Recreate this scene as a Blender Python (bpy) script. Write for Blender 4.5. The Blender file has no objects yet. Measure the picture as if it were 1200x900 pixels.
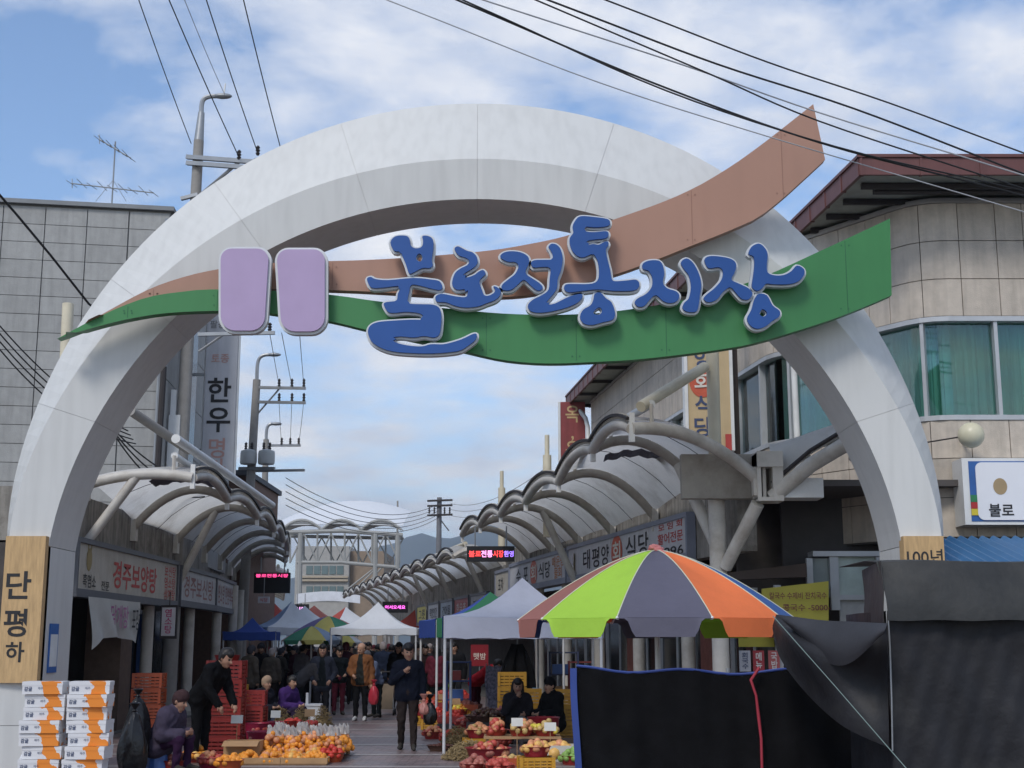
import bpy, bmesh, math, random
import numpy as np
from mathutils import Vector, Matrix
random.seed(7)
rng = np.random.default_rng(7)
scene = bpy.context.scene
COL = scene.collection
R = math.radians

# ------------------------------------------------------------------ camera
CAMH, PITCH, F = 1.65, R(10.86), 1590.0
cd = bpy.data.cameras.new('camera'); cam = bpy.data.objects.new('camera', cd); COL.objects.link(cam)
cam.location = (0, 0, CAMH); cam.rotation_euler = (R(90) + PITCH, 0, 0)
cd.sensor_width = 36; cd.lens = 36 * F / 1200; cd.clip_start = .1; cd.clip_end = 20000
scene.camera = cam

# ------------------------------------------------------------------ sky
SUN_EL, SUN_AZ = R(44), R(205)        # azimuth clockwise from +Y: behind the viewer, to the left
w = bpy.data.worlds.new('World'); scene.world = w; w.use_nodes = True
nt = w.node_tree; N = nt.nodes; L = nt.links
for n in list(N): N.remove(n)
out = N.new('ShaderNodeOutputWorld'); bg = N.new('ShaderNodeBackground'); bg.inputs[1].default_value = .15
sky = N.new('ShaderNodeTexSky'); sky.sky_type = 'NISHITA'; sky.sun_disc = False
sky.sun_elevation = SUN_EL; sky.sun_rotation = SUN_AZ; sky.air_density = 1.0; sky.dust_density = .1; sky.ozone_density = 4.0
tc = N.new('ShaderNodeTexCoord'); sep = N.new('ShaderNodeSeparateXYZ'); L.new(tc.outputs['Generated'], sep.inputs[0])
mx = N.new('ShaderNodeMath'); mx.operation = 'MAXIMUM'; mx.inputs[1].default_value = 0.0; L.new(sep.outputs['Z'], mx.inputs[0])
ad = N.new('ShaderNodeMath'); ad.operation = 'ADD'; ad.inputs[1].default_value = .16; L.new(mx.outputs[0], ad.inputs[0])
dv = N.new('ShaderNodeVectorMath'); dv.operation = 'DIVIDE'; L.new(tc.outputs['Generated'], dv.inputs[0])
cb = N.new('ShaderNodeCombineXYZ'); 
for i in range(3): L.new(ad.outputs[0], cb.inputs[i])
L.new(cb.outputs[0], dv.inputs[1])
def cloudnoise(scale, detail, rough, off, dist=0.0):
    mp = N.new('ShaderNodeMapping'); mp.inputs['Location'].default_value = off; mp.inputs['Scale'].default_value = (-1, 1.0, .0)
    L.new(dv.outputs[0], mp.inputs[0])
    n = N.new('ShaderNodeTexNoise'); n.inputs['Scale'].default_value = scale; n.inputs['Detail'].default_value = detail
    n.inputs['Roughness'].default_value = rough; n.inputs['Distortion'].default_value = dist
    L.new(mp.outputs[0], n.inputs['Vector']); return n
n1 = cloudnoise(1.7, 10, .58, (3.1, 1.7, 0), .3)
n2 = cloudnoise(5.5, 6, .6, (7.3, 4.1, 0), .1)
mixn = N.new('ShaderNodeMix'); mixn.data_type = 'FLOAT'; mixn.inputs[0].default_value = .25
L.new(n1.outputs[0], mixn.inputs[2]); L.new(n2.outputs[0], mixn.inputs[3])
cr = N.new('ShaderNodeValToRGB'); cr.color_ramp.elements[0].position = .435; cr.color_ramp.elements[1].position = .60
cr.color_ramp.elements[0].color = (0.0, 0.0, 0.0, 1); cr.color_ramp.elements[1].color = (.95, .95, .95, 1)
zr_ = N.new('ShaderNodeMapRange'); zr_.inputs[1].default_value = .02; zr_.inputs[2].default_value = .34; zr_.inputs[3].default_value = .085; zr_.inputs[4].default_value = -.005
L.new(sep.outputs['Z'], zr_.inputs[0]); az_ = N.new('ShaderNodeMath'); az_.operation = 'ADD'; L.new(mixn.outputs[0], az_.inputs[0]); L.new(zr_.outputs[0], az_.inputs[1])
L.new(az_.outputs[0], cr.inputs[0])
# inner shading of the clouds: thicker parts are greyer
n3 = cloudnoise(2.6, 8, .58, (3.3, 1.95, 0), .2)
cr2 = N.new('ShaderNodeValToRGB'); cr2.color_ramp.elements[0].position = .35; cr2.color_ramp.elements[1].position = .68
cr2.color_ramp.elements[0].color = (6.0, 5.95, 5.95, 1); cr2.color_ramp.elements[1].color = (3.6, 3.95, 4.7, 1)
L.new(n3.outputs[0], cr2.inputs[0])
mc = N.new('ShaderNodeMix'); mc.data_type = 'RGBA'
L.new(cr.outputs[0], mc.inputs[0]); L.new(sky.outputs[0], mc.inputs[6]); L.new(cr2.outputs[0], mc.inputs[7])
L.new(mc.outputs[2], bg.inputs[0]); L.new(bg.outputs[0], out.inputs[0])

sd = bpy.data.lights.new('sun', 'SUN'); so = bpy.data.objects.new('sun', sd); COL.objects.link(so)
sd.energy = 1.5; sd.angle = R(16); sd.color = (1, .95, .88)
so.rotation_euler = (R(90) - SUN_EL, 0, -SUN_AZ + math.pi)
sdir = Vector((math.sin(SUN_AZ) * math.cos(SUN_EL), math.cos(SUN_AZ) * math.cos(SUN_EL), math.sin(SUN_EL)))
so.rotation_euler = sdir.to_track_quat('Z', 'Y').to_euler(); so.location = (0, 0, 40)
vs = scene.view_settings
vs.view_transform = 'Standard'; vs.look = 'None'; vs.exposure = 0.34; vs.gamma = 1; vs.use_curve_mapping = False
scene.cycles.max_bounces = 6; scene.cycles.transparent_max_bounces = 12; scene.cycles.transmission_bounces = 4

# ------------------------------------------------------------------ helpers
cP, sP = math.cos(PITCH), math.sin(PITCH)
def ray(x, y):
    a, b = (x - 600) / F, (450 - y) / F
    return (a, cP - b * sP, sP + b * cP)
def P(x, y, Y):                       # point seen at photo pixel (x, y), Y metres away
    d = ray(x, y); t = Y / d[1]; return Vector((d[0] * t, Y, CAMH + d[2] * t))
def PG(x, y, z=0.0):                  # point of height z seen at photo pixel (x, y)
    d = ray(x, y); t = (z - CAMH) / d[2]; return Vector((d[0] * t, d[1] * t, z))
V = Vector
MATS = {}
def mat(name, rgb, rough=.65, metal=0.0, var=.12, scale=3.0, bump=0.0, bscale=30.0, streak=0.0, rand=0.0, spec=.4, trans=0.0, dirt=None, dirtamt=.0, stretch=(1, 1, 1)):
    if name in MATS: return MATS[name]
    m = bpy.data.materials.new(name); m.use_nodes = True; t = m.node_tree; n = t.nodes; l = t.links
    b = n['Principled BSDF']; b.inputs['Roughness'].default_value = rough; b.inputs['Metallic'].default_value = metal
    b.inputs['Specular IOR Level'].default_value = spec
    co = n.new('ShaderNodeTexCoord')
    mp = n.new('ShaderNodeMapping'); mp.inputs['Scale'].default_value = stretch; l.new(co.outputs['Object'], mp.inputs[0])
    tx = n.new('ShaderNodeTexNoise'); tx.inputs['Scale'].default_value = scale; tx.inputs['Detail'].default_value = 6; tx.inputs['Roughness'].default_value = .6
    l.new(mp.outputs[0], tx.inputs['Vector'])
    mr = n.new('ShaderNodeMapRange'); mr.inputs[1].default_value = .25; mr.inputs[2].default_value = .75
    mr.inputs[3].default_value = 1 - var; mr.inputs[4].default_value = 1 + var; l.new(tx.outputs[0], mr.inputs[0])
    fac = mr.outputs[0]
    if streak:
        m2 = n.new('ShaderNodeMapping'); m2.inputs['Scale'].default_value = (5, 5, .45); l.new(co.outputs['Object'], m2.inputs[0])
        t2 = n.new('ShaderNodeTexNoise'); t2.inputs['Scale'].default_value = 1.6; t2.inputs['Detail'].default_value = 5; l.new(m2.outputs[0], t2.inputs['Vector'])
        r2 = n.new('ShaderNodeMapRange'); r2.inputs[1].default_value = .42; r2.inputs[2].default_value = .75; r2.inputs[3].default_value = 1; r2.inputs[4].default_value = 1 - streak
        l.new(t2.outputs[0], r2.inputs[0])
        mm = n.new('ShaderNodeMath'); mm.operation = 'MULTIPLY'; l.new(fac, mm.inputs[0]); l.new(r2.outputs[0], mm.inputs[1]); fac = mm.outputs[0]
    if rand:
        oi = n.new('ShaderNodeObjectInfo'); r3 = n.new('ShaderNodeMapRange'); r3.inputs[3].default_value = 1 - rand; r3.inputs[4].default_value = 1 + rand
        l.new(oi.outputs['Random'], r3.inputs[0])
        mm = n.new('ShaderNodeMath'); mm.operation = 'MULTIPLY'; l.new(fac, mm.inputs[0]); l.new(r3.outputs[0], mm.inputs[1]); fac = mm.outputs[0]
    vm = n.new('ShaderNodeVectorMath'); vm.operation = 'SCALE'; vm.inputs[0].default_value = rgb[:3]; l.new(fac, vm.inputs['Scale'])
    csrc = vm.outputs[0]
    if dirt:
        t4 = n.new('ShaderNodeTexNoise'); t4.inputs['Scale'].default_value = 1.1; t4.inputs['Detail'].default_value = 9; t4.inputs['Roughness'].default_value = .7
        l.new(mp.outputs[0], t4.inputs['Vector'])
        r4 = n.new('ShaderNodeMapRange'); r4.inputs[1].default_value = .5; r4.inputs[2].default_value = .68; r4.inputs[3].default_value = 0; r4.inputs[4].default_value = dirtamt
        l.new(t4.outputs[0], r4.inputs[0])
        mi = n.new('ShaderNodeMix'); mi.data_type = 'RGBA'; l.new(r4.outputs[0], mi.inputs[0]); l.new(csrc, mi.inputs[6]); mi.inputs[7].default_value = (*dirt, 1)
        csrc = mi.outputs[2]
    l.new(csrc, b.inputs['Base Color'])
    if bump:
        bn = n.new('ShaderNodeBump'); bn.inputs['Strength'].default_value = bump; bn.inputs['Distance'].default_value = .02
        t3 = n.new('ShaderNodeTexNoise'); t3.inputs['Scale'].default_value = bscale; t3.inputs['Detail'].default_value = 4; l.new(mp.outputs[0], t3.inputs['Vector'])
        l.new(t3.outputs[0], bn.inputs['Height']); l.new(bn.outputs[0], b.inputs['Normal'])
    if trans:
        tr = n.new('ShaderNodeBsdfTranslucent'); l.new(csrc, tr.inputs[0]); ms = n.new('ShaderNodeMixShader'); ms.inputs[0].default_value = trans
        l.new(b.outputs[0], ms.inputs[1]); l.new(tr.outputs[0], ms.inputs[2]); l.new(ms.outputs[0], n['Material Output'].inputs[0])
    MATS[name] = m; return m
def glassmat(name, tint, tamt=.75, rough=.03):
    if name in MATS: return MATS[name]
    m = bpy.data.materials.new(name); m.use_nodes = True; t = m.node_tree; n = t.nodes; l = t.links
    for k in list(n): n.remove(k)
    o = n.new('ShaderNodeOutputMaterial'); a = n.new('ShaderNodeBsdfTransparent'); a.inputs[0].default_value = (*tint, 1)
    g = n.new('ShaderNodeBsdfGlossy'); g.inputs['Roughness'].default_value = rough; g.inputs[0].default_value = (.9, .95, .95, 1)
    fr = n.new('ShaderNodeFresnel'); fr.inputs[0].default_value = 1.38
    ad = n.new('ShaderNodeMath'); ad.operation = 'ADD'; ad.inputs[1].default_value = 1 - tamt; l.new(fr.outputs[0], ad.inputs[0])
    mx = n.new('ShaderNodeMixShader'); l.new(ad.outputs[0], mx.inputs[0]); l.new(a.outputs[0], mx.inputs[1]); l.new(g.outputs[0], mx.inputs[2]); l.new(mx.outputs[0], o.inputs[0])
    MATS[name] = m; return m
def emat(name, rgb, s):
    if name in MATS: return MATS[name]
    m = bpy.data.materials.new(name); m.use_nodes = True; b = m.node_tree.nodes['Principled BSDF']
    b.inputs['Base Color'].default_value = (*rgb, 1); b.inputs['Emission Color'].default_value = (*rgb, 1); b.inputs['Emission Strength'].default_value = s
    MATS[name] = m; return m

def tag(o, label=None, cat=None, group=None, kind=None):
    if label: o['label'] = label
    if cat: o['category'] = cat
    if group: o['group'] = group
    if kind: o['kind'] = kind
    return o
def thing(name, label, cat, loc=(0, 0, 0), group=None):
    o = bpy.data.objects.new(name, None); o.empty_display_size = .1; COL.objects.link(o); o.location = loc
    return tag(o, label, cat, group)
def link(name, me, parent=None, kind=None):
    o = bpy.data.objects.new(name, me); COL.objects.link(o)
    if parent is not None:
        o.parent = parent
        if parent.type == 'EMPTY':
            o.matrix_parent_inverse = Matrix.LocRotScale(parent.location, parent.rotation_euler, parent.scale).inverted()
    if kind: o['kind'] = kind
    return o
class MB:
    def __init__(s): s.v = []; s.f = []; s.m = []; s.cm = 0
    def add(s, vs, fs, m=None):
        k = len(s.v); s.v += [tuple(p) for p in vs]; s.f += [tuple(i + k for i in f) for f in fs]; s.m += [s.cm if m is None else m] * len(fs); return s
    def hexa(s, p, m=None):           # 8 corners: bottom 4, top 4
        return s.add(p, [(3, 2, 1, 0), (4, 5, 6, 7), (0, 1, 5, 4), (1, 2, 6, 5), (2, 3, 7, 6), (3, 0, 4, 7)], m)
    def box(s, a, b, m=None):
        x0, y0, z0 = a; x1, y1, z1 = b
        return s.hexa([(x0, y0, z0), (x1, y0, z0), (x1, y1, z0), (x0, y1, z0), (x0, y0, z1), (x1, y0, z1), (x1, y1, z1), (x0, y1, z1)], m)
    def obox(s, c, r, u, hw, hh, hd, m=None):   # oriented box: centre, right, up; half width, half height, half depth
        c, r, u = V(c), V(r).normalized(), V(u).normalized(); n = r.cross(u)
        q = [c + r * sx * hw + n * sy * hd + u * sz * hh for sz in (-1, 1) for sx, sy in ((-1, 1), (1, 1), (1, -1), (-1, -1))]
        return s.hexa(q, m)
    def bar(s, a, b, wx, wz, m=None):
        a, b = V(a), V(b); d = (b - a).normalized(); up = V((0, 0, 1)) if abs(d.z) < .95 else V((0, 1, 0))
        r = d.cross(up).normalized(); u = r.cross(d)
        q = []
        for p in (a, b): q += [p - r * wx - u * wz, p + r * wx - u * wz, p + r * wx + u * wz, p - r * wx + u * wz]
        return s.add(q, [(0, 1, 2, 3), (7, 6, 5, 4), (0, 4, 5, 1), (1, 5, 6, 2), (2, 6, 7, 3), (3, 7, 4, 0)], m)
    def tube(s, pts, r, n=10, cap=True, m=None):
        pts = [V(p) for p in pts]; rs = r if isinstance(r, (list, tuple)) else [r] * len(pts)
        vs = []; ref = None
        for i, p in enumerate(pts):
            d = (pts[min(i + 1, len(pts) - 1)] - pts[max(i - 1, 0)])
            d = d.normalized() if d.length > 1e-9 else V((0, 0, 1))
            if ref is None: ref = V((0, 0, 1)) if abs(d.z) < .9 else V((1, 0, 0))
            a = d.cross(ref).normalized(); b = a.cross(d).normalized(); ref = b
            vs += [p + (a * math.cos(t) + b * math.sin(t)) * rs[i] for t in [2 * math.pi * k / n for k in range(n)]]
        fs = [(i * n + k, i * n + (k + 1) % n, (i + 1) * n + (k + 1) % n, (i + 1) * n + k) for i in range(len(pts) - 1) for k in range(n)]
        if cap: fs += [tuple(range(n - 1, -1, -1)), tuple(range((len(pts) - 1) * n, len(pts) * n))]
        return s.add(vs, fs, m)
    def lathe(s, c, prof, n=16, m=None, axis=None):
        c = V(c); vs = []; 
        for r, z in prof: vs += [c + V((r * math.cos(2 * math.pi * k / n), r * math.sin(2 * math.pi * k / n), z)) for k in range(n)]
        fs = [(i * n + k, i * n + (k + 1) % n, (i + 1) * n + (k + 1) % n, (i + 1) * n + k) for i in range(len(prof) - 1) for k in range(n)]
        return s.add(vs, fs, m)
    def grid(s, fn, nu, nv, m=None):
        vs = [fn(i / nu, j / nv) for j in range(nv + 1) for i in range(nu + 1)]
        return s.add(vs, [(j * (nu + 1) + i, j * (nu + 1) + i + 1, (j + 1) * (nu + 1) + i + 1, (j + 1) * (nu + 1) + i) for j in range(nv) for i in range(nu)], m)
    def sheet(s, fn, nu, nv, th=.01, m=None):  # closed thin sheet, thickened along +normal
        vs = [V(fn(i / nu, j / nv)) for j in range(nv + 1) for i in range(nu + 1)]; W = nu + 1
        def at(i, j): return vs[min(max(j, 0), nv) * W + min(max(i, 0), nu)]
        nn = []
        for j in range(nv + 1):
            for i in range(nu + 1):
                q = (at(i + 1, j) - at(i - 1, j)).cross(at(i, j + 1) - at(i, j - 1)); nn.append(q.normalized() if q.length > 1e-12 else V((0, 0, 1)))
        k = len(vs); al = vs + [a + b * th for a, b in zip(vs, nn)]; fs = []
        for j in range(nv):
            for i in range(nu):
                a = j * W + i; fs.append((a, a + W, a + W + 1, a + 1)); fs.append((k + a, k + a + 1, k + a + W + 1, k + a + W))
        for i in range(nu):
            fs.append((i, i + 1, k + i + 1, k + i)); a = nv * W + i; fs.append((a + 1, a, k + a, k + a + 1))
        for j in range(nv):
            a = j * W; fs.append((a + W, a, k + a, k + a + W)); a += nu; fs.append((a, a + W, k + a + W, k + a))
        return s.add(al, fs, m)
    def sphere(s, c, r, n=1, m=None, sc=(1, 1, 1)):
        vs, fs = ICO[n]; c = V(c); return s.add([c + V((a[0] * r * sc[0], a[1] * r * sc[1], a[2] * r * sc[2])) for a in vs], fs, m)
    def prism(s, poly, y0, y1, fr=None, m=None):  # polygon of (x, z) extruded from y0 to y1
        n = len(poly)
        vs = [(x, y0, z) for x, z in poly] + [(x, y1, z) for x, z in poly]
        return s.add(vs, [tuple(range(n)), tuple(range(2 * n - 1, n - 1, -1))] + [(i, i + n, (i + 1) % n + n, (i + 1) % n) for i in range(n)], m)
    def mesh(s, name, mats, smooth=False):
        me = bpy.data.meshes.new(name); me.from_pydata(s.v, [], s.f); me.polygons.foreach_set('material_index', s.m)
        for q in (mats if isinstance(mats, (list, tuple)) else [mats]): me.materials.append(q)
        if smooth: me.polygons.foreach_set('use_smooth', [True] * len(s.f)); me.set_sharp_from_angle(angle=R(40))
        me.update(); return me
    def build(s, name, mats, parent=None, smooth=False, kind=None):
        return link(name, s.mesh(name, mats, smooth), parent, kind)
def _ico(n):
    b = bmesh.new(); bmesh.ops.create_icosphere(b, subdivisions=n, radius=1); b.verts.ensure_lookup_table()
    r = ([tuple(q.co) for q in b.verts], [tuple(q.index for q in f.verts) for f in b.faces]); b.free(); return r
ICO = {1: _ico(1), 2: _ico(2), 3: _ico(3)}
def tube(name, pts, r, m, parent=None, n=10, kind=None): return MB().tube(pts, r, n).build(name, m, parent, True, kind)
def cat_rom(pts, k=4, closed=True):
    pts = [V((p[0], p[1], 0)) for p in pts]; n = len(pts); o = []
    for i in range(n if closed else n - 1):
        g = lambda j: pts[j % n] if closed else pts[min(max(j, 0), n - 1)]
        a, b, c, d = g(i - 1), g(i), g(i + 1), g(i + 2)
        for q in range(k):
            t = q / k
            o.append(.5 * ((2 * b) + (c - a) * t + (2 * a - 5 * b + 4 * c - d) * t * t + (3 * b - a - 3 * c + d) * t ** 3))
    if not closed: o.append(pts[-1])
    return [(p.x, p.y) for p in o]
def lerp(a, b, t): return a + (b - a) * t
def sag(a, b, s, n=16): 
    a, b = V(a), V(b); return [a.lerp(b, i / n) - V((0, 0, 4 * s * (i / n) * (1 - i / n))) for i in range(n + 1)]
def copy_tree(o, parent=None, loc=None):
    c = o.copy(); COL.objects.link(c)
    if parent is not None: c.parent = parent
    if loc is not None: c.location = loc
    for ch in o.children: copy_tree(ch, c)
    return c
# text: the font's own outlines as a flat mesh on a given plane
TXT = {}
def text_mesh(body, bold):
    if (body, bold) not in TXT:
        c = bpy.data.curves.new('t', 'FONT'); c.body = body; c.align_x = 'CENTER'; c.space_line = .95; c.offset = bold; c.resolution_u = 3
        o = bpy.data.objects.new('t', c); COL.objects.link(o)
        bpy.context.view_layer.update()
        me = bpy.data.meshes.new_from_object(o.evaluated_get(bpy.context.evaluated_depsgraph_get()))
        TXT[(body, bold)] = ([tuple(v.co) for v in me.vertices], [tuple(p.vertices) for p in me.polygons])
        bpy.data.objects.remove(o); bpy.data.curves.remove(c); bpy.data.meshes.remove(me)
    return TXT[(body, bold)]
def text(body, parent, c, right, up, height, m, width=None, bold=.012, name='lettering', th=.004):
    vs, fs = text_mesh(body, bold); xs = [v[0] for v in vs]; ys = [v[1] for v in vs]
    cx, cy = (min(xs) + max(xs)) / 2, (min(ys) + max(ys)) / 2; sy = height / max(max(ys) - min(ys), 1e-6); sx = sy if width is None else width / max(max(xs) - min(xs), 1e-6)
    c, r, u = V(c), V(right).normalized(), V(up).normalized()
    return MB().add([c + r * (v[0] - cx) * sx + u * (v[1] - cy) * sy for v in vs], fs).build(name, m, parent)
def vertical(s): return '\n'.join(s)
# ------------------------------------------------------------------ materials
M_arch = mat('arch_paint', (.60, .60, .58), .45, var=.03, scale=.8, streak=.09, dirt=(.40, .37, .33), dirtamt=.06)
M_brown = mat('ribbon_brown', (.37, .205, .145), .5, var=.05, scale=1.0, streak=.05)
M_green = mat('ribbon_green', (.045, .205, .065), .45, var=.05, scale=1.0, streak=.06)
M_blue = mat('letter_blue', (.013, .075, .28), .5, var=.06)
M_rim = mat('letter_rim', (.60, .62, .62), .5, var=.05)
M_dark = mat('dark_edge', (.035, .03, .03), .7)
M_lav = mat('plaque_lavender', (.40, .30, .47), .5, var=.05)
M_stone = mat('facade_stone', (.53, .465, .39), .7, var=.10, scale=6, bump=.25, bscale=60, streak=.22, rand=.06, dirt=(.22, .20, .18), dirtamt=.35)
M_joint = mat('facade_joint', (.12, .11, .10), .9)
M_grey = mat('grey_panel', (.335, .335, .325), .75, var=.10, scale=5, bump=.2, bscale=40, streak=.20, rand=.05, dirt=(.24, .24, .23), dirtamt=.3)
M_greyj = mat('grey_joint', (.22, .22, .215), .9)
M_maroon = mat('fascia_maroon', (.13, .05, .045), .5, var=.12, streak=.15)
M_soffit = mat('soffit', (.33, .34, .29), .8, var=.15, streak=.1, dirt=(.16, .16, .14), dirtamt=.5)
M_steel = mat('canopy_steel', (.52, .49, .44), .5, var=.12, scale=4, dirt=(.25, .20, .15), dirtamt=.55)
M_cream = mat('cream_paint', (.62, .56, .42), .5, var=.10, dirt=(.36, .26, .15), dirtamt=.4)
M_white = mat('white_paint', (.70, .70, .68), .45, var=.06, dirt=(.4, .37, .33), dirtamt=.3)
M_memb = mat('membrane', (.80, .79, .76), .7, var=.08, scale=2, trans=.6, dirt=(.40, .37, .32), dirtamt=.45)
M_rib = mat('canopy_rib', (.36, .33, .285), .55, var=.15, scale=4, dirt=(.17, .13, .10), dirtamt=.6)
M_truss = mat('truss_grey', (.30, .30, .285), .6, var=.15, scale=1)
M_conc = mat('old_concrete', (.27, .25, .22), .9, var=.22, scale=4, bump=.3, streak=.55, dirt=(.085, .065, .05), dirtamt=.95)
M_wood = mat('plaque_wood', (.50, .33, .16), .7, var=.22, scale=5, stretch=(6, 6, .8), bump=.2)
M_ink = mat('ink_black', (.02, .02, .022), .6)
M_red = mat('ink_red', (.45, .06, .05), .6)
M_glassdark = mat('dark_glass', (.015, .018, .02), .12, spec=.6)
M_pole = mat('concrete_pole', (.27, .255, .235), .8, var=.12, scale=6)
M_metal = mat('galvanised', (.30, .31, .32), .45, metal=.6, var=.15)
M_wire = mat('cable_black', (.015, .015, .016), .6)
M_wireg = mat('cable_grey', (.40, .41, .43), .5)
M_frame = mat('alu_frame', (.45, .46, .47), .4, metal=.3, var=.1)
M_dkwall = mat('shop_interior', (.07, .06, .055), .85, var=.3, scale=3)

# ------------------------------------------------------------------ ground and street
M_ground = mat('asphalt', (.10, .095, .09), .9, var=.25, scale=2, bump=.3, bscale=80, dirt=(.06, .055, .05), dirtamt=.6)
g = MB().add([(-4000, -60, 0), (4000, -60, 0), (4000, 7000, 0), (-4000, 7000, 0)], [(0, 1, 2, 3)]).build('ground', M_ground); tag(g, kind='structure')
def paver_mat():
    m = bpy.data.materials.new('street_pavers'); m.use_nodes = True; t = m.node_tree; n = t.nodes; l = t.links; b = n['Principled BSDF']
    co = n.new('ShaderNodeTexCoord'); br = n.new('ShaderNodeTexBrick'); br.inputs['Scale'].default_value = 1.0
    br.inputs['Brick Width'].default_value = .23; br.inputs['Row Height'].default_value = .115; br.inputs['Mortar Size'].default_value = .008
    br.inputs['Color1'].default_value = (.225, .155, .145, 1); br.inputs['Color2'].default_value = (.165, .12, .115, 1); br.inputs['Mortar'].default_value = (.09, .075, .07, 1)
    l.new(co.outputs['Object'], br.inputs['Vector'])
    tx = n.new('ShaderNodeTexNoise'); tx.inputs['Scale'].default_value = 1.3; tx.inputs['Detail'].default_value = 8; l.new(co.outputs['Object'], tx.inputs['Vector'])
    mr = n.new('ShaderNodeMapRange'); mr.inputs[1].default_value = .3; mr.inputs[2].default_value = .7; mr.inputs[3].default_value = .7; mr.inputs[4].default_value = 1.25; l.new(tx.outputs[0], mr.inputs[0])
    vm = n.new('ShaderNodeVectorMath'); vm.operation = 'SCALE'; l.new(br.outputs[0], vm.inputs[0]); l.new(mr.outputs[0], vm.inputs['Scale']); l.new(vm.outputs[0], b.inputs['Base Color'])
    r2 = n.new('ShaderNodeMapRange'); r2.inputs[3].default_value = .25; r2.inputs[4].default_value = .7; l.new(tx.outputs[0], r2.inputs[0]); l.new(r2.outputs[0], b.inputs['Roughness'])
    bn = n.new('ShaderNodeBump'); bn.inputs['Strength'].default_value = .4; bn.inputs['Distance'].default_value = .006; l.new(br.outputs['Fac'], bn.inputs['Height']); bn.invert = True; l.new(bn.outputs[0], b.inputs['Normal'])
    return m
M_pave = paver_mat()
left_edge = [(-7.4, 8), (-7.4, 36), (-9.2, 50), (-14.5, 85), (-22, 120)]
right_edge = [(4.6, 8), (3.6, 22), (1.4, 32.5), (-2.0, 50), (-8.4, 85), (-15, 120)]
def edge_at(e, y):
    for (x0, y0), (x1, y1) in zip(e, e[1:]):
        if y <= y1: return lerp(x0, x1, (y - y0) / (y1 - y0))
    return e[-1][0]
ys = [8 + 4 * i for i in range(29)]
vv = []; ff = []
for i, y in enumerate(ys):
    vv += [(edge_at(left_edge, y), y, .004), (edge_at(right_edge, y), y, .004)]
    if i: ff.append((2 * i - 2, 2 * i - 1, 2 * i + 1, 2 * i))
o = MB().add(vv, ff).build('street', M_pave); tag(o, kind='structure')
M_stripe = mat('pale_pavers', (.34, .31, .29), .5, var=.2, scale=8)
for k in range(16):
    y = 17.2 + 2.05 * k
    s = MB().add([(edge_at(left_edge, y) + .1, y, .008), (edge_at(right_edge, y) - .1, y - .25, .008), (edge_at(right_edge, y) - .1, y - .08, .008), (edge_at(left_edge, y) + .1, y + .17, .008)], [(0, 1, 2, 3)]).build('paver_band', M_stripe, o)

# ------------------------------------------------------------------ entrance arch
AX = 557.0
def folded(pts, Y):                   # photo outline points folded about the arch axis -> (angle from apex, radius)
    c = P(AX, 640, Y); r = []
    for x, y in pts:
        q = P(AX + abs(x - AX), y, Y); dx, dz = q.x - c.x, q.z - c.z
        if dz > -.05: r.append((math.atan2(dx, dz), math.hypot(dx, dz)))
    return r, c
outer_px = [(27.5, 512), (45, 462), (61, 425), (90, 382), (120, 342), (150, 300), (200, 247), (253, 210), (337, 167), (420, 142), (557, 124), (690, 134), (760, 150), (905, 247), (959, 294), (1013, 365), (1040, 407), (1063, 453), (1080, 497), (1090, 537), (1100, 587), (1106, 630), (1106.5, 642)]
ridge_px = [(40, 525), (57, 485), (95, 425), (122, 385), (170, 340), (212, 302), (273, 260), (320, 233), (370, 218), (420, 202), (560, 187), (690, 200), (858, 272), (913, 313), (980, 377), (1020, 427), (1050, 473), (1067, 510), (1087, 560), (1103, 615), (1104, 642)]
inner_px = [(95, 525), (107, 497), (145, 440), (172, 405), (207, 367), (313, 290), (353, 270), (420, 250), (555, 233), (670, 245), (717, 257), (793, 292), (932, 390), (970, 440), (1007, 500), (1033, 553), (1050, 607), (1056, 630), (1056.5, 642)]
def radius_fn(pts, Y):
    r, c = folded(pts, Y); a = np.array(r); X = np.stack([a[:, 0] ** (2 * k) for k in range(5)], 1)
    co, *_ = np.linalg.lstsq(X, a[:, 1], rcond=None)
    return (lambda t: float(sum(co[k] * t ** (2 * k) for k in range(5)))), c
YA = 18.0
fo, c0 = radius_fn(outer_px, YA + .42); fr, c1 = radius_fn(ridge_px, YA - .06); fi, c2 = radius_fn(inner_px, YA)
def section(t):                       # t: -90..90 degrees from the apex
    s, c_ = math.sin(t), math.cos(t); a = abs(t)
    def pt(fn, c, Y): r = fn(a); return V((c.x + r * s, Y, c.z + r * c_))
    o_ = pt(fo, c0, YA + .42); ri = pt(fr, c1, YA - .06); i_ = pt(fi, c2, YA)
    return [o_, ri, i_, i_ + V((0, 1.12, 0)), o_ + V((0, .70, 0))]
arch = thing('entrance_arch', 'tall white arch spanning the market entrance, faceted steel cladding', 'arch', (c0.x, YA, 0))
NSEG, SUB = 10, 9
for k in range(NSEG):
    t0, t1 = R(-90) + R(180) * k / NSEG, R(-90) + R(180) * (k + 1) / NSEG; gap = .0004
    mb = MB(); vs = []
    for j in range(SUB + 1): vs += section(lerp(t0 + gap, t1 - gap, j / SUB))
    fs = []
    for j in range(SUB):
        for q in range(5): fs.append((j * 5 + q, j * 5 + (q + 1) % 5, (j + 1) * 5 + (q + 1) % 5, (j + 1) * 5 + q))
    fs += [(4, 3, 2, 1, 0), tuple(SUB * 5 + q for q in range(5))]
    ob = mb.add(vs, fs).build('cladding_panel', M_arch, arch)
cs_ = MB(); vs = []
for j in range(91):                   # inner shell that closes the seams
    sec = section(R(-89.9) + R(179.8) * j / 90); cc = sum(sec, V((0, 0, 0))) / 5; vs += [p + (cc - p).normalized() * .012 for p in sec]
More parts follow.
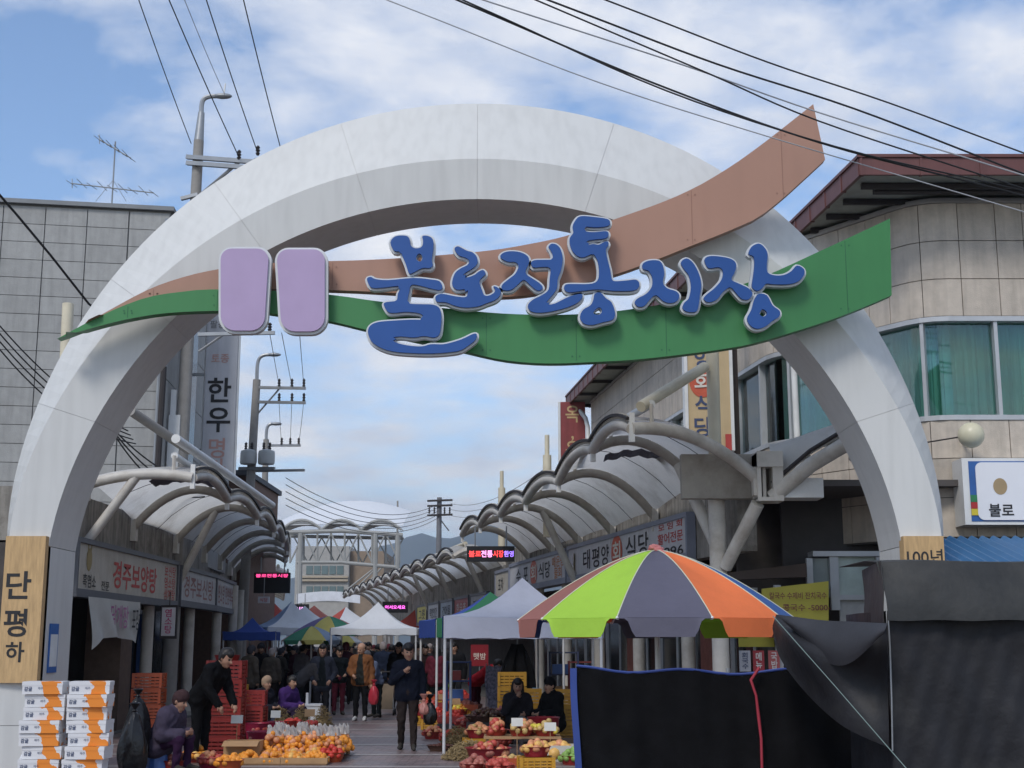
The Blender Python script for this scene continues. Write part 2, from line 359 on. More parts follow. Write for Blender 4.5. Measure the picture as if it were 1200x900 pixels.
cs_.add(vs, [(j * 5 + q, j * 5 + (q + 1) % 5, (j + 1) * 5 + (q + 1) % 5, (j + 1) * 5 + q) for j in range(90) for q in range(5)]).build('inner_frame', mat('seam_grey', (.46, .45, .44), .7), arch)
for sgn in (-1, 1):                   # straight legs below the springing
    sec = section(R(90) * sgn); zt = sec[0].z
    hts = [0, .9, sec[2].z - .006]
    for za, zb in ((0.0, .62), (.626, sec[2].z - .006)):
        top = [V((p.x, p.y, zb)) for p in sec]; bot = [V((p.x, p.y, za)) for p in sec]
        MB().add(bot + top, [(0, 1, 2, 3, 4), (9, 8, 7, 6, 5)] + [(q, q + 5, (q + 1) % 5 + 5, (q + 1) % 5) for q in range(5)]).build('leg_panel', M_arch, arch)
    # timber name plaque on the front of the leg
    xa, xb = sorted((sec[1].x, sec[2].x)); ztop = P(1080, 629, YA).z; zb = P(1080, 800, YA).z
    yf = YA - .075
    fx = lambda u: lerp(xa, xb, u)
    pl = MB().hexa([(fx(-.02), yf - .05, zb), (fx(1.0), yf - .05, zb), (fx(1.0), yf + .16, zb), (fx(-.02), yf + .16, zb), (fx(-.02), yf - .05, ztop), (fx(1.0), yf - .05, ztop), (fx(1.0), yf + .16, ztop), (fx(-.02), yf + .16, ztop)]).build('name_plaque', M_wood, arch)
    cx = (xa + xb) / 2
    if sgn > 0: text('100년', pl, (cx, yf - .054, ztop - .27), (1, 0, 0), (0, 0, 1), .20, M_ink, bold=.01)
    else: text('단', pl, (cx - .06, yf - .054, P(40, 686, 18).z), (1, 0, 0), (0, 0, 1), .36, M_ink, bold=.02); text('평', pl, (cx - .07, yf - .054, P(40, 730, 18).z), (1, 0, 0), (0, 0, 1), .36, M_ink, bold=.02); text('하', pl, (cx - .05, yf - .054, P(40, 764, 18).z), (1, 0, 0), (0, 0, 1), .26, M_ink, bold=.02)
    if sgn < 0:
        a = sec[2]; 
        nb = MB().box((a.x + .004, YA + .22, 1.28), (a.x + .02, YA + .56, 1.92)).build('notice_board', mat('notice_blue', (.03, .12, .36), .5), arch)
        MB().box((a.x + .018, YA + .25, 1.36), (a.x + .024, YA + .53, 1.78)).build('notice_sheet', mat('paper', (.62, .64, .64), .7), nb)
        for q in range(3): MB().box((a.x + .003, YA + .12, .95 - .17 * q), (a.x + .012, YA + .26, 1.08 - .17 * q)).build('sticker', mat('sticker', (.5, .52, .52), .7), arch)
# ------------------------------------------------------------------ the ribbon sign
def px_poly(pts, Y, k=4, closed=True):
    sm = cat_rom(pts, k, closed) if k > 1 else pts
    return [(P(x, y, Y).x, P(x, y, Y).z) for x, y in sm]
br_top = [(84, 389), (120, 368), (170, 341), (207, 327), (252, 316), (320, 308), (420, 305), (490, 301), (570, 294), (620, 286), (665, 276), (720, 257), (800, 227), (870, 186), (953, 122)]
br_bot = [(967, 187), (900, 247), (860, 268), (810, 288), (765, 306), (720, 322), (670, 336), (630, 344), (590, 348), (520, 347), (420, 341), (330, 339), (252, 340), (212, 345), (170, 353), (120, 372)]
gr_top = [(67, 397), (120, 369), (170, 349), (212, 342), (250, 339), (330, 341), (385, 345), (450, 354), (520, 361), (582, 367), (640, 369), (680, 368), (720, 365), (800, 352), (880, 330), (957, 296), (1043, 256)]
gr_bot = [(1045, 346), (990, 369), (933, 388), (867, 406), (760, 420), (700, 424), (640, 426), (590, 422), (545, 412), (485, 399), (427, 386), (385, 376), (330, 369), (285, 364), (205, 366), (160, 372), (120, 381), (82, 392)]
YS = 17.5
sign = thing('market_name_sign', 'green and brown ribbon sign with blue brush lettering across the white arch', 'sign', (P(560, 370, YS).x, YS, P(560, 420, YS).z))
def ribbon(name, top, bot, Y, m, bow):
    tp = cat_rom(top, 3, False); bt = cat_rom(list(reversed(bot)), 3, False)
    def samp(c, u):
        ds = [0]; 
        for a, b in zip(c, c[1:]): ds.append(ds[-1] + abs(b[0] - a[0]))
        s = u * ds[-1]
        for i in range(len(c) - 1):
            if s <= ds[i + 1]: t = (s - ds[i]) / max(ds[i + 1] - ds[i], 1e-9); return (lerp(c[i][0], c[i + 1][0], t), lerp(c[i][1], c[i + 1][1], t))
        return c[-1]
    def fn(u, v):
        a, b = samp(tp, u), samp(bt, u); q = (lerp(b[0], a[0], v), lerp(b[1], a[1], v)); p = P(q[0], q[1], Y); p.y += bow * math.sin(math.pi * u); return p
    return MB().sheet(lambda u, v: fn(1 - u, v), 60, 3, -.16 if False else .16).build(name, [m], sign)
rb = ribbon('brown_ribbon', br_top, br_bot, YS + .06, M_brown, 0)
rg = ribbon('green_ribbon', gr_top, gr_bot, YS - .02, M_green, 0)
def edge_y(pts, x):
    pts = sorted(pts)
    for a, b in zip(pts, pts[1:]):
        if a[0] <= x <= b[0]: return lerp(a[1], b[1], (x - a[0]) / max(b[0] - a[0], 1e-6))
    return None
for par, tp_, bt_, Y, sm_, xs_ in ((rb, br_top, br_bot, YS + .06, mat('seam_brown', (.26, .14, .10), .6), range(180, 930, 105)), (rg, gr_top, gr_bot, YS - .02, mat('seam_green', (.026, .13, .055), .6), range(150, 1010, 105))):
    for x in xs_:
        ya_, yb_ = edge_y(tp_, x), edge_y(bt_, x)
        if ya_ is None or yb_ is None or yb_ - ya_ < 12: continue
        a, b = P(x, ya_ + 2, Y), P(x, yb_ - 2, Y); MB().box((a.x - .004, Y - .003, b.z), (a.x + .004, Y - .0005, a.z)).build('panel_seam', sm_, par)
        bl = MB()
        for q in (a, b):
            for dx in (-.05, .05): c = V((q.x + dx, Y, q.z + (-.06 if q is a else .06))); bl.add([c + V((.012 * math.cos(R(t)), -.006, .012 * math.sin(R(t)))) for t in range(0, 360, 60)], [(0, 1, 2, 3, 4, 5)])
        bl.build('rivet', M_rim if False else sm_, par, kind='stuff')
def c7(p): return [(420 + x / 4, 240 + y / 4) for x, y in p]
def c8(p): return [(660 + x / 3, 230 + y / 3) for x, y in p]
GLY = [
 (c7([(150,180),(175,150),(225,148),(242,165),(245,190),(262,205),(285,205),(300,195),(303,170),(300,150),(325,148),(350,165),(352,210),(345,260),(350,285),(335,300),(300,300),(250,325),(235,320),(222,280),(205,240),(200,220),(170,220)]), c7([(285,235),(275,255),(290,265),(297,248)])),
 (c7([(40,350),(60,340),(80,350),(140,355),(260,345),(340,352),(380,360),(395,385),(385,402),(350,398),(300,385),(250,378),(240,410),(232,450),(240,465),(300,468),(350,470),(380,485),(390,520),(388,570),(380,610),(355,625),(310,618),(260,625),(200,620),(165,625),(160,635),(185,650),(240,662),(300,665),(340,655),(400,655),(460,640),(500,625),(535,608),(555,608),(550,635),(520,660),(480,685),(420,695),(340,700),(250,698),(160,690),(100,670),(60,640),(45,600),(55,570),(90,552),(160,545),(250,540),(300,540),(305,525),(280,510),(220,505),(170,510),(140,505),(120,475),(125,460),(160,455),(180,450),(185,420),(200,385),(170,385),(110,392),(60,390)]), None),
 (c7([(450,210),(465,197),(485,205),(510,218),(535,225),(555,245),(560,270),(550,290),(530,305),(505,320),(490,335),(495,345),(520,340),(545,330),(565,315),(585,308),(598,325),(585,340),(570,355),(570,375),(580,400),(590,425),(610,428),(635,415),(640,400),(632,385),(650,388),(668,405),(662,430),(640,450),(600,465),(560,480),(500,485),(450,475),(410,460),(370,458),(360,440),(370,425),(400,420),(450,430),(500,435),(512,420),(510,395),(490,400),(460,400),(440,380),(442,350),(455,320),(480,300),(510,285),(520,265),(500,250),(470,240)]), None),
 (c7([(665,250),(675,230),(710,220),(760,225),(795,245),(800,275),(785,310),(790,330),(820,350),(850,370),(865,390),(850,405),(830,400),(800,375),(775,355),(750,375),(720,400),(690,405),(670,395),(675,375),(705,350),(735,325),(750,290),(735,272),(700,270)]), None),
 (c7([(808,275),(825,262),(870,260),(905,258),(910,240),(900,215),(890,200),(905,185),(930,190),(950,215),(958,260),(950,310),(935,350),(932,390),(915,420),(885,455),(880,470),(920,465),(970,440),(1010,425),(1045,420),(1050,435),(1030,460),(990,480),(940,495),(880,507),(830,508),(800,495),(795,470),(820,445),(860,425),(890,400),(895,350),(898,300),(860,295),(820,297)]), None),
 (c8([(40,90),(60,72),(110,75),(155,82),(165,95),(155,108),(110,112),(80,110),(78,125),(110,128),(150,125),(160,135),(150,150),(110,155),(85,160),(80,175),(105,170),(125,172),(150,160),(160,170),(150,190),(155,220),(165,260),(170,290),(180,300),(220,298),(255,295),(268,310),(260,328),(235,335),(180,335),(120,330),(70,335),(20,340),(3,328),(8,312),(40,310),(90,310),(118,300),(125,270),(120,230),(105,205),(90,210),(65,218),(40,205),(25,180),(22,150),(35,130),(32,110)]), None),
 (c8([(110,345),(130,340),(150,360),(170,375),(182,410),(175,435),(140,445),(100,455),(70,448),(58,425),(70,400),(95,385),(105,365)]), c8([(125,395),(108,412),(125,415),(133,405)])),
 (c8([(278,240),(300,228),(335,228),(350,245),(355,275),(350,305),(365,325),(395,335),(408,350),(400,370),(375,378),(350,370),(325,350),(305,365),(285,388),(262,390),(250,375),(262,360),(290,345),(310,320),(312,290),(300,265),(280,258)]), None),
 (c8([(412,235),(432,220),(455,235),(475,270),(485,310),(480,350),(475,390),(465,408),(435,408),(418,395),(425,375),(440,360),(448,320),(440,280),(425,260)]), None),
 (c8([(495,225),(515,212),(560,215),(595,225),(608,245),(600,275),(590,295),(620,310),(650,325),(665,345),(650,365),(625,362),(600,335),(585,322),(560,340),(540,365),(510,375),(492,362),(505,345),(530,325),(555,295),(560,265),(545,252),(510,255)]), None),
 (c8([(650,205),(660,180),(685,168),(705,180),(718,205),(715,240),(718,270),(745,280),(775,278),(800,265),(820,245),(845,258),(845,280),(825,302),(790,312),(740,312),(712,310),(700,325),(680,335),(662,320),(665,290),(670,250),(668,215)]), None),
 (c8([(670,365),(685,345),(715,350),(735,385),(760,405),(758,425),(735,440),(710,460),(680,468),(655,455),(645,430),(660,400)]), c8([(700,402),(692,415),(702,422),(712,412)])),
]
YL = 17.27
def curve_solid(loops, off, ext, bev=0.0):
    c = bpy.data.curves.new('g', 'CURVE'); c.dimensions = '2D'; c.fill_mode = 'BOTH'; c.offset = off; c.extrude = ext; c.bevel_depth = bev; c.bevel_resolution = 1
    for lp in loops:
        sp = c.splines.new('POLY'); sp.points.add(len(lp) - 1); sp.use_cyclic_u = True
        for p, q in zip(sp.points, lp): p.co = (q[0], q[1], 0, 1)
    o = bpy.data.objects.new('g', c); COL.objects.link(o); bpy.context.view_layer.update()
    me = bpy.data.meshes.new_from_object(o.evaluated_get(bpy.context.evaluated_depsgraph_get()))
    r = ([tuple(v.co) for v in me.vertices], [tuple(p.vertices) for p in me.polygons])
    bpy.data.objects.remove(o); bpy.data.curves.remove(c); bpy.data.meshes.remove(me); return r
def shrink(lp, d):                    # inset a closed loop by d along its normals
    n = len(lp); ar = sum(lp[i][0] * lp[(i + 1) % n][1] - lp[(i + 1) % n][0] * lp[i][1] for i in range(n)); sg = 1 if ar > 0 else -1
    o = []
    for i in range(n):
        a, b = V((*lp[i - 1], 0)), V((*lp[(i + 1) % n], 0)); t = (b - a).normalized(); nn = V((-t.y, t.x, 0)) * sg; o.append((lp[i][0] + nn.x * d, lp[i][1] + nn.y * d))
    return o
for outl, hole in GLY:
    lo = shrink(px_poly(outl, YL, 3), -.026); lh = [px_poly(hole, YL, 3)] if hole else []
    vs, fs = curve_solid([lo] + lh, 0, .05)
    rim = MB().add([(x, YL + .06 - z * 1.0, y) for x, y, z in vs], fs).build('letter', M_rim, sign)
    vs, fs = curve_solid([shrink(lo, .028)] + [shrink(h, -.012) for h in lh], 0, .022)
    MB().add([(x, YL - .012 - z, y) for x, y, z in vs], fs).build('letter_face', M_blue, rim)
# plain lavender panel beside the lettering
for x0_, x1_, y0_, y1_, sl in ((256, 318, 289, 391, -2), (322, 384, 290, 392, 2)):
    lob = []
    for cx_, cy_, a0 in ((x1_ - 16, y0_ + 16, -90), (x1_ - 22 + sl, y1_ - 20, 0), (x0_ + 22 + sl, y1_ - 20, 90), (x0_ + 16, y0_ + 16, 180)):
        rr_ = 16 if cy_ < 330 else 20
        for k in range(7): lob.append((cx_ + rr_ * math.cos(R(a0 + 15 * k)), cy_ + rr_ * math.sin(R(a0 + 15 * k))))
    lp = px_poly(lob, YL, 1)
    vs, fs = curve_solid([lp], 0, .05); pr = MB().add([(x, YL + .06 - z, y) for x, y, z in vs], fs).build('plain_plaque', M_rim, sign)
    vs, fs = curve_solid([shrink(lp, .035)], 0, .02); MB().add([(x, YL - .012 - z, y) for x, y, z in vs], fs).build('plaque_face', M_lav, pr)

# ------------------------------------------------------------------ building right of the arch
def round_path(pts, radii, seg=10):
    o = [V((*pts[0], 0))]
    for i in range(1, len(pts) - 1):
        p, a, b = V((*pts[i], 0)), V((*pts[i - 1], 0)), V((*pts[i + 1], 0)); u, w_ = (a - p).normalized(), (b - p).normalized()
        ang = u.angle(w_); r = radii[i - 1]; d = r / math.tan(ang / 2); s, e = p + u * d, p + w_ * d; c = p + (u + w_).normalized() * (r / math.sin(ang / 2))
        for k in range(seg + 1):
            q = s.lerp(e, k / seg) - c; q = q.normalized() * r; o.append(c + q)
    o.append(V((*pts[-1], 0))); return o
class Path:
    def __init__(s, pts):
        s.p = pts; s.d = [0]
        for a, b in zip(pts, pts[1:]): s.d.append(s.d[-1] + (b - a).length)
        s.L = s.d[-1]
    def at(s, d, off=0.0):
        d = min(max(d, 0), s.L)
        for i in range(len(s.p) - 1):
            if d <= s.d[i + 1] + 1e-9:
                t = (d - s.d[i]) / max(s.d[i + 1] - s.d[i], 1e-9); p = s.p[i].lerp(s.p[i + 1], t); g = (s.p[i + 1] - s.p[i]).normalized(); return V((p.x, p.y, 0)) + V((g.y, -g.x, 0)) * off * s.side
        return s.p[-1].copy()
    side = 1
    def find(s, xpx):                  # distance along the path of the first point seen at photo column xpx
        best = 0; bd = 1e9
        for k in range(2000):
            d = s.L * k / 1999; q = s.at(d); e = abs(600 + F * q.x / (q.y * cP + 0) - xpx)
            if e < bd: bd = e; best = d
        return best
def strip(path, d0, d1, z0, z1, off0, off1, n=None):   # solid band following the path
    n = n or max(1, int((d1 - d0) / .22)); vs = []
    for k in range(n + 1):
        d = lerp(d0, d1, k / n); a, b = path.at(d, off0), path.at(d, off1); vs += [(a.x, a.y, z0), (b.x, b.y, z0), (b.x, b.y, z1), (a.x, a.y, z1)]
    fs = [(3, 2, 1, 0), tuple(n * 4 + q for q in range(4))]
    for k in range(n):
        for q in range(4): fs.append((k * 4 + q, k * 4 + (q + 1) % 4, k * 4 + 4 + (q + 1) % 4, k * 4 + 4 + q))
    return MB().add(vs, fs)
rp = Path(round_path([(16, 21.6), (6.75, 21.6), (4.75, 24.6), (2.41, 40.8), (9, 44)], [.75, .9, .15], 12)); rp.side = -1
rb_ = thing('market_building', 'two-storey stone-clad building with rounded corners and maroon eaves behind the arch', 'building', (9, 28, 0))
# the path runs with the building on its right; positive offset = outwards
strip(rp, 0, rp.L, 3.3, 5.22, -.30, 0).build('lower_wall', M_joint, rb_)
strip(rp, 0, rp.L, 6.9, 8.85, -.30, 0).build('upper_wall', M_joint, rb_)
d_win0, d_win1 = 0.0, rp.find(768)
d_end = rp.find(694)
strip(rp, d_win1, rp.L, 5.22, 6.9, -.30, 0).build('wall', M_joint, rb_)
curt = mat('curtain_teal', (.15, .34, .29), .8, var=.25, scale=2.5, stretch=(3, 3, .3))
def pleat(d, v): q = rp.at(d, -.42 + .035 * math.sin(d * 34) + .02 * math.sin(d * 13)); return V((q.x, q.y, lerp(5.15, 6.98, v)))
MB().grid(lambda u, v: pleat(lerp(d_win0, d_win1, u), v), 420, 2).build('curtain', curt, rb_, True)
gm = glassmat('window_glass', (.84, .95, .92), .975)
strip(rp, 0, d_win1, 5.20, 5.28, -.2, .05).build('window_sill', M_frame, rb_)
strip(rp, 0, d_win1, 6.84, 6.92, -.2, .03).build('window_head', M_frame, rb_)
mull = []; d = d_win0 + .3
rnd = random.Random(3)
while d < d_win1 - .25:
    mull.append(d); d += rnd.choice([1.05, 1.2, 1.5])
ds_ = [0.0] + mull + [d_win1]
for a, b in zip(ds_, ds_[1:]):
    pn = strip(rp, a + .03, b - .03, 5.28, 6.84, -.13, -.12).build('window_pane', gm, rb_)
for d in ds_[1:]:
    strip(rp, d - .03, d + .03, 5.28, 6.84, -.18, .0, 1).build('mullion', M_frame, rb_)
cols = [0.0]; k = 0
while cols[-1] < d_end:
    cols.append(cols[-1] + (.62, .45, .62, .62)[k % 4]); k += 1
for a, b in zip(cols, cols[1:]):
    q = rp.at((a + b) / 2)
    if q.x > 11.5 or b > d_end + .5: continue
    for z0, z1 in ((8.20, 8.85), (7.55, 8.20), (6.92, 7.55)):
        strip(rp, a + .007, b - .007, z0 + .007, z1 - .007, 0, .03, 3 if (b - a) > .5 else 2).build('stone_panel', M_stone, rb_)
    zs = ((4.58, 5.20), (3.95, 4.58), (3.32, 3.95)) if a < rp.find(905) else (((5.9, 6.9), (5.2, 5.9)) if a > d_win1 else ((4.58, 5.20),))
    for z0, z1 in zs: strip(rp, a + .007, b - .007, z0 + .007, z1 - .007, 0, .03, 2).build('stone_panel', M_stone, rb_)
strip(rp, 0, d_end, 8.85, 8.93, -.3, .06).build('parapet_cap', mat('cap', (.36, .34, .32), .6), rb_)
# inner core so that no light leaks
MB().prism([(0, 0)], 0, 0) if False else None
core = [(p.x, p.y) for p in [rp.at(rp.L * k / 60, -1.0) for k in range(61)]]
def floor_plate(pts, z0, z1):
    n = len(pts); return MB().add([(x, y, z0) for x, y in pts] + [(x, y, z1) for x, y in pts], [tuple(range(n)), tuple(range(2 * n - 1, n - 1, -1))] + [(i, i + n, (i + 1) % n + n, (i + 1) % n) for i in range(n)])
ring = [(p.x, p.y) for p in [rp.at(rp.L * k / 90, -.31) for k in range(91)]] + [(16, 44)]
floor_plate(ring, 5.0, 5.1).build('floor_slab', M_conc, rb_); floor_plate(ring, 7.0, 7.1).build('ceiling_slab', M_conc, rb_)
# roof of the front volume, with deep maroon eaves
zr = 8.98
e1 = [(16, 20.55), (5.57, 20.55), (5.05, 25.3), (16, 26)]
floor_plate(e1, zr + .02, zr + .06).build('eave_soffit', M_soffit, rb_)
def fascia(a, b, z0, z1, nm, nrib):
    a, b = V((*a, 0)), V((*b, 0)); dirn = (b - a).normalized(); L_ = (b - a).length; nrm = V((dirn.y, -dirn.x, 0))
    fb = MB(); fb.obox((a + b) / 2 + V((0, 0, (z0 + z1) / 2)), dirn, (0, 0, 1), L_ / 2 + .03, (z1 - z0) / 2, .03); fo_ = fb.build(nm, M_maroon, rb_)
    rbm = MB()
    for k in range(nrib + 1): rbm.obox(a + dirn * L_ * k / nrib + V((0, 0, (z0 + z1) / 2)), dirn, (0, 0, 1), .02, (z1 - z0) / 2 + .01, .045)
    rbm.obox((a + b) / 2 + V((0, 0, z1 + .02)), dirn, (0, 0, 1), L_ / 2 + .06, .025, .06)
    rbm.build('fascia_rib', M_maroon, fo_)
fascia((16, 20.52), (5.54, 20.52), zr - .02, zr + .27, 'eave_fascia', 11); fascia((5.54, 20.55), (5.02, 25.3), zr - .02, zr + .27, 'eave_fascia', 6)
for k in range(6): MB().bar((5.66 - .1 * k, 21.0 + .8 * k, zr - .04), (8.6, 21.0 + .8 * k, zr - .04), .03, .045).build('eave_beam', M_dark, rb_)
MB().bar((5.9, 21.15, zr - .05), (16, 21.15, zr - .05), .06, .06).build('eave_beam', M_dark, rb_)
MB().add([(16, 20.5, zr + .27), (5.52, 20.5, zr + .27), (5.0, 25.4, zr + .27), (16, 25.4, zr + .27), (9, 24, zr + 1.2), (16, 24, zr + 1.2)], [(0, 1, 4, 5), (1, 2, 4), (2, 3, 5, 4)]).build('roof', M_maroon, rb_)
# roof along the street side
e2 = [(3.74, 25.2), (1.72, 41.6), (9, 44), (9, 25.2)]
floor_plate(e2, zr + .02, zr + .06).build('eave_soffit', M_soffit, rb_)
fascia((3.76, 25.1), (1.72, 41.6), zr - .06, zr + .24, 'eave_fascia', 22); fascia((1.72, 41.6), (6, 42.6), zr - .06, zr + .24, 'eave_fascia', 6)
for k in range(9): MB().bar((3.66 - .245 * k, 26 + 1.95 * k, zr - .03), (6 - .245 * k, 26 + 1.95 * k, zr - .03), .03, .04).build('eave_beam', M_dark, rb_)
MB().add([(3.76, 25.1, zr + .24), (1.72, 41.6, zr + .24), (9, 44, zr + .24), (9, 25.1, zr + .24), (6.5, 26, zr + 1.1), (5, 41, zr + 1.1)], [(0, 4, 5, 1), (4, 3, 2, 5), (0, 3, 4), (1, 5, 2)]).build('roof', M_maroon, rb_)
tube('downpipe', [(1.92, 41.2, zr - .05), (2.25, 40.9, zr - .55), (2.3, 40.6, zr - .9), (2.3, 40.6, 4.5)], .07, M_white, rb_)
# round concrete lamp globe and the white sign box on the front facade
q = P(1138, 510, 21.1)
gl = thing('globe_lamp', 'cream globe lamp on a thin bracket beside the rounded corner', 'lamp', q)
MB().sphere(q, .205, 3).build('globe', mat('globe_cream', (.62, .58, .42), .35, var=.05), gl, True)
tube('bracket', [q + V((-.16, .05, .1)) - V((0, 0, .12)), q + V((-.75, .42, -.08))], .012, M_dark, gl); tube('mount', [q + V((0, .1, 0)), q + V((0, .55, 0))], .03, M_metal, gl)
wb = thing('wall_sign', 'white sign box with blue border and coloured edge bars on the stone wall', 'sign', (8.2, 21.2, 3.6))
x0, z0, z1 = P(1131, 615, 21.1).x, P(1131, 615, 21.1).z, P(1131, 537, 21.1).z
fr_ = MB().box((x0, 21.08, z0), (x0 + 2.6, 21.56, z1)).build('sign_box', M_white, wb)
MB().box((x0 + .10, 21.072, z0 + .05), (x0 + 2.55, 21.09, z1 - .05)).build('blue_border', mat('sign_blue', (.03, .11, .33), .5), wb)
for k, (c, h0, h1) in enumerate((((.60, .48, .04), .10, .21), ((.42, .03, .03), .21, .32), ((.03, .20, .08), .32, .44))):
    hh_ = z1 - z0 - .1; MB().box((x0 + .10, 21.058, z0 + .05 + hh_ * h0), (x0 + .205, 21.071, z0 + .05 + hh_ * h1 - .003)).build('colour_bar', mat('bar%d' % k, c, .5), wb)
lp = []
for cx_, cz_, a0 in ((x0 + 2.4, z1 - .17, 0), (x0 + .30, z1 - .17, 90), (x0 + .30, z0 + .17, 180), (x0 + 2.4, z0 + .17, 270)):
    for k in range(7): lp.append((cx_ + .10 * math.cos(R(a0 + 15 * k)), cz_ + .10 * math.sin(R(a0 + 15 * k))))
wf = MB().prism(lp, 21.05, 21.075).build('sign_face', mat('sign_white', (.74, .74, .76), .4, var=.03), wb)
text('불로', wf, (P(1168, 596, 21.05).x + .07, 21.044, P(1168, 598, 21.05).z), (1, 0, 0), (0, 0, 1), .2, M_ink, bold=.02)
MB().lathe((0, 0, 0), [(0, 0), (.14, 0)], 12) if False else None
em = MB(); em.add([(P(1172, 570, 21.05).x + .11 * math.cos(R(a)), 21.046, P(1172, 570, 21.05).z + .13 * math.sin(R(a))) for a in range(0, 360, 20)], [tuple(range(18))]); em.build('emblem', mat('emblem_tan', (.36, .26, .14), .6), wf)
# ------------------------------------------------------------------ walkway canopies of arched membrane bays
def canopy(name, label, tips, wall, drop, A=.20, bulge=.44, brace_at=(), beam=.40, detail=True, rr=.085, flat0=False, b0=None):
    # tips: outer rib ends (x, y, z); wall: matching wall ends (x, y)
    cp = thing(name, label, 'canopy', (tips[0][0], tips[0][1], 0))
    T = [V(t) for t in tips]; W = [V((x, y, t[2] - drop)) for (x, y), t in zip(wall, tips)]
    if flat0: W[0].z = T[0].z - .12
    def rib(i, t): p = T[i].lerp(W[i], t); return p + V((0, 0, 4 * (bulge if i or not b0 else b0) * t * (1 - t)))
    for i in range(len(T)):
        tube('rib', [rib(i, k / 12) for k in range(13)], rr * (1.15 if i == 0 else 1), M_steel if i == 0 else M_rib, cp, 10 if detail else 6)
        if detail:
            d = (T[min(i + 1, len(T) - 1)] - T[max(i - 1, 0)]).normalized()
            MB().obox(T[i] + V((0, 0, .02)), d, (0, 0, 1), .035, .22, .04).build('hanger_plate', M_white, cp)
        w0 = W[i]; MB().box((w0.x - .06, w0.y - .10, w0.z - .28), (w0.x + .06, w0.y + .10, w0.z + .16)).build('wall_bracket', M_steel, cp)
    for i in range(len(T) - 1):
        def sf(s, t, i=i): return rib(i, t).lerp(rib(i + 1, t), s) + V((0, 0, .11 + 4 * s * (1 - s) * A * (1 - .8 * t)))
        MB().grid(lambda s, t: sf(s, t), 10 if detail else 6, 10 if detail else 5).build('membrane', M_memb, cp, True)
        arc = [T[i].lerp(T[i + 1], s / 12) + V((0, 0, 4 * (s / 12) * (1 - s / 12) * A)) for s in range(13)]
        tube('edge_arch', arc, rr, M_steel, cp, 10 if detail else 6)
        out = (T[i] - W[i]); out.z = 0; out.normalize()
        es = [p + V((0, 0, .15)) + out * .06 for p in arc]
        strip_ = MB()
        for a, b in zip(es, es[1:]): strip_.bar(a, b, .03, .022)
        strip_.build('edge_strip', M_dark, cp)
        if detail:
            cl = MB()
            for k in range(1, 24):
                s = k / 24; p = T[i].lerp(T[i + 1], s) + V((0, 0, 4 * s * (1 - s) * A + .13)) + out * .03; cl.box((p.x - .02, p.y - .03, p.z - .04), (p.x + .02, p.y + .03, p.z + .05))
            cl.build('edge_clamp', M_steel, cp, kind='stuff')
            tube('stay_wire', [sf(.5, k / 6) - V((0, 0, .05 + .12 * math.sin(math.pi * k / 6))) for k in range(7)], .006, M_dark, cp, 5)
    for i in brace_at:
        a = rib(i, .52); b = W[i] + V((0, 0, -1.05)); b += (T[i] - W[i]).normalized() * .05; b.z = W[i].z - 1.05
        tube('brace', [a, b], .085, M_steel, cp)
    if beam:
        # straight eave pipe standing off above the scalloped edge
        o = [t + V((0, 0, beam)) for t in T]; inw = (W[0] - T[0]); inw.z = 0; inw.normalize()
        tube('eave_pipe', [p + inw * .35 for p in o], .065, M_white if detail else M_cream, cp)
        for i, p in enumerate(o): tube('pipe_post', [p + inw * .35 + V((0, 0, -.32)), p + inw * .35], .035, M_steel, cp, 6)
    return cp, T, W
# left row
lt = [(-5.72, 24.2, 4.58), (-5.76, 27.4, 4.52), (-5.80, 30.9, 4.50), (-6.02, 34.4, 4.50), (-6.42, 38.2, 4.52), (-6.92, 42.0, 4.55), (-7.55, 45.8, 4.58), (-8.2, 49.4, 4.6)]
lw = [(-7.62, 24.2), (-7.62, 27.4), (-7.62, 30.9), (-7.75, 34.4), (-8.15, 38.2), (-8.65, 42.0), (-9.3, 45.8), (-9.95, 49.4)]
cpl, TL, WL = canopy('walkway_canopy', 'arched membrane canopy over the shops beside the grey building', lt, lw, .55, brace_at=(0, 2), flat0=True, b0=.12)
lt2 = [(-8.9 - .17 * 3.6 * k, 54 + 3.6 * k, 4.3) for k in range(9)]
cpl2, _, _ = canopy('walkway_canopy', 'far scalloped canopy running from the grey shops towards the steel arcade', lt2, [(x - 1.7, y + .2) for x, y, z in lt2], .5, detail=False)
# right row
rt = [(1.78, 19.95, 4.80), (1.36, 22.6, 4.86), (.88, 25.5, 4.66), (.29, 28.5, 4.60), (-.26, 31.4, 4.60), (-.80, 34.3, 4.60), (-1.36, 37.3, 4.60)]
rw = [(x + 1.85, y + .45) for x, y, z in rt]; rw[0] = (3.78, 20.9)
cpr, TR, WR = canopy('walkway_canopy', 'arched membrane canopy over the restaurant signs beside the stone building', rt, rw, .62, brace_at=(4,), b0=.24)
rt2 = [(-1.75 - .214 * 3.0 * k, 41.2 + 3.0 * k, 4.25) for k in range(13)]
cpr2, _, _ = canopy('walkway_canopy', 'far scalloped canopy running past the red digital sign towards the arcade', rt2, [(x + 1.75, y + .4) for x, y, z in rt2], .5, detail=False, brace_at=(1, 3, 5))
# grey membrane patch lamps slung below the first bays
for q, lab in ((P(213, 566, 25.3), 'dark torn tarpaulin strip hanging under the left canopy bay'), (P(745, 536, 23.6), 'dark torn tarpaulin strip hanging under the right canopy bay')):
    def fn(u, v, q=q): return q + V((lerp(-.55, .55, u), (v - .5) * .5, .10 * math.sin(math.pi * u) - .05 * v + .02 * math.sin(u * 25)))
    tp = MB().sheet(fn, 14, 4, .006).build('torn_tarpaulin', mat('tarp_grey', (.12, .12, .15), .6, var=.3, scale=9), None); tag(tp, lab, 'tarpaulin')
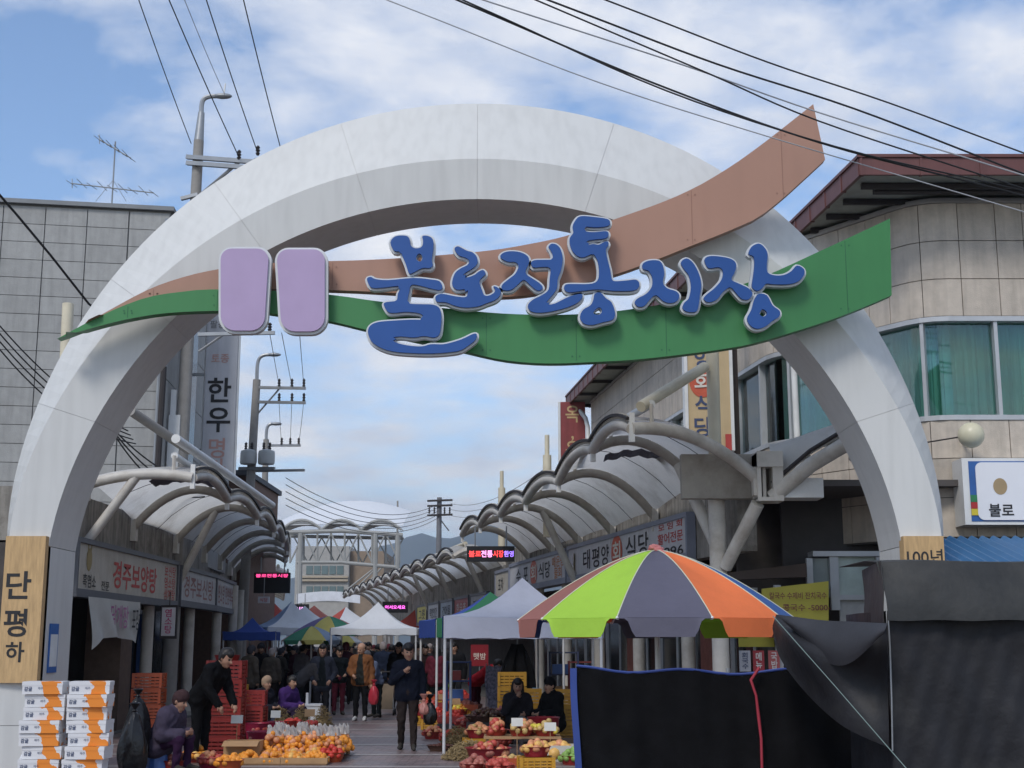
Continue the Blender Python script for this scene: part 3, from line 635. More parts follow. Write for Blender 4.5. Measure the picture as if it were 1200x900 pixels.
# corner node of the right canopy, its mast and the canopy that turns the corner
ms = thing('canopy_mast', 'round white mast carrying the canopy corner with diagonal struts', 'mast', (3.3, 21.6, 0))
bx = P(840, 600, 21.6).x
tube('column', [(bx, 21.6, 0), (bx, 21.6, 4.6)], .135, M_steel, ms, 16)
tube('upper_mast', [(bx, 21.6, 4.6), (bx, 21.6, P(840, 405, 21.6).z)], .105, M_cream, ms, 16)
tube('tie_pipe', [P(826, 430, 21.5), TR[0] + V((.15, .1, .35))], .085, M_cream, ms)
node = P(885, 560, 21.0)
tube('strut', [P(796, 545, 22.3), P(842, 645, 21.7)], .10, M_steel, ms, 12)
tube('strut', [P(888, 590, 20.9), P(850, 665, 21.5)], .105, M_steel, ms, 12)
nb = MB(); z0 = P(895, 585, 20.9).z; z1 = P(895, 532, 20.9).z; xn = P(893, 560, 20.9).x
nb.box((xn - .10, 20.75, z0), (xn - .04, 21.2, z1)); nb.box((xn + .14, 20.75, z0), (xn + .30, 21.2, z1)); nb.box((xn - .10, 20.72, z1 - .22), (xn + .30, 21.22, z1 + .02)); nb.box((xn + .0, 20.85, z0), (xn + .05, 21.1, z1)); nb.box((xn - .1, 20.74, z0 - .04), (xn + .3, 21.2, z0 + .02))
nb.build('node_box', M_steel, ms)
MB().box((xn + .30, 20.8, P(940, 583, 20.8).z), (P(965, 570, 20.8).x, 21.3, P(940, 560, 20.8).z)).build('beam_end', M_white, ms)
MB().box((xn - 1.2, 21.25, z0 + .05), (xn + .3, 21.45, z0 + .75)).build('fascia_beam', mat('beam_beige', (.36, .33, .285), .8, var=.15, dirt=(.2, .17, .14), dirtamt=.7), ms)
# canopy along the front facade
ft = [(7.6, 19.2, 4.75), (6.0, 19.7, 4.75), (4.35, 20.9, 4.35)]
tc_ = [P(905, 583, 20.9), P(950, 545, 20.6), P(985, 524, 20.3), P(1018, 508, 20.1), P(1040, 502, 20.0), P(1052, 503, 19.9)]
fc = thing('front_canopy', 'canopy bay turning the corner behind the right leg of the arch', 'canopy', (6, 20, 0))
tube('edge_arch', [p for p in tc_], .12, M_steel, fc, 12)
def fsf(u, v):
    k = min(int(u * 5), 4); t = u * 5 - k; a = tc_[k].lerp(tc_[k + 1], t); return V((a.x + .1 * v, lerp(a.y, 21.5, v), lerp(a.z + .16, 4.75, v) + .25 * math.sin(math.pi * v)))
MB().sheet(fsf, 15, 6, .02).build('membrane', M_memb, fc, True)
es = [p + V((0, -.02, .22)) for p in tc_]
MB().tube(es, .035, 6).build('edge_strip', M_dark, fc)
for k in range(3): tube('rib', [tc_[k + 1] + V((0, .05, .05)), (tc_[k + 1] + V((.1, .9, .3))), V((tc_[k + 1].x + .1, 21.5, 4.55))], .07, M_steel, fc)
# left canopy mast and pipes
ml = thing('canopy_mast', 'white square mast rising behind the left canopy beside the beef banner', 'mast', (-7.75, 31.2, 4.2))
a = P(203, 545, 31.2); b = P(203, 487, 31.2); c = P(206, 457, 31.2)
MB().box((a.x - .13, 31.1, 4.2), (a.x + .13, 31.3, b.z)).build('mast_base', M_white, ml)
MB().box((b.x - .06, 31.15, b.z), (b.x + .06, 31.25, c.z)).build('mast_tip', M_white, ml)
tube('tie_pipe', [P(154, 482, 24.5), P(222, 528, 26.0)], .09, M_pole, ml)
tube('eave_tie', [P(206, 514, 24.2), P(319, 592, 33.5)], .085, M_white, ml)
mp_ = thing('canopy_mast', 'cream mast standing against the grey panel wall', 'mast', (P(80, 400, 25).x, 25, 0))
tube('post', [(P(78, 500, 25).x, 25, 0), (P(80, 356, 25).x, 25, P(80, 356, 25).z)], .11, M_cream, mp_, 12)
for px, py, Y, lab in ((641, 510, 33, 'cream stub mast on the right canopy nearer the red sign'), (588, 552, 40, 'cream stub mast on the right canopy farther from the red sign')):
    q = P(px, py, Y); st = thing('stub_mast', lab, 'mast', (q.x, Y, 4.6))
    tube('base', [(q.x, Y, 4.2), (q.x, Y, q.z - .5)], .11, M_cream, st); tube('tip', [(q.x, Y, q.z - .5), q], .06, M_cream, st)

# ------------------------------------------------------------------ shops under the left canopy
shop = thing('shop_row', 'low row of shops with dark open fronts under the left canopy', 'building', (-9.5, 30, 0))
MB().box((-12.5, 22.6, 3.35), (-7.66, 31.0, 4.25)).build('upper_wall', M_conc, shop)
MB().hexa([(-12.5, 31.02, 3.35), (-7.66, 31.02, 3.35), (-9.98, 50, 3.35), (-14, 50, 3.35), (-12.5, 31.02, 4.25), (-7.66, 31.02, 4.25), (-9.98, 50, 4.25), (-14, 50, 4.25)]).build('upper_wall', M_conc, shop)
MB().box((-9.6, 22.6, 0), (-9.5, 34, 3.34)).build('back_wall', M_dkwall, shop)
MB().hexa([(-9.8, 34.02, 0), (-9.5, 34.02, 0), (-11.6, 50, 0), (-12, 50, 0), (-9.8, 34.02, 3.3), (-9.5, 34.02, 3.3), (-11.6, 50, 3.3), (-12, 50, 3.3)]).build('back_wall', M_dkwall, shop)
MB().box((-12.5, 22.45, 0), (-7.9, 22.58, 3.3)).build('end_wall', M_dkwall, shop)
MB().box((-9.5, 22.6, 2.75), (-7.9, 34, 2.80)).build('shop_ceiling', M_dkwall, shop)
brown_tile = mat('brown_tile', (.115, .075, .055), .6, var=.25, scale=6)
MB().box((-8.4, 27.2, 0), (-7.7, 28.0, 2.5)).build('tiled_pillar', brown_tile, shop)
for y0 in (23.0, 24.1, 25.2): MB().box((-9.2, y0, .05), (-9.12, y0 + 1.02, 2.5)).build('sliding_door', mat('door_dark', (.025, .023, .022), .25, var=.2, spec=.6), shop); 
for k in range(4): MB().box((-8.3, 29.1 + .9 * k, .05), (-8.24, 29.95 + .9 * k, 2.4)).build('shop_window', M_glassdark, shop)
MB().box((-8.2, 30.2, .0), (-8.1, 30.9, 2.3)).build('blue_shutter', mat('shutter_blue', (.03, .07, .2), .5), shop)
MB().box((-8.4, 33.2, .0), (-8.3, 34.1, 2.3)).build('blue_shutter', MATS['shutter_blue'], shop)
for i, (x, y) in enumerate([(-7.72, 29.2), (-7.78, 33.2), (-7.85, 36.6), (-7.95, 39.2), (-8.4, 42.4), (-9.0, 46)]):
    pp = thing('canopy_column', 'slim round cream column holding the left canopy', 'column', (x, y, 0), 'columns along the left shop fronts')
    tube('shaft', [(x, y, 0), (x, y, 3.3)], .125, M_steel, pp, 14); MB().box((x - .17, y - .17, 0), (x + .17, y + .17, .1)).build('base_plate', M_steel, pp)
# fascia signs of the left row
def board(name, label, a, b, z0, z1, th, m, mf, par=None):
    a, b = V((*a, 0)), V((*b, 0)); d = (b - a).normalized(); n = V((d.y, -d.x, 0))
    t = thing(name, label, 'sign', ((a.x + b.x) / 2, (a.y + b.y) / 2, z0))
    MB().obox((a + b) / 2 + V((0, 0, (z0 + z1) / 2)) - n * th / 2, d, (0, 0, 1), (b - a).length / 2, (z1 - z0) / 2, th / 2).build('board', m, t)
    fr = MB(); L_ = (b - a).length; c = (a + b) / 2
    fr.obox(c + V((0, 0, z1)) - n * th * .4, d, (0, 0, 1), L_ / 2 + .03, .045, th * .62); fr.obox(c + V((0, 0, z0)) - n * th * .4, d, (0, 0, 1), L_ / 2 + .03, .07, th * .62)
    fr.obox(a + V((0, 0, (z0 + z1) / 2)) - n * th * .4, d, (0, 0, 1), .04, (z1 - z0) / 2, th * .6); fr.obox(b + V((0, 0, (z0 + z1) / 2)) - n * th * .4, d, (0, 0, 1), .04, (z1 - z0) / 2, th * .6)
    fr.build('frame', mf, t); return t, (lambda u, v, o=.006: a.lerp(b, u) + V((0, 0, lerp(z0, z1, v))) + n * o), d
signface = mat('sign_face_old', (.46, .43, .37), .5, var=.10, scale=2, streak=.15, dirt=(.30, .24, .15), dirtamt=.6)
signface2 = mat('sign_face_grey', (.46, .46, .47), .5, var=.08, scale=2, streak=.2, dirt=(.30, .27, .24), dirtamt=.5)
M_sframe = mat('sign_frame', (.10, .105, .12), .5)
M_faded = mat('ink_faded', (.30, .16, .15), .7); M_olive = mat('ink_olive', (.28, .22, .10), .7)
s1, at, d = board('shop_sign', 'long weathered tonic soup sign with red brush lettering', (-7.45, 23.35), (-7.45, 30.45), 2.52, 3.42, .22, signface, M_sframe)
text('경주보양탕', s1, at(.53, .47), d, (0, 0, 1), .52, M_red, width=3.15, bold=.02)
text('보신탕\n염소탕\n삼계탕', s1, at(.91, .48), d, (0, 0, 1), .74, M_red, width=.95, bold=.01)
text('흑염소', s1, at(.11, .25), d, (0, 0, 1), .24, M_ink, width=.75); text('전문', s1, at(.245, .2), d, (0, 0, 1), .17, M_ink, width=.5)
q = at(.10, .66); gb = MB(); gb.sphere(q, .16, 2, sc=(.06, 1, 1.3)); gb.sphere(q + V((0, -.09, .22)), .05, 1, sc=(.1, .6, 1.6)); gb.sphere(q + V((0, .09, .22)), .05, 1, sc=(.1, .6, 1.6)); gb.build('picture', M_olive, s1)
s2, at, d = board('shop_sign', 'long faded sign with worn pink lettering next to the tonic soup sign', (-7.45, 30.75), (-7.6, 35.2), 2.56, 3.36, .2, signface2, M_sframe)
text('경주보신탕', s2, at(.5, .5), d, (0, 0, 1), .5, M_faded, width=3.6)
s3, at, d = board('shop_sign', 'long faded sign of thin dark columns of letters at the end of the shop row', (-7.62, 35.3), (-8.0, 39.6), 2.56, 3.36, .2, signface2, M_sframe)
text('염소탕 한방백숙', s3, at(.5, .5), d, (0, 0, 1), .5, M_faded, width=3.4)
# cloth banner hung below the first sign
cb_ = thing('cloth_banner', 'white cloth banner with pink and black lettering tied below the tonic soup sign', 'banner', (-7.3, 25, 1.8))
def bf(u, v):
    y = lerp(23.75, 27.0, u); zb = 1.68 + .10 * math.sin(u * 3.2) - (.0 if u > .12 else .16 * (1 - u / .12)) + .12 * (u < .3) * (.3 - u)
    return V((-7.33 + .05 * math.sin(u * 17 + v * 3) * (1 - v) + .03 * math.sin(u * 7), y + (1 - v) * .35 * (1 - u), lerp(zb, 2.46, v)))
MB().sheet(bf, 30, 8, .004).build('cloth', mat('banner_cloth', (.62, .63, .60), .8, var=.08, trans=.2), cb_, True)
for body, u, mm, wd in (('닭개장', .55, mat('ink_pink', (.42, .16, .32), .7), 1.15), ('포장', .88, M_ink, .5)):
    c = bf(u, .55); text(body, cb_, c + V((.075, 0, 0)), (0, 1, 0), (0, 0, 1), .42, mm, width=wd, bold=.01)
hs = thing('hanging_sign', 'small white hanging sign with pink letters below the faded sign', 'sign', (-7.2, 28.9, 1.5))
q = P(198, 728, 28.6); MB().box((q.x - .14, 28.55, q.z - .30), (q.x + .14, 28.63, q.z + .28)).build('panel', mat('sign_pale', (.55, .53, .55), .5), hs)
fr = MB(); fr.box((q.x - .17, 28.56, q.z - .36), (q.x + .17, 28.64, q.z - .302)); fr.box((q.x - .17, 28.56, q.z + .282), (q.x + .17, 28.64, q.z + .33)); fr.box((q.x - .17, 28.56, q.z - .302), (q.x - .142, 28.64, q.z + .282)); fr.box((q.x + .142, 28.56, q.z - .302), (q.x + .17, 28.64, q.z + .282)); fr.build('frame', M_dark, hs)
text(vertical('염소탕'), hs, (q.x, 28.544, q.z), (1, 0, 0), (0, 0, 1), .5, mat('ink_magenta', (.45, .05, .16), .6)); tube('chain', [(q.x, 28.6, q.z + .33), (q.x, 28.6, q.z + .6)], .01, M_dark, hs, 5)

# ------------------------------------------------------------------ tall grey building on the left
gbld = thing('grey_building', 'tall grey panel-clad building behind the left leg of the arch', 'building', (-11, 32, 0))
gx1 = P(197, 300, 30.5).x; ztop = P(195, 248, 30.5).z
fpth = Path([V((-19, 28.6, 0)), V((gx1, 30.5, 0)), V((gx1 - .9, 42.5, 0))]); fpth.side = 1
strip(fpth, 0, fpth.L, 0, ztop, -.4, 0, 1).build('wall_core', M_greyj, gbld) if False else None
dcor = (V((gx1, 30.5, 0)) - V((-19, 28.6, 0))).length
MB().hexa([(-19, 28.65, 3.8), (gx1, 30.55, 3.8), (gx1 - .9, 42.5, 3.8), (-19, 42.5, 3.8), (-19, 28.65, ztop), (gx1, 30.55, ztop), (gx1 - .9, 42.5, ztop), (-19, 42.5, ztop)]).build('wall_core', M_greyj, gbld)
pw, ph = .93, .425
nrow = int((ztop - 4.2) / ph)
for i in range(6):
    d1 = dcor - i * pw; d0 = d1 - pw
    if i == 0: d0 = d1 - .92
    for j in range(nrow):
        z1 = ztop - .05 - j * ph; a, b = fpth.at(d0 + .012), fpth.at(d1 - .012); zz = z1 - ph + .014
        MB().hexa([(a.x, a.y + .045, zz), (b.x, b.y + .045, zz), (b.x, b.y + .10, zz), (a.x, a.y + .10, zz), (a.x, a.y + .045, z1), (b.x, b.y + .045, z1), (b.x, b.y + .10, z1), (a.x, a.y + .10, z1)][0:0] or
                  [(a.x, a.y - .0, zz), (b.x, b.y - .0, zz), (b.x, b.y + .06, zz), (a.x, a.y + .06, zz), (a.x, a.y - .0, z1), (b.x, b.y - .0, z1), (b.x, b.y + .06, z1), (a.x, a.y + .06, z1)]).build('wall_panel', M_grey, gbld)
for i in range(3):
    y0 = 30.62 + i * 3.9
    for j in range(6):
        z1 = ztop - .05 - j * 1.3; x0 = gx1 - .075 * (y0 - 30.5) + .02
        MB().hexa([(x0 - .1, y0, z1 - 1.28), (x0 + .02, y0, z1 - 1.28), (x0 - .27, y0 + 3.85, z1 - 1.28), (x0 - .4, y0 + 3.85, z1 - 1.28), (x0 - .1, y0, z1), (x0 + .02, y0, z1), (x0 - .27, y0 + 3.85, z1), (x0 - .4, y0 + 3.85, z1)]).build('side_panel', M_grey, gbld)
cap = [(-19, 28.5), (gx1 + .1, 30.42), (gx1 - .8, 42.6), (-19, 42.6)]
floor_plate(cap, ztop, ztop + .10).build('coping', mat('coping', (.20, .21, .22), .6), gbld)
tube('drainpipe', [(gx1 - .05, 30.42, ztop - .2), (gx1 - .05, 30.42, 4)], .05, M_metal, gbld, 8)
MB().box((gx1 + .02, 32.5, 5.4), (gx1 + .06, 33.6, 10.2)).build('dark_window', M_glassdark, gbld)
an = thing('roof_antenna', 'two-tier television aerial on the grey building roof', 'antenna', (P(131, 240, 32).x, 32, ztop))
q0, q1 = P(131, 240, 32), P(132, 166, 32); tube('mast', [(q0.x, 32, ztop + .05), (q0.x, 32, q1.z)], .02, M_metal, an, 6)
for (xa, ya), (xb, yb), n in (((84, 215), (180, 226), 9), ((116, 163), (153, 185), 9)):
    A_, B_ = P(xa, ya, 32), P(xb, yb, 31.4); tube('boom', [A_, B_], .016, M_metal, an, 6)
    e = MB()
    for k in range(n): p = A_.lerp(B_, k / (n - 1)); e.tube([p + V((-.04, -.28, .05 if k % 2 else -.02)), p + V((.04, .28, 0))], .008, 5)
    e.tube([A_ + V((.02, 0, -.12)), A_ + V((.0, 0, .12))], .012, 5); e.build('element', M_metal, an)
for x in (112, 148): tube('guy', [P(x, 236, 32), (q0.x, 32, q1.z - 1.0)], .006, M_metal, an, 4)
# vertical beef banner sign
bs = thing('vertical_sign', 'tall white vertical beef sign with black brush letters on the grey building', 'sign', (P(256, 460, 33).x, 33, 5))
xl, xr = P(238, 500, 33).x, P(275, 500, 33).x; zt, zb = P(256, 330, 33).z, P(256, 560, 33).z
MB().box((xl, 33, zb), (xr, 33.18, zt)).build('panel', mat('sign_greywhite', (.50, .50, .52), .5, var=.06, streak=.12), bs)
for x in (xl - .02, xr + .02): tube('side_frame', [(x, 33.08, zb), (x, 33.08, zt)], .035, M_white, bs, 8)
text('한', bs, P(257, 457, 32.99), (1, 0, 0), (0, 0, 1), .62, M_ink, bold=.02); text('우', bs, P(256, 492, 32.99), (1, 0, 0), (0, 0, 1), .62, M_ink, bold=.02)
text('명', bs, P(254, 525, 32.99), (1, 0, 0), (0, 0, 1), .5, mat('ink_peach', (.50, .30, .26), .7)); text('가', bs, P(253, 549, 32.99), (1, 0, 0), (0, 0, 1), .5, MATS['ink_peach'])
text('토종', bs, P(258, 420, 32.99), (1, 0, 0), (0, 0, 1), .22, MATS['ink_peach']); text('팔공산', bs, P(260, 380, 32.99), (1, 0, 0), (0, 0, 1), .2, mat('ink_grey', (.2, .2, .2), .7))
for z in (6.3, 8.2): MB().box((xl - .75, 33.05, z), (xl - .03, 33.12, z + .07)).build('sign_bracket', M_metal, bs)
bb = MB().box((-11.5, 46, 0), (P(291, 560, 46).x, 52, P(280, 558, 46).z)).build('back_building_walls', mat('brick_brown', (.16, .10, .075), .85, var=.2, scale=8), None)
tb = thing('brick_house', 'brown brick house with a dark flat roof behind the transformer pole', 'building', (-10, 49, 0)); bb.name = 'wall'; bb.parent = tb; bb.matrix_parent_inverse = Matrix.Translation(-tb.location)
MB().box((-11.8, 45.7, P(280, 558, 46).z), (P(294, 560, 46).x, 52.3, P(280, 552, 46).z)).build('roof', mat('slate_roof', (.07, .075, .085), .7), tb)

# ------------------------------------------------------------------ right shop row below the stone building
rs = thing('restaurant_row', 'row of small restaurants with dirty concrete band under the right canopy', 'building', (3, 30, 0))
wl = lambda Y: 7.86 - .2 * Y + .0   # wall line
def wallseg(y0, y1, z0, z1, off, th, nm, m):
    MB().hexa([(wl(y0) + off, y0, z0), (wl(y0) + off + th, y0, z0), (wl(y1) + off + th, y1, z0), (wl(y1) + off, y1, z0), (wl(y0) + off, y0, z1), (wl(y0) + off + th, y0, z1), (wl(y1) + off + th, y1, z1), (wl(y1) + off, y1, z1)]).build(nm, m, rs)
wallseg(21.9, 41, 3.12, 4.35, .16, .3, 'upper_wall', M_conc); wallseg(41.02, 78, 2.6, 4.0, .16, .3, 'upper_wall', M_conc)
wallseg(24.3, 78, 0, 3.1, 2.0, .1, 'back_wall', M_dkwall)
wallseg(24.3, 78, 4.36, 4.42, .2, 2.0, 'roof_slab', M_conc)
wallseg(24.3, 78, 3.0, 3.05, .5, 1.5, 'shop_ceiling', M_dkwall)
for k in range(9):
    y0 = 22.4 + 2.05 * k
    wallseg(y0 + .05, y0 + 1.0, .05, 2.5, .95, .05, 'glass_door', M_glassdark); wallseg(y0 + 1.05, y0 + 2.0, .7, 2.5, .95, .05, 'shop_window', M_glassdark)
    wallseg(y0 - .03, y0 + .03, 0, 2.6, .9, .1, 'door_post', M_frame); wallseg(y0 + 1.0, y0 + 1.04, 0, 2.6, .92, .09, 'door_post', M_frame)
red_tile = mat('red_brick', (.20, .07, .05), .8, var=.25, scale=7)
wallseg(24.6, 25.6, 0, 2.5, .75, .12, 'brick_pier', red_tile); wallseg(29.6, 30.4, 0, 2.5, .75, .12, 'brick_pier', red_tile)
for x, y in ((3.14, 24.6), (2.54, 27.6), (1.94, 30.6), (1.34, 33.6), (.74, 36.6)):
    pp = thing('canopy_column', 'slim round cream column holding the right canopy', 'column', (x, y, 0), 'columns along the restaurant fronts')
    tube('shaft', [(x, y, 0), (x, y, 3.1)], .125, M_steel, pp, 14); MB().box((x - .17, y - .17, 0), (x + .17, y + .17, .1)).build('base_plate', M_steel, pp)
def rboard(name, label, y_far, y_near, z0, z1, face):
    return board(name, label, (wl(y_far), y_far), (wl(y_near), y_near), z0, z1, .14, face, mat('sign_frame_blue', (.22, .24, .30), .5))
face_w = mat('sign_face_white', (.50, .50, .52), .45, var=.05, streak=.12)
t1, at, d = rboard('restaurant_sign', 'long white raw fish restaurant sign with a red circle round one letter', 32.6, 23.9, 3.16, 3.90, face_w)
t1.location = t1.location
for ch, u in zip('태평양', (.20, .29, .38)): text(ch, t1, at(u, .50), d, (0, 0, 1), .44, M_ink, width=.62, bold=.012)
ci = MB(); c0_ = at(.485, .52, .008); ci.add([c0_ + V(d) * .42 * math.cos(R(a)) + V((0, 0, .34 * math.sin(R(a)))) for a in range(0, 360, 15)], [tuple(range(24))]); ci.build('red_disc', mat('disc_red', (.52, .10, .05), .5), t1)
text('회', t1, at(.485, .52, .014), d, (0, 0, 1), .42, mat('sign_cream', (.66, .6, .52), .5), width=.6, bold=.02)
for ch, u in zip('식당', (.60, .70)): text(ch, t1, at(u, .54), d, (0, 0, 1), .46, M_ink, width=.68, bold=.012)
text('모 임 회', t1, at(.89, .84), d, (0, 0, 1), .13, M_red, width=1.4); text('활어전문', t1, at(.89, .55), d, (0, 0, 1), .2, M_red, width=1.5); text('3996', t1, at(.89, .2), d, (0, 0, 1), .18, M_ink, width=1.5)
c0_ = at(.07, .5, .01); gl_ = MB(); gl_.sphere(c0_ + V((0, 0, .1)), .12, 2, sc=(.1, 1, 1)); gl_.box((c0_.x - .01, c0_.y - .05, c0_.z - .28), (c0_.x + .01, c0_.y + .05, c0_.z)); gl_.build('picture', M_olive, t1)
t2, at, d = rboard('restaurant_sign', 'white restaurant sign with a red disc and orange menu lettering at its end', 39.6, 32.8, 3.16, 3.88, face_w)
for ch, u in zip('수포', (.18, .32)): text(ch, t2, at(u, .5), d, (0, 0, 1), .40, M_ink, width=.6)
c0_ = at(.47, .5, .008); ci = MB(); ci.add([c0_ + V(d) * .42 * math.cos(R(a)) + V((0, 0, .34 * math.sin(R(a)))) for a in range(0, 360, 15)], [tuple(range(24))]); ci.build('red_disc', MATS['disc_red'], t2)
text('회', t2, at(.47, .5, .014), d, (0, 0, 1), .4, MATS['sign_cream'], width=.6, bold=.02)
for ch, u in zip('식당', (.60, .71)): text(ch, t2, at(u, .5), d, (0, 0, 1), .42, M_ink, width=.6)
text('매운탕\n물회', t2, at(.88, .5), d, (0, 0, 1), .55, mat('ink_orange', (.5, .2, .07), .6), width=1.3)
t3, at, d = rboard('restaurant_sign', 'old yellowed sign panel at the far end of the restaurant signs', 41.8, 39.7, 3.0, 3.8, signface)
text('포차', t3, at(.4, .5), d, (0, 0, 1), .4, M_ink, width=.8)
for k in range(5):
    y = 43 + 3.4 * k; tt, at, d = board('shop_sign', 'small shop sign under the far right canopy, ' + ['grey weathered', 'red', 'pale blue', 'white', 'yellow'][k], (wl(y + 3) - .05, y + 3), (wl(y) - .05, y), 2.5, 3.25, .12, [signface2, mat('sign_red', (.42, .05, .04), .5), mat('sign_paleblue', (.35, .42, .5), .5), face_w, mat('sign_yellow', (.55, .46, .08), .5)][k], M_sframe)
    text(['정육점', '한우촌', '건어물', '떡방앗간', '그릇'][k], tt, at(.5, .5), d, (0, 0, 1), .4, M_ink if k != 1 else MATS['sign_cream'], width=2.0)
# vertical signs on the stone building
vt = thing('vertical_sign', 'tall tan vertical restaurant sign with blue letters beside the canopy mast', 'sign', (P(828, 460, 24.6).x, 24.6, 4.5))
xa, xb = P(806, 460, 24.6).x, P(856, 460, 24.6).x; zt, zb = P(830, 380, 24.6).z, P(830, 528, 24.6).z
MB().box((xa, 24.6, zb), (xb, 24.85, zt)).build('panel', mat('sign_tan', (.52, .39, .22), .55, var=.06, streak=.1), vt)
for x in (xa - .03, xb + .02): MB().box((x - .03, 24.57, zb), (x + .03, 24.88, zt)).build('side_frame', M_white, vt)
navy = mat('ink_navy', (.05, .07, .14), .6)
c = P(823, 447, 24.59); ci = MB(); ci.add([c + V((.24 * math.cos(R(a)), 0, .30 * math.sin(R(a)))) for a in range(0, 360, 15)], [tuple(range(24))]); ci.build('red_disc', MATS['disc_red'], vt)
for ch, py in (('양', 420), ('식', 474), ('당', 500)): text(ch, vt, P(824, py, 24.588), (1, 0, 0), (0, 0, 1), .36, navy, bold=.02)
text('회', vt, P(823, 447, 24.575), (1, 0, 0), (0, 0, 1), .36, MATS['sign_cream'], bold=.02)
MB().box((xb - .12, 24.56, zb), (xb - .01, 24.59, zb + .3)).build('red_corner', M_red, vt)
MB().box((xb + .06, 24.9, 4.3), (xb + .2, 25.0, 8.8)).build('dark_post', mat('post_brown', (.06, .04, .03), .6), vt)
pn = thing('white_post', 'thin white post standing in front of the teal curtained window', 'post', (P(932, 500, 23.5).x, 23.5, 3.4)); tube('shaft', [(P(934, 495, 23.5).x, 23.5, 4.0), (P(930, 430, 23.5).x, 23.5, 7.2)], .055, M_white, pn)
MB().box((P(934, 495, 23.5).x - .12, 23.38, 3.9), (P(934, 495, 23.5).x + .12, 23.62, 4.05)).build('foot', M_white, pn)
vr = thing('vertical_sign', 'dark red vertical sign with tan letters by the downpipe at the building end', 'sign', (P(670, 510, 41).x, 41, 4.5))
xa, xb = P(657, 500, 41).x, P(686, 500, 41).x; zt, zb = P(670, 471, 41).z, P(670, 565, 41).z
MB().box((xa, 41, zb), (xb, 41.2, zt)).build('panel', mat('sign_maroon', (.24, .05, .05), .55, streak=.2), vr); MB().box((xa - .07, 40.98, zb), (xa - .005, 41.22, zt)).build('side_frame', M_white, vr)
text(vertical('옥,옥포'), vr, P(671, 515, 40.99), (1, 0, 0), (0, 0, 1), 2.1, mat('ink_tan', (.5, .36, .18), .6), width=.42)

# ------------------------------------------------------------------ dark corner shop behind the arch's right leg
cs = thing('corner_shop', 'dark recessed corner shop with yellow menu board and white window frames', 'building', (6.5, 22.5, 0))
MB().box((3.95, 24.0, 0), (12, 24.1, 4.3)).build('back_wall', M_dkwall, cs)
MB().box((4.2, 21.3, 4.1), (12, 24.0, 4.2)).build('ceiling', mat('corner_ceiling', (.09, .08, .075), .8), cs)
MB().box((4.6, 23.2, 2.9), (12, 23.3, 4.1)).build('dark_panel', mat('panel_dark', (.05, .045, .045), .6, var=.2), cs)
x0, x1 = P(952, 650, 22.4).x, P(1012, 650, 22.4).x
zz = lambda py: P(980, py, 22.4).z
wfm = MB(); wfm.box((x0, 22.35, zz(652)), (12, 22.75, zz(646))); wfm.box((x0 + .28, 22.4, zz(715)), (x0 + .42, 22.5, zz(652))); wfm.box((x0 + .42, 22.42, zz(703)), (12, 22.5, zz(697))); wfm.box((x0 - .1, 22.4, zz(700)), (x0, 22.5, zz(654))); wfm.box((x1 + .2, 22.4, 1), (x1 + .3, 22.5, zz(652)))
wfm.build('window_frame', M_frame, cs)
MB().box((x0 + .43, 22.5, zz(697)), (x1 + .2, 22.54, zz(652))).build('frosted_pane', mat('frosted', (.42, .50, .46), .2, var=.25, scale=2.5, spec=.6), cs)
MB().box((x0 + .43, 22.5, .8), (x1 + .2, 22.54, zz(703))).build('lower_pane', mat('frosted2', (.42, .42, .41), .4, var=.2), cs)
MB().box((x0 + .0, 22.5, zz(700)), (x0 + .28, 22.54, zz(654))).build('side_pane', mat('pane_grey', (.18, .22, .22), .2, spec=.6), cs)
yb = MB().hexa([(P(893, 720, 22.2).x, 22.2, zz(745)), (P(970, 720, 22.0).x, 22.0, zz(745)), (P(970, 720, 22.0).x, 22.06, zz(745)), (P(893, 720, 22.2).x, 22.26, zz(745)), (P(893, 690, 22.2).x, 22.2, P(893, 690, 22.2).z), (P(971, 681, 22.0).x, 22.0, P(971, 681, 22.0).z), (P(971, 681, 22.0).x, 22.06, P(971, 681, 22.0).z), (P(893, 690, 22.2).x, 22.26, P(893, 690, 22.2).z)]).build('menu_board', mat('menu_yellow', (.42, .37, .05), .55, var=.08), cs)
text('칼국수 수제비 잔치국수', yb, P(935, 698, 22.0), (1, -.2, 0), (0, 0, 1), .11, mat('ink_maroon', (.16, .04, .04), .6), width=.9); text('콩국수 -5000-', yb, P(945, 712, 22.0), (1, -.2, 0), (0, 0, 1), .11, MATS['ink_maroon'], width=.75)
MB().box((P(866, 760, 22.6).x, 22.6, P(866, 758, 22.6).z), (P(925, 760, 22.6).x, 22.64, P(866, 731, 22.6).z)).build('menu_board', MATS['menu_yellow'], cs)
for xx, cc, tx in ((868, (.42, .42, .46), '회국수'), (884, (.33, .04, .05), '메뉴'), (902, (.40, .1, .1), '국밥')):
    q = P(xx, 772, 22.3); pb = MB().box((q.x - .02, 22.3, q.z - .2), (q.x + .16, 22.32, q.z + .13)).build('menu_card', mat('card_%d' % xx, cc, .6), cs); text(vertical(tx), pb, (q.x + .07, 22.29, q.z - .03), (1, 0, 0), (0, 0, 1), .26, navy if xx == 868 else M_white, width=.1)
MB().hexa([(P(845, 680, 23).x, 23, P(845, 680, 23).z), (P(945, 666, 22).x, 22, P(945, 676, 22).z), (P(945, 666, 22).x, 22.3, P(945, 676, 22).z), (P(845, 680, 23).x, 23.4, P(845, 680, 23).z), (P(845, 672, 23).x, 23, P(845, 672, 23).z), (P(945, 655, 22).x, 22, P(945, 660, 22).z), (P(945, 655, 22).x, 22.3, P(945, 660, 22).z), (P(845, 672, 23).x, 23.4, P(845, 672, 23).z)]).build('awning_beam', mat('awning_brown', (.07, .05, .04), .7), cs)
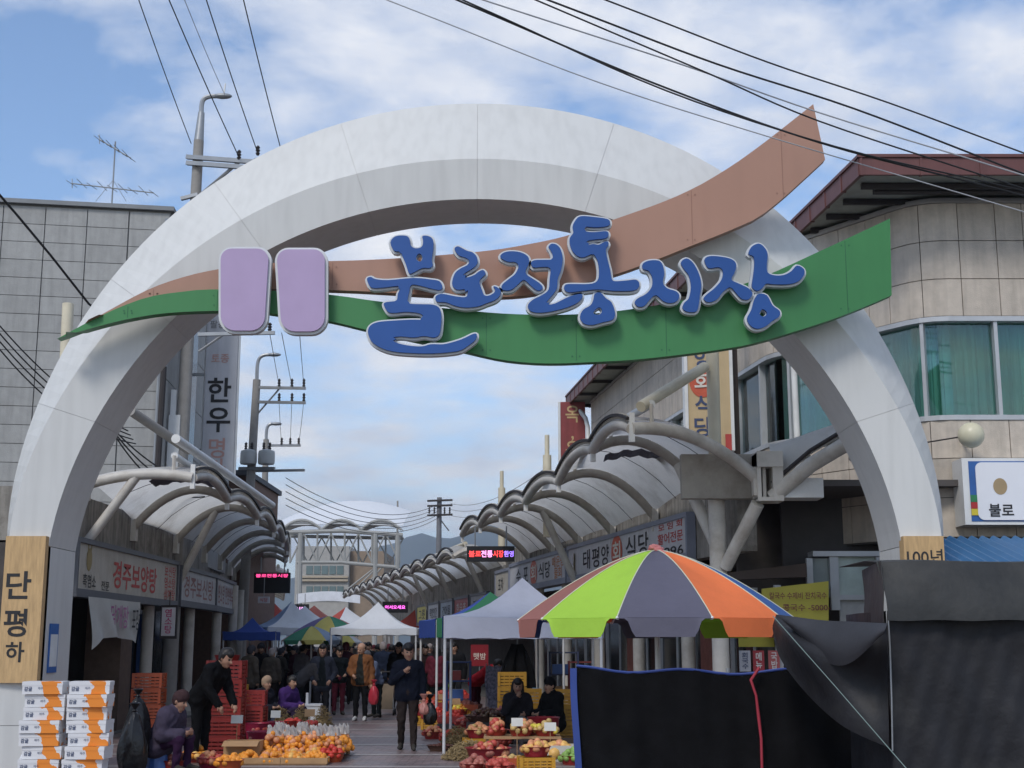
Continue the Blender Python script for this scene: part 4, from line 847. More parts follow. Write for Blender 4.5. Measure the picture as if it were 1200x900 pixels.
bc = thing('white_pillar', 'white pasted pillar covered in notices behind the black screen', 'pillar', (P(845, 760, 22.8).x, 22.8, 0)); tube('shaft', [(P(845, 760, 22.8).x, 22.8, 0), (P(845, 760, 22.8).x, 22.8, 2.6)], .135, mat('pasted', (.42, .42, .41), .8, var=.35, scale=14), bc, 14)
MB().box((P(845, 760, 22.8).x - .18, 22.62, 0), (P(845, 760, 22.8).x + .18, 22.98, .12)).build('base', M_conc, bc)
# blue corrugated roof beside the arch
br_ = thing('corrugated_roof', 'blue corrugated lean-to roof beside the right leg of the arch', 'roof', (8, 18.8, 0))
za = P(1140, 643, 19.6).z; zb_ = P(1140, 664, 18.6).z
MB().sheet(lambda u, v: V((lerp(P(1104, 650, 19).x, 11, u), lerp(18.6, 20.8, v), lerp(zb_, za + .25, v) + .03 * math.sin(u * 190))), 180, 2, .004).build('sheet', mat('roof_blue', (.05, .16, .33), .4, var=.1), br_, True)
for x in (6.4, 8.4, 10.6):
    tube('post', [(x, 18.7, 0), (x, 18.7, zb_)], .04, M_metal, br_, 6)
MB().box((6.2, 20.75, 0), (11, 20.9, za + .2)).build('back_panel', M_conc, br_)
# ------------------------------------------------------------------ utility poles
def insul(mb, p, h=.22):
    p = V(p); mb.lathe(p, [(.03, 0), (.055, h * .2), (.03, h * .35), (.06, h * .5), (.03, h * .65), (.055, h * .8), (.02, h)], 8)
def lamp_arm(par, top, dx, rise):
    pts = [top + V((0, 0, -.1)), top + V((0, 0, rise * .5)), top + V((dx * .12, 0, rise * .85)), top + V((dx * .45, 0, rise * 1.0)), top + V((dx, 0, rise * 1.02))]
    tube('lamp_arm', [V((a, b, c)) for (a, c), b in zip(cat_rom([(p.x, p.z) for p in pts], 4, False), [top.y] * 99)], .06, M_metal, par, 8)
    e = pts[-1]; MB().sphere(e + V((dx * .12, 0, .0)), .14, 2, sc=(1.7, .8, .5)).build('lamp_head', M_metal, par, True)
p1 = thing('utility_pole', 'concrete pole with curved street lamp and crossarm behind the arch top', 'pole', (-7.15, 31.3, 0))
tp_ = P(233, 165, 31.3); bt_ = V((-7.75, 31.3, 0)); tube('pole', [bt_, tp_], [.19, .12], M_pole, p1, 14)
tube('pole_top', [tp_, P(236, 132, 31.3)], [.12, .08], M_metal, p1, 12); lamp_arm(p1, P(236, 132, 31.3), .45, .42)
for py in (184, 191): MB().bar(P(219, py, 31.2), P(300, py + 6, 30.6), .05, .05).build('crossarm', M_metal, p1)
tube('arm_brace', [P(228, 234, 31.2), P(280, 190, 30.8)], .04, M_metal, p1, 6); tube('arm_brace', [P(232, 236, 31.2), P(300, 186, 30.6)], .03, M_metal, p1, 6)
MB().bar(P(212, 233, 31.2), P(232, 228, 31.2), .05, .04).build('lower_bracket', M_metal, p1)
im = MB(); ins_p = [P(280, 187, 30.7), P(302, 182, 30.6)]
for q in ins_p: insul(im, q, .24)
im.build('insulator', M_dark, p1)
tube('whip', [P(262, 113, 31.3), P(264, 98, 31.3)], .02, M_white, p1, 5)
p1b = MB().bar(P(232, 392, 30.9), P(322, 390, 30.9), .04, .04).build('lower_crossarm', M_metal, p1); tube('arm_brace', [P(233, 412, 30.9), P(262, 392, 30.9)], .03, M_metal, p1, 6)
im = MB(); insul(im, P(316, 388, 30.9), .2); im.build('insulator', M_dark, p1)
tube('conduit', [P(192, 430, 30.0), P(184, 560, 30.0)], .07, M_dark, p1, 8)
p2 = thing('utility_pole', 'transformer pole with two grey drums and curved lamp arm', 'pole', (P(295, 560, 45).x, 45, 0))
b_ = P(292, 590, 45); t_ = P(301, 445, 45); tube('pole', [V((b_.x - .15, 45, 0)), t_], [.19, .13], M_pole, p2, 12); lamp_arm(p2, t_ + V((0, 0, .1)), .50, .75)
for py in (454, 471):
    MB().bar(P(297, py, 45), P(358, py + 1, 44.6), .045, .045).build('crossarm', M_metal, p2)
    im = MB(); [insul(im, P(xx, py, 44.8), .3) for xx in (327, 342, 356)]; im.build('insulator', M_dark, p2)
tube('arm_brace', [P(300, 487, 45), P(327, 456, 44.9)], .03, M_metal, p2, 6)
for xx in (291, 312):
    q = P(xx, 544, 44.7); MB().lathe(q, [(.0, 0), (.26, 0), (.28, .06), (.28, .36), (.26, .44), (.1, .5), (.0, .5)], 14).build('transformer', mat('transformer', (.42, .43, .42), .5), p2, True)
    im = MB(); insul(im, q + V((-.1, 0, .48)), .25); insul(im, q + V((.1, 0, .48)), .25); im.build('insulator', M_dark, p2)
MB().bar(P(280, 549, 45), P(322, 549, 44.6), .05, .05).build('platform', M_metal, p2)
MB().bar(P(292, 552, 45.2), P(357, 551, 44.8), .04, .04).build('crossarm', M_metal, p2)
p3 = thing('utility_pole', 'second thinner lamp pole just behind the transformer pole', 'pole', (P(311, 580, 52).x, 52, 0))
tube('pole', [(P(310, 600, 52).x, 52, 0), P(312, 515, 52)], [.17, .11], M_pole, p3, 10); lamp_arm(p3, P(312, 515, 52), .32, .6)
MB().bar(P(312, 522, 52), P(352, 522, 51.6), .045, .045).build('crossarm', M_metal, p3)
im = MB(); [insul(im, P(xx, 522, 51.8), .3) for xx in (330, 340, 350)]; im.build('insulator', M_dark, p3)
p4 = thing('utility_pole', 'dark utility pole with double crossarms above the right canopy', 'pole', (P(514, 600, 72).x, 72, 0))
tube('pole', [(P(513, 700, 72).x, 72, 0), P(515, 583, 72)], [.2, .13], mat('pole_dark', (.16, .16, .17), .8), p4, 10)
for py in (586, 592, 603): MB().bar(P(501, py + 1, 72), P(530, py, 71.6), .05, .05).build('crossarm', M_dark, p4)
im = MB(); [insul(im, P(xx, yy, 71.8), .35) for xx, yy in ((503, 602), (509, 602), (521, 602), (527, 602))]; im.build('insulator', M_dark, p4); tube('stay', [P(517, 610, 72), P(526, 622, 72)], .03, M_dark, p4, 5)
p5 = thing('utility_pole', 'faint slender pole with a single crossarm beside the steel arcade', 'pole', (P(466, 620, 100).x, 100, 0)); tube('pole', [(P(466, 700, 100).x, 100, 0), P(466, 587, 100)], [.15, .06], M_pole, p5, 8); MB().bar(P(456, 606, 100), P(476, 605, 100), .06, .05).build('crossarm', M_dark, p5)
# cables
def cable(label, a, b, s, r, m, group=None, n=24):
    o = tube('cable', sag(a, b, s, n), r, m, None, 6); tag(o, label, 'cable', group); return o
grp = 'cables from behind the viewer to the lamp pole'
for (x0, y0), (x1, y1), m, r in (((165, 5), (224, 168), M_wire, .011), ((201, 5), (280, 184), M_wire, .013), ((219, 5), (264, 112), M_wireg, .008), ((244, 5), (302, 179), M_wire, .012), ((287, 5), (330, 178), M_wire, .012)):
    d0 = 24.0; A_ = P(x0, y0, 24.0); B_ = P(x1, y1, 30.8); dirn = (A_ - B_).normalized(); cable('black cable running up to the lamp pole crossarm' if m is M_wire else 'thin grey cable running up to the street lamp', A_ + dirn * 1.2, B_, .05, r, m, grp if m is M_wire else None)
grp2 = 'black cables crossing the sky over the right building'
for pts, m, r in (([(505, 20), (700, 96), (900, 160), (1172, 240)], M_wireg, .007), ([(583, 20), (760, 95), (960, 167), (1172, 222)], M_wire, .012), ([(585, 19), (780, 106), (980, 172), (1172, 217)], M_wire, .010), ([(628, 20), (800, 76), (960, 132), (1172, 197)], M_wireg, .009), ([(675, 20), (830, 86), (960, 142), (1172, 212)], M_wire, .010), ([(695, 20), (840, 75), (1000, 127), (1172, 193)], M_wire, .012), ([(762, 20), (900, 73), (1040, 120), (1172, 169)], M_wire, .010)):
    e0 = (2 * pts[0][0] - pts[1][0], 2 * pts[0][1] - pts[1][1]); e1 = (2 * pts[-1][0] - pts[-2][0], 2 * pts[-1][1] - pts[-2][1])
    px = cat_rom([e0] + pts + [e1], 6, False); c = [P(x, y, lerp(14.5, 16.8, i / (len(px) - 1))) for i, (x, y) in enumerate(px)]
    tag(tube('cable', c, r, m, None, 6), 'black cable crossing in front of the brown ribbon' if m is M_wire else 'thin grey cable crossing in front of the brown ribbon', 'cable', grp2 if m is M_wire else 'grey cables crossing over the right building')
tag(tube('cable', [P(-12, 215, 24.3), P(20, 252, 25), P(60, 300, 26), P(104, 356, 27.5), P(125, 372, 28)], .024, M_wire, None, 8), 'thick black cable across the grey building wall', 'cable')
for k in range(4): tag(tube('cable', sag(P(-12, 368 + 9 * k, 25.6), P(150 + 3 * k, 505 + 5 * k, 29), .25 + .05 * k, 14), .014, M_wire, None, 6), 'black cable in the sagging bundle below the thick cable', 'cable', 'sagging cable bundle on the left')
for k in range(3): tag(tube('cable', sag(P(135, 505 + 3 * k, 28), P(240, 570 + 6 * k, 29.6), .2 + .1 * k, 14), .016, M_wire, None, 6), 'black cable running behind the left canopy to the beef sign', 'cable', 'cables behind the left canopy')
for k, xx in enumerate((327, 342, 356)):
    tag(tube('cable', [P((316, 330, 351)[k], 390, 31)] + [P(xx, 452, 44.8)], .009, M_wire, None, 5), 'thin black cable dropping to the transformer pole', 'cable', 'cables between the poles')
    tag(tube('cable', sag(P(xx, 470, 44.8), P((330, 340, 350)[k], 520, 51.8), .1, 10), .009, M_wire, None, 5), 'thin black cable behind the transformer pole', 'cable', 'cables between the rear poles')
for k in range(5): tag(tube('cable', sag(P(335, 560 + 8 * k, 46), P(515, 590 + 4 * k, 72), .9, 20), .014, M_wire, None, 5), 'thin dark cable strung over the street to the far pole', 'cable', 'cables to the far pole')
for k in range(3): tag(tube('cable', sag(P(528, 590 + 7 * k, 71.8), P(640, 548 + 8 * k, 44), .5, 16), .010, M_wire, None, 5), 'thin dark cable from the far pole over the right canopy', 'cable', 'cables over the right canopy')

# ------------------------------------------------------------------ far end: steel arcade, plain building, mountain
ya = 88.0
ar = thing('steel_arcade', 'open steel truss arcade with white membrane roof closing the street', 'arcade', (P(397, 700, ya).x, ya, 0))
def ap(x, y, Y=ya): return P(x, y, Y)
def shell(u, v):
    x = lerp(318, 472, u); y = 612 - 22 * math.sin(math.pi * min(max((u * .92 + .0), 0), 1)) ** .8; q = ap(x, 614); zb = ap(x, y - 2).z; q.z = lerp(q.z - .25 * abs(u - .5), zb, math.sin(math.pi / 2 * v)); q.y += v * 8; q.z += v * 8 * .11; return q
MB().sheet(shell, 24, 6, .03).build('roof_membrane', mat('white_membrane', (.66, .67, .68), .6, var=.04), ar, True)
for k in range(3):
    xa, xb = lerp(330, 470, k / 3), lerp(330, 470, (k + 1) / 3); a, b = ap(xa, 621), ap(xb, 621)
    tube('eave_arch', [a.lerp(b, t / 10) + V((0, 0, 4 * .62 * (t / 10) * (1 - t / 10))) for t in range(11)], .08, M_truss, ar, 6)
    MB().sheet(lambda s, t: a.lerp(b, s) + V((0, 2.5 * t, .1 + 4 * .62 * s * (1 - s) * (1 - .4 * t))), 8, 3, .02).build('eave_membrane', M_memb, ar, True)
tube('ring_beam', [ap(333, 624), ap(400, 622), ap(472, 627)], .14, M_truss, ar, 8); tube('lower_beam', [ap(348, 659), ap(400, 659), ap(468, 665)], .12, M_truss, ar, 8); tube('ring_beam', [ap(333, 628, ya + 6), ap(472, 631, ya + 6)], .12, M_truss, ar, 8)
for k in range(9):
    x = lerp(340, 468, k / 8); tube('truss_post', [ap(x, 625, ya + (k % 2) * 2), ap(x, 660, ya + (k % 2) * 2)], .07, M_truss, ar, 6)
    if k < 8:
        x2 = lerp(340, 468, (k + 1) / 8); a, b = (ap(x, 625), ap(x2, 659)) if k % 2 else (ap(x, 659), ap(x2, 625)); tube('truss_diagonal', [a, b], .06, M_truss, ar, 6)
        a, b = (ap(x + 5, 630, ya + 5), ap(x2 + 5, 660, ya + 5)) if not k % 2 else (ap(x + 5, 660, ya + 5), ap(x2 + 5, 630, ya + 5)); tube('truss_diagonal', [a, b], .05, M_truss, ar, 6)
for x in (352, 440, 466): tube('column', [V((ap(x, 700).x, ya, 0)), ap(x, 625)], .16, M_truss, ar, 8)
for x, y0, y1 in ((418, 690, 668), (425, 692, 664), (432, 694, 662)): tube('truss_diagonal', [ap(x - 10, y0), ap(x + 18, y1)], .06, M_truss, ar, 6)
MB().sheet(lambda u, v: ap(lerp(352, 425, u), lerp(708, 697, v) - 3 * math.sin(math.pi * u)) + V((0, -1.5, 0)), 12, 3, .03).build('low_awning', mat('awning_white', (.62, .63, .66), .6), ar, True)
gb2 = thing('apartment_block', 'pale grey block with bands of windows behind the steel arcade', 'building', (P(390, 700, 105).x, 105, 0))
yb2 = 105.0; MB().box((P(345, 700, yb2).x, yb2, 0), (P(408, 700, yb2).x, yb2 + 10, P(380, 640, yb2).z)).build('wall', mat('wall_pale', (.36, .35, .33), .8), gb2)
MB().box((P(408, 700, yb2).x + .02, yb2 + .8, 0), (P(448, 700, yb2).x, yb2 + 10, P(380, 645, yb2).z)).build('side_wall', mat('wall_brownish', (.26, .20, .15), .8), gb2)
for py in (668, 692):
    for k in range(5): MB().box((P(359 + 9 * k, py, yb2).x, yb2 - .06, P(359, py + 5, yb2).z), (P(366.5 + 9 * k, py, yb2).x, yb2 - .01, P(359, py - 5, yb2).z)).build('window', mat('far_window', (.10, .15, .16), .15, spec=.6), gb2)
for py, w_ in ((676, 1), (700, 1), (680, 0)): MB().box((P(350, py, yb2).x, yb2 - .25, P(350, py + 1.3, yb2).z), (P(408 + (0 if w_ else 0), py, yb2).x, yb2 - .07, P(350, py - 1, yb2).z)).build('ledge', mat('ledge', (.42, .36, .28), .8), gb2)
# the far mountain
mt = mat('mountain_forest', (.045, .06, .05), .95, var=.35, scale=.01)
def mz(x): return 225 + 120 * math.exp(-((x + 60) / 420) ** 2) + 42 * math.sin(x * .0052 + 1.1) + 20 * math.sin(x * .013 + .4) + 8 * math.sin(x * .041)
mo = MB().grid(lambda u, v: V((lerp(-2600, 2600, u), 3200 + 900 * v, (mz(lerp(-2600, 2600, u)) * math.sin(math.pi * v / 2) ** .8 * (1 + .06 * math.sin(u * 90 + v * 7))) - 1 if v else -1)), 120, 10).build('mountain', mt, None, True); tag(mo, kind='structure')

# ------------------------------------------------------------------ tents and parasols
leg_m = mat('tent_leg', (.62, .62, .62), .4, metal=.2)
def tent(label, c, w, d, ze, zv, zp, cols, rot=0.0, fronts=None):
    t = thing('market_tent', label, 'tent', (c[0], c[1], 0))
    cr_, sr_ = math.cos(rot), math.sin(rot)
    def tr(x, y, z): return V((c[0] + x * cr_ - y * sr_, c[1] + x * sr_ + y * cr_, z))
    cor = [(-w / 2, -d / 2), (w / 2, -d / 2), (w / 2, d / 2), (-w / 2, d / 2)]
    for k in range(4):
        (xa, ya_), (xb, yb_) = cor[k], cor[(k + 1) % 4]; m = cols[k % len(cols)]
        def fn(u, v, xa=xa, ya_=ya_, xb=xb, yb_=yb_):
            s = (1 - v); x, y = lerp(xa, xb, u) * s, lerp(ya_, yb_, u) * s; z = lerp(ze, zp, v ** 1.0) - .16 * math.sin(math.pi * v) - .03 * math.sin(math.pi * u) * s; return tr(x, y, z)
        pn = MB().sheet(fn, 6, 7, .006).build('roof_panel', m, t, True)
        def fv(u, v, xa=xa, ya_=ya_, xb=xb, yb_=yb_):
            x, y = lerp(xa, xb, u), lerp(ya_, yb_, u); l_ = math.hypot((xa + xb) / 2, (ya_ + yb_) / 2); ox, oy = (xa + xb) / 2 / l_ * .02, (ya_ + yb_) / 2 / l_ * .02
            wv = .012 * math.sin(u * 22) * (1 - v); return tr(x + ox * (1 + wv * 30), y + oy * (1 + wv * 30), lerp(zv + .012 * math.sin(u * 31), ze - .03 * math.sin(math.pi * u), v))
        MB().sheet(fv, 14, 2, .004).build('valance', m, t, True)
    for x, y in cor:
        tube('leg', [tr(x * .985, y * .985, 0), tr(x * .985, y * .985, ze - .02)], .024, leg_m, t, 8)
    a = MB()
    for k in range(4): a.tube([tr(cor[k][0] * .98, cor[k][1] * .98, ze - .08), tr(cor[(k + 1) % 4][0] * .98, cor[(k + 1) % 4][1] * .98, ze - .08)], .014, 6)
    a.build('rail', leg_m, t)
    return t
def cloth(n, c): return mat('cloth_' + n, c, .75, var=.10, scale=2.2, trans=.22, bump=.45, bscale=7, dirt=tuple(q * .72 for q in c), dirtamt=.55)
cw, cwl, cblue, cgreen, clb, cred = cloth('white', (.74, .76, .79)), cloth('lilac', (.64, .65, .74)), cloth('blue', (.04, .09, .38)), cloth('green', (.04, .20, .10)), cloth('lightblue', (.36, .50, .72)), cloth('red', (.42, .07, .05))
tent('white pop-up tent with pale lilac valance over the fruit baskets', (.17, 22.55), 2.46, 2.3, 2.08, 1.74, 2.72, [cwl, cwl, cwl, cblue])
q = P(545, 745, 28); tent('green and blue pop-up tent behind the white tent', (P(560, 740, 28.5).x + .25, 28.6), 2.6, 2.4, 2.15, 1.78, 2.72, [cgreen, cgreen, cgreen, cblue], .2)
c = P(438, 745, 34.5); tent('white pop-up tent with one blue roof side in mid street', (P(440, 740, 35).x, 35.6), 2.15, 2.1, 2.05, 1.88, 2.72, [cw, cw, cw, cblue])
tent('tent with light blue and white roof panels by the left columns', (P(333, 740, 41).x + .1, 41.6), 2.0, 2.0, 2.15, 1.92, 2.92, [cw, cw, clb, clb], .45)
tent('deep blue tent beside the light blue tent', (P(306, 740, 40).x - .15, 39.4), 1.45, 1.6, 2.0, 1.76, 2.4, [cblue], .1)
tent('red tent farther along the left shop fronts', (P(316, 720, 52).x, 53), 2.2, 2.2, 2.5, 2.3, 3.2, [cred])
tent('faded red tent in the distance between the parasols', (P(368, 720, 56).x, 56), 2.6, 2.6, 2.5, 2.3, 3.2, [cloth('coral', (.5, .16, .12))])
tent('red, white and blue striped tent in the distance', (P(405, 720, 60).x, 60), 2.6, 2.6, 2.4, 2.2, 3.25, [cw, cblue, cw, cred], .6)
tent('pale distant tent next to the light blue tent', (P(352, 720, 50).x, 51), 2.4, 2.4, 2.4, 2.2, 3.05, [cw, clb], .2)
tent('dark red tent at the far end by the right shops', (P(487, 722, 62).x, 62), 2.6, 2.6, 2.4, 2.1, 3.2, [cred, cred])
def parasol(label, c, R_, zr, zt, cols, rot=0.0, notch=.16, val=.16, fine=True, pole=True):
    t = thing('market_parasol', label, 'parasol', (c[0], c[1], 0)); n = len(cols); step = 2 * math.pi / n
    def prof(v): return R_ * (1 - v), zr + (zt - zr) * (1 - (1 - v) ** 1.5)
    for k in range(n):
        a0 = rot + k * step
        def fn(u, v):
            r, z = prof(v); a = a0 + u * step; ch = math.cos(step / 2) / math.cos((u - .5) * step); r *= lerp(ch, 1, .25); z -= .035 * math.sin(math.pi * u) * math.sin(math.pi * v); return V((c[0] + r * math.sin(a), c[1] - r * math.cos(a), z))
        MB().sheet(fn, 8, 10, .004).build('panel', cols[k], t, True)
        def fv(u, v):
            q = fn(u, 0); e = min(u, 1 - u); k_ = min(1, max(0, (e - .09) / .10)); k_ = k_ * k_ * (3 - 2 * k_); dr = .02 * (1 - v); return V((c[0] + (q.x - c[0]) * (1 + dr * .6), c[1] + (q.y - c[1]) * (1 + dr * .6), lerp(zr - .006 - val * k_, zr + .0, v)))
        MB().sheet(fv, 26, 3, .003).build('valance', cols[k], t, True)
        a = a0; tube('rib', [(c[0] + .03 * math.sin(a), c[1] - .03 * math.cos(a), zt - .05), (c[0] + R_ * .55 * math.sin(a), c[1] - R_ * .55 * math.cos(a), prof(.45)[1] - .05), (c[0] + R_ * math.sin(a) * .98, c[1] - R_ * math.cos(a) * .98, zr - .01)], .008, leg_m, t, 5)
        if fine:
            tube('seam', [fn(0, v / 12) + V((0, 0, .007)) for v in range(13)], .005, mat('seam_tape', (.55, .55, .42), .7), t, 5)
            MB().sphere((c[0] + R_ * math.sin(a) * 1.0, c[1] - R_ * math.cos(a) * 1.0, zr), .016, 1).build('rib_tip', M_white, t)
    tube('pole', [(c[0], c[1], 0), (c[0], c[1], zt)], .025, leg_m, t, 10)
    MB().lathe((c[0], c[1], 0), [(0, .0), (.24, 0), (.24, .08), (.06, .14), (.0, .14)], 14).build('base', M_conc, t)
    return t
lime, rose, slate, orng, pblue = cloth('lime', (.42, .68, .07)), cloth('rose', (.38, .15, .12)), cloth('slate', (.13, .125, .17)), cloth('orange', (.88, .22, .07)), cloth('royal', (.05, .13, .36))
uc = P(770, 735, 12.6)
cols5 = [rose, lime, slate, orng, pblue]
um = parasol('large parasol in lime, slate, orange, rose and blue panels above the black screen', (uc.x, 12.6), 1.27, 1.865, 2.50, cols5 * 2, rot=R(-57 - 36), val=.15)
tie = MB(); 
for k in range(5): tie.sphere((uc.x + .03 * math.cos(k * 1.3), 12.6 + .03 * math.sin(k * 1.3), 2.51 + .02 * (k % 2)), .04, 1, sc=(1.3, 1, .8))
tie.tube([(uc.x + .03, 12.55, 2.5), (uc.x + .10, 12.5, 2.45), (uc.x + .17, 12.48, 2.42)], .018, 6); tie.build('top_tie', mat('tie_pink', (.5, .17, .16), .7), um, True)
pc = [cloth('pgreen', (.06, .25, .15)), cloth('pyellow', (.58, .5, .14)), cloth('pgrey', (.25, .33, .45)), cloth('pwhite', (.6, .6, .6)), cloth('ppink', (.5, .18, .2)), cloth('ppurple', (.22, .18, .36))]
q = P(385, 742, 38.5); parasol('faded parasol in purple, yellow and green panels in mid street', (q.x, 38.5), .98, 1.98, 2.42, [pc[5], pc[1], pc[0], pc[4], pc[3], pc[5], pc[1], pc[0]], rot=R(-70), val=.1, fine=False)
q = P(365, 752, 36.5); parasol('green, yellow and grey parasol under the faded parasol', (q.x, 36.5), .82, 1.75, 2.12, [pc[4], pc[0], pc[1], pc[2], pc[3], pc[0], pc[1], pc[2]], rot=R(-100), val=.1, fine=False)
q = P(396, 752, 39.5); parasol('small pale yellow parasol half hidden behind the tent pole', (q.x, 40.5), .6, 1.7, 2.0, [pc[1], pc[3]] * 4, val=.1, fine=False)

# ------------------------------------------------------------------ black screen and tarpaulin stall on the right
tarp = mat('black_tarp', (.016, .016, .019), .6, var=.35, scale=3, bump=.9, bscale=5, spec=.3, dirt=(.045, .043, .04), dirtamt=.5)
tarp2 = mat('grey_tarp', (.028, .029, .029), .6, var=.3, scale=2.5, bump=.9, bscale=5, spec=.3, dirt=(.06, .058, .053), dirtamt=.6)
meshm = mat('shade_net', (.007, .007, .008), .9, var=.35, scale=5, bump=.5, bscale=150, spec=.1)
sc_ = thing('shade_screen', 'black shade-net screen with blue hem under the large parasol', 'screen', (P(840, 850, 11.6).x, 11.6, 0))
xa, xb = P(676, 830, 11.6).x, P(1035, 830, 11.6).x; ztp = P(800, 783, 11.6).z
def sf_(u, v): return V((lerp(xa, xb, u), 11.6 + .025 * math.sin(u * 24 + v * 2) * (1 - v * .6) + .01 * math.sin(u * 61), lerp(.02, ztp + .02 * math.cos(u * 18) - .03 * math.sin(math.pi * u), v)))
MB().sheet(sf_, 70, 14, .003).build('net', meshm, sc_, True)
hem = mat('hem_blue', (.03, .06, .24), .6)
MB().sheet(lambda u, v: V((xa - .035 + .055 * u + .02 * math.sin(v * 5), 11.58, lerp(.02, ztp, v))), 2, 12, .004).build('hem', hem, sc_)
tube('top_rope', [sf_(k / 24, 1) for k in range(25)], .012, hem, sc_, 6)
for x in (xa + .03, (xa + xb) / 2, xb): tube('stake', [(x, 11.64, 0), (x, 11.64, ztp)], .02, M_metal, sc_, 6)
tag(tube('red_rope', [P(890, 782, 11.5), P(880, 797, 11.5), P(886, 815, 11.5), P(889, 840, 11.5), P(892, 865, 11.5), P(893, 900, 11.5)], [.012, .013, .011, .014, .012, .012], mat('rope_red', (.34, .03, .05), .6)), 'red rope hanging down the black shade-net screen', 'rope')
bt = thing('tarp_stall', 'closed market stall wrapped in dark grey tarpaulin beside the arch leg', 'stall', (P(1120, 850, 10.2).x, 10.2, 0))
x0 = P(1040, 750, 10.0).x; x1 = x0 + 2.4; zt1 = P(1100, 716, 10.0).z; zt2 = P(1100, 659, 10.2).z
def fr1(u, v):
    return V((lerp(x0, x1, u), 10.0 + .05 * math.sin(u * 9 + v * 1.4) * (1 - v) + .03 * math.sin(u * 23 + 2 * v) * (1 - v) + .010 * math.sin(u * 47 + v * 11) + .012 * math.sin(v * 9 + u * 3) + .006 * math.sin(u * 90 - v * 25) + .02 * math.sin(u * 14 + v * 8) * math.sin(v * 5), lerp(.02, zt1, v)))
MB().sheet(fr1, 80, 24, .004).build('front_sheet', tarp, bt, True)
xh = P(1013, 700, 10.75).x
def hood(u, v):
    a = lerp(0, 1, v); y = lerp(9.90, 10.15, a ** 1.6) + (1.1 * max(0, v - .8) / .2 if v > .8 else 0); z = lerp(zt1 - .07, zt2, min(1, v / .8)) + (.02 if v > .8 else 0)
    return V((lerp(x0 - .02, x1, u) + .01 * math.sin(v * 6), y + .015 * math.sin(u * 16 + v * 3), z + .008 * math.sin(u * 11) * v - .004 * math.sin(u * 31) * (1 - v)))
MB().sheet(hood, 60, 14, .005).build('hood', tarp2, bt, True)
def hside(u, v): return V((lerp(xh, x0 - .02, u), lerp(10.75, 9.97, u) + .02 * math.sin(v * 8), lerp(P(1012, 735, 10.5).z, zt2, v) - .02 * (1 - v) * u - .03 * (1 - u) * v))
MB().sheet(hside, 10, 12, .005).build('hood_side', tarp2, bt, True)
MB().sheet(lambda u, v: V((lerp(x0 + .25, x1, u), lerp(11.1, 11.4, v), lerp(zt2, zt2 - .1, v))), 8, 2, .005).build('roof_sheet', tarp2, bt)
MB().sheet(lambda u, v: V((x0 + .01 + .02 * math.sin(u * 9 + v), lerp(11.3, 10.0, u), lerp(.02, zt1, v))), 12, 4, .004).build('side_sheet', tarp, bt, True)
for x, y in ((x0 + .05, 10.06), (x1 - .05, 10.06), (x0 + .05, 11.2), (x1 - .05, 11.2)): tube('frame_post', [(x, y, 0), (x, y, zt1)], .02, M_metal, bt, 6)
tube('zip_cord', [P(1041, 725, 9.96), P(1043, 760, 9.96), P(1045, 820, 9.96), P(1046, 880, 9.96)], .006, M_metal, bt, 5)
# slack tarpaulin swag between the stall and the parasol
sw = thing('tarp_swag', 'slack black tarpaulin strung from the parasol edge to the stall', 'tarpaulin', (P(980, 800, 10.6).x, 10.6, .3))
top = [(910, 720), (960, 727), (1000, 729), (1040, 731)]; low = [(905, 736), (915, 772), (948, 815), (990, 852), (1042, 876)]
tps, lws = cat_rom(top, 8, False), cat_rom(low, 8, False)
def sampl(c, u): k = min(int(u * (len(c) - 1)), len(c) - 2); t = u * (len(c) - 1) - k; return (lerp(c[k][0], c[k + 1][0], t), lerp(c[k][1], c[k + 1][1], t))
def swf(u, v):
    a, b = sampl(tps, u), sampl(lws, u); x, y = lerp(b[0], a[0], v), lerp(b[1], a[1], v)
    Y = lerp(11.2, 10.02, u) - .28 * math.sin(math.pi * v) * math.sin(math.pi * min(1, u * 1.1)) + .05 * math.sin(v * 9 + u * 4) + .10 * math.cos(v * 5.5 - u * 2.0) * math.sin(math.pi * u)
    return P(x, y, Y)
MB().sheet(lambda u, v: swf(u, v), 36, 26, .004).build('cloth', tarp, sw, True)
def fold(u, v):
    a, b = sampl(tps, u), (lerp(930, 1036, u), lerp(738, 742, u) + 40 * math.sin(math.pi * min(u * 1.0, 1)) ** 1.2); x, y = lerp(b[0], a[0], v), lerp(b[1], a[1], v); p = P(x, y, lerp(11.1, 9.98, u) - .30 - .10 * math.sin(math.pi * (1 - v) * .8)); return p
MB().sheet(fold, 24, 8, .004).build('folded_flap', mat('tarp_flap', (.032, .032, .037), .55, var=.2, scale=4, bump=.2, bscale=8), sw, True)
tag(tube('guy_rope', [P(906, 722, 10.7), P(975, 800, 9.9), P(1066, 905, 9.3)], .0035, mat('rope_green', (.16, .22, .20), .7), None, 6), 'thin pale green guy rope across the black tarpaulin', 'rope')
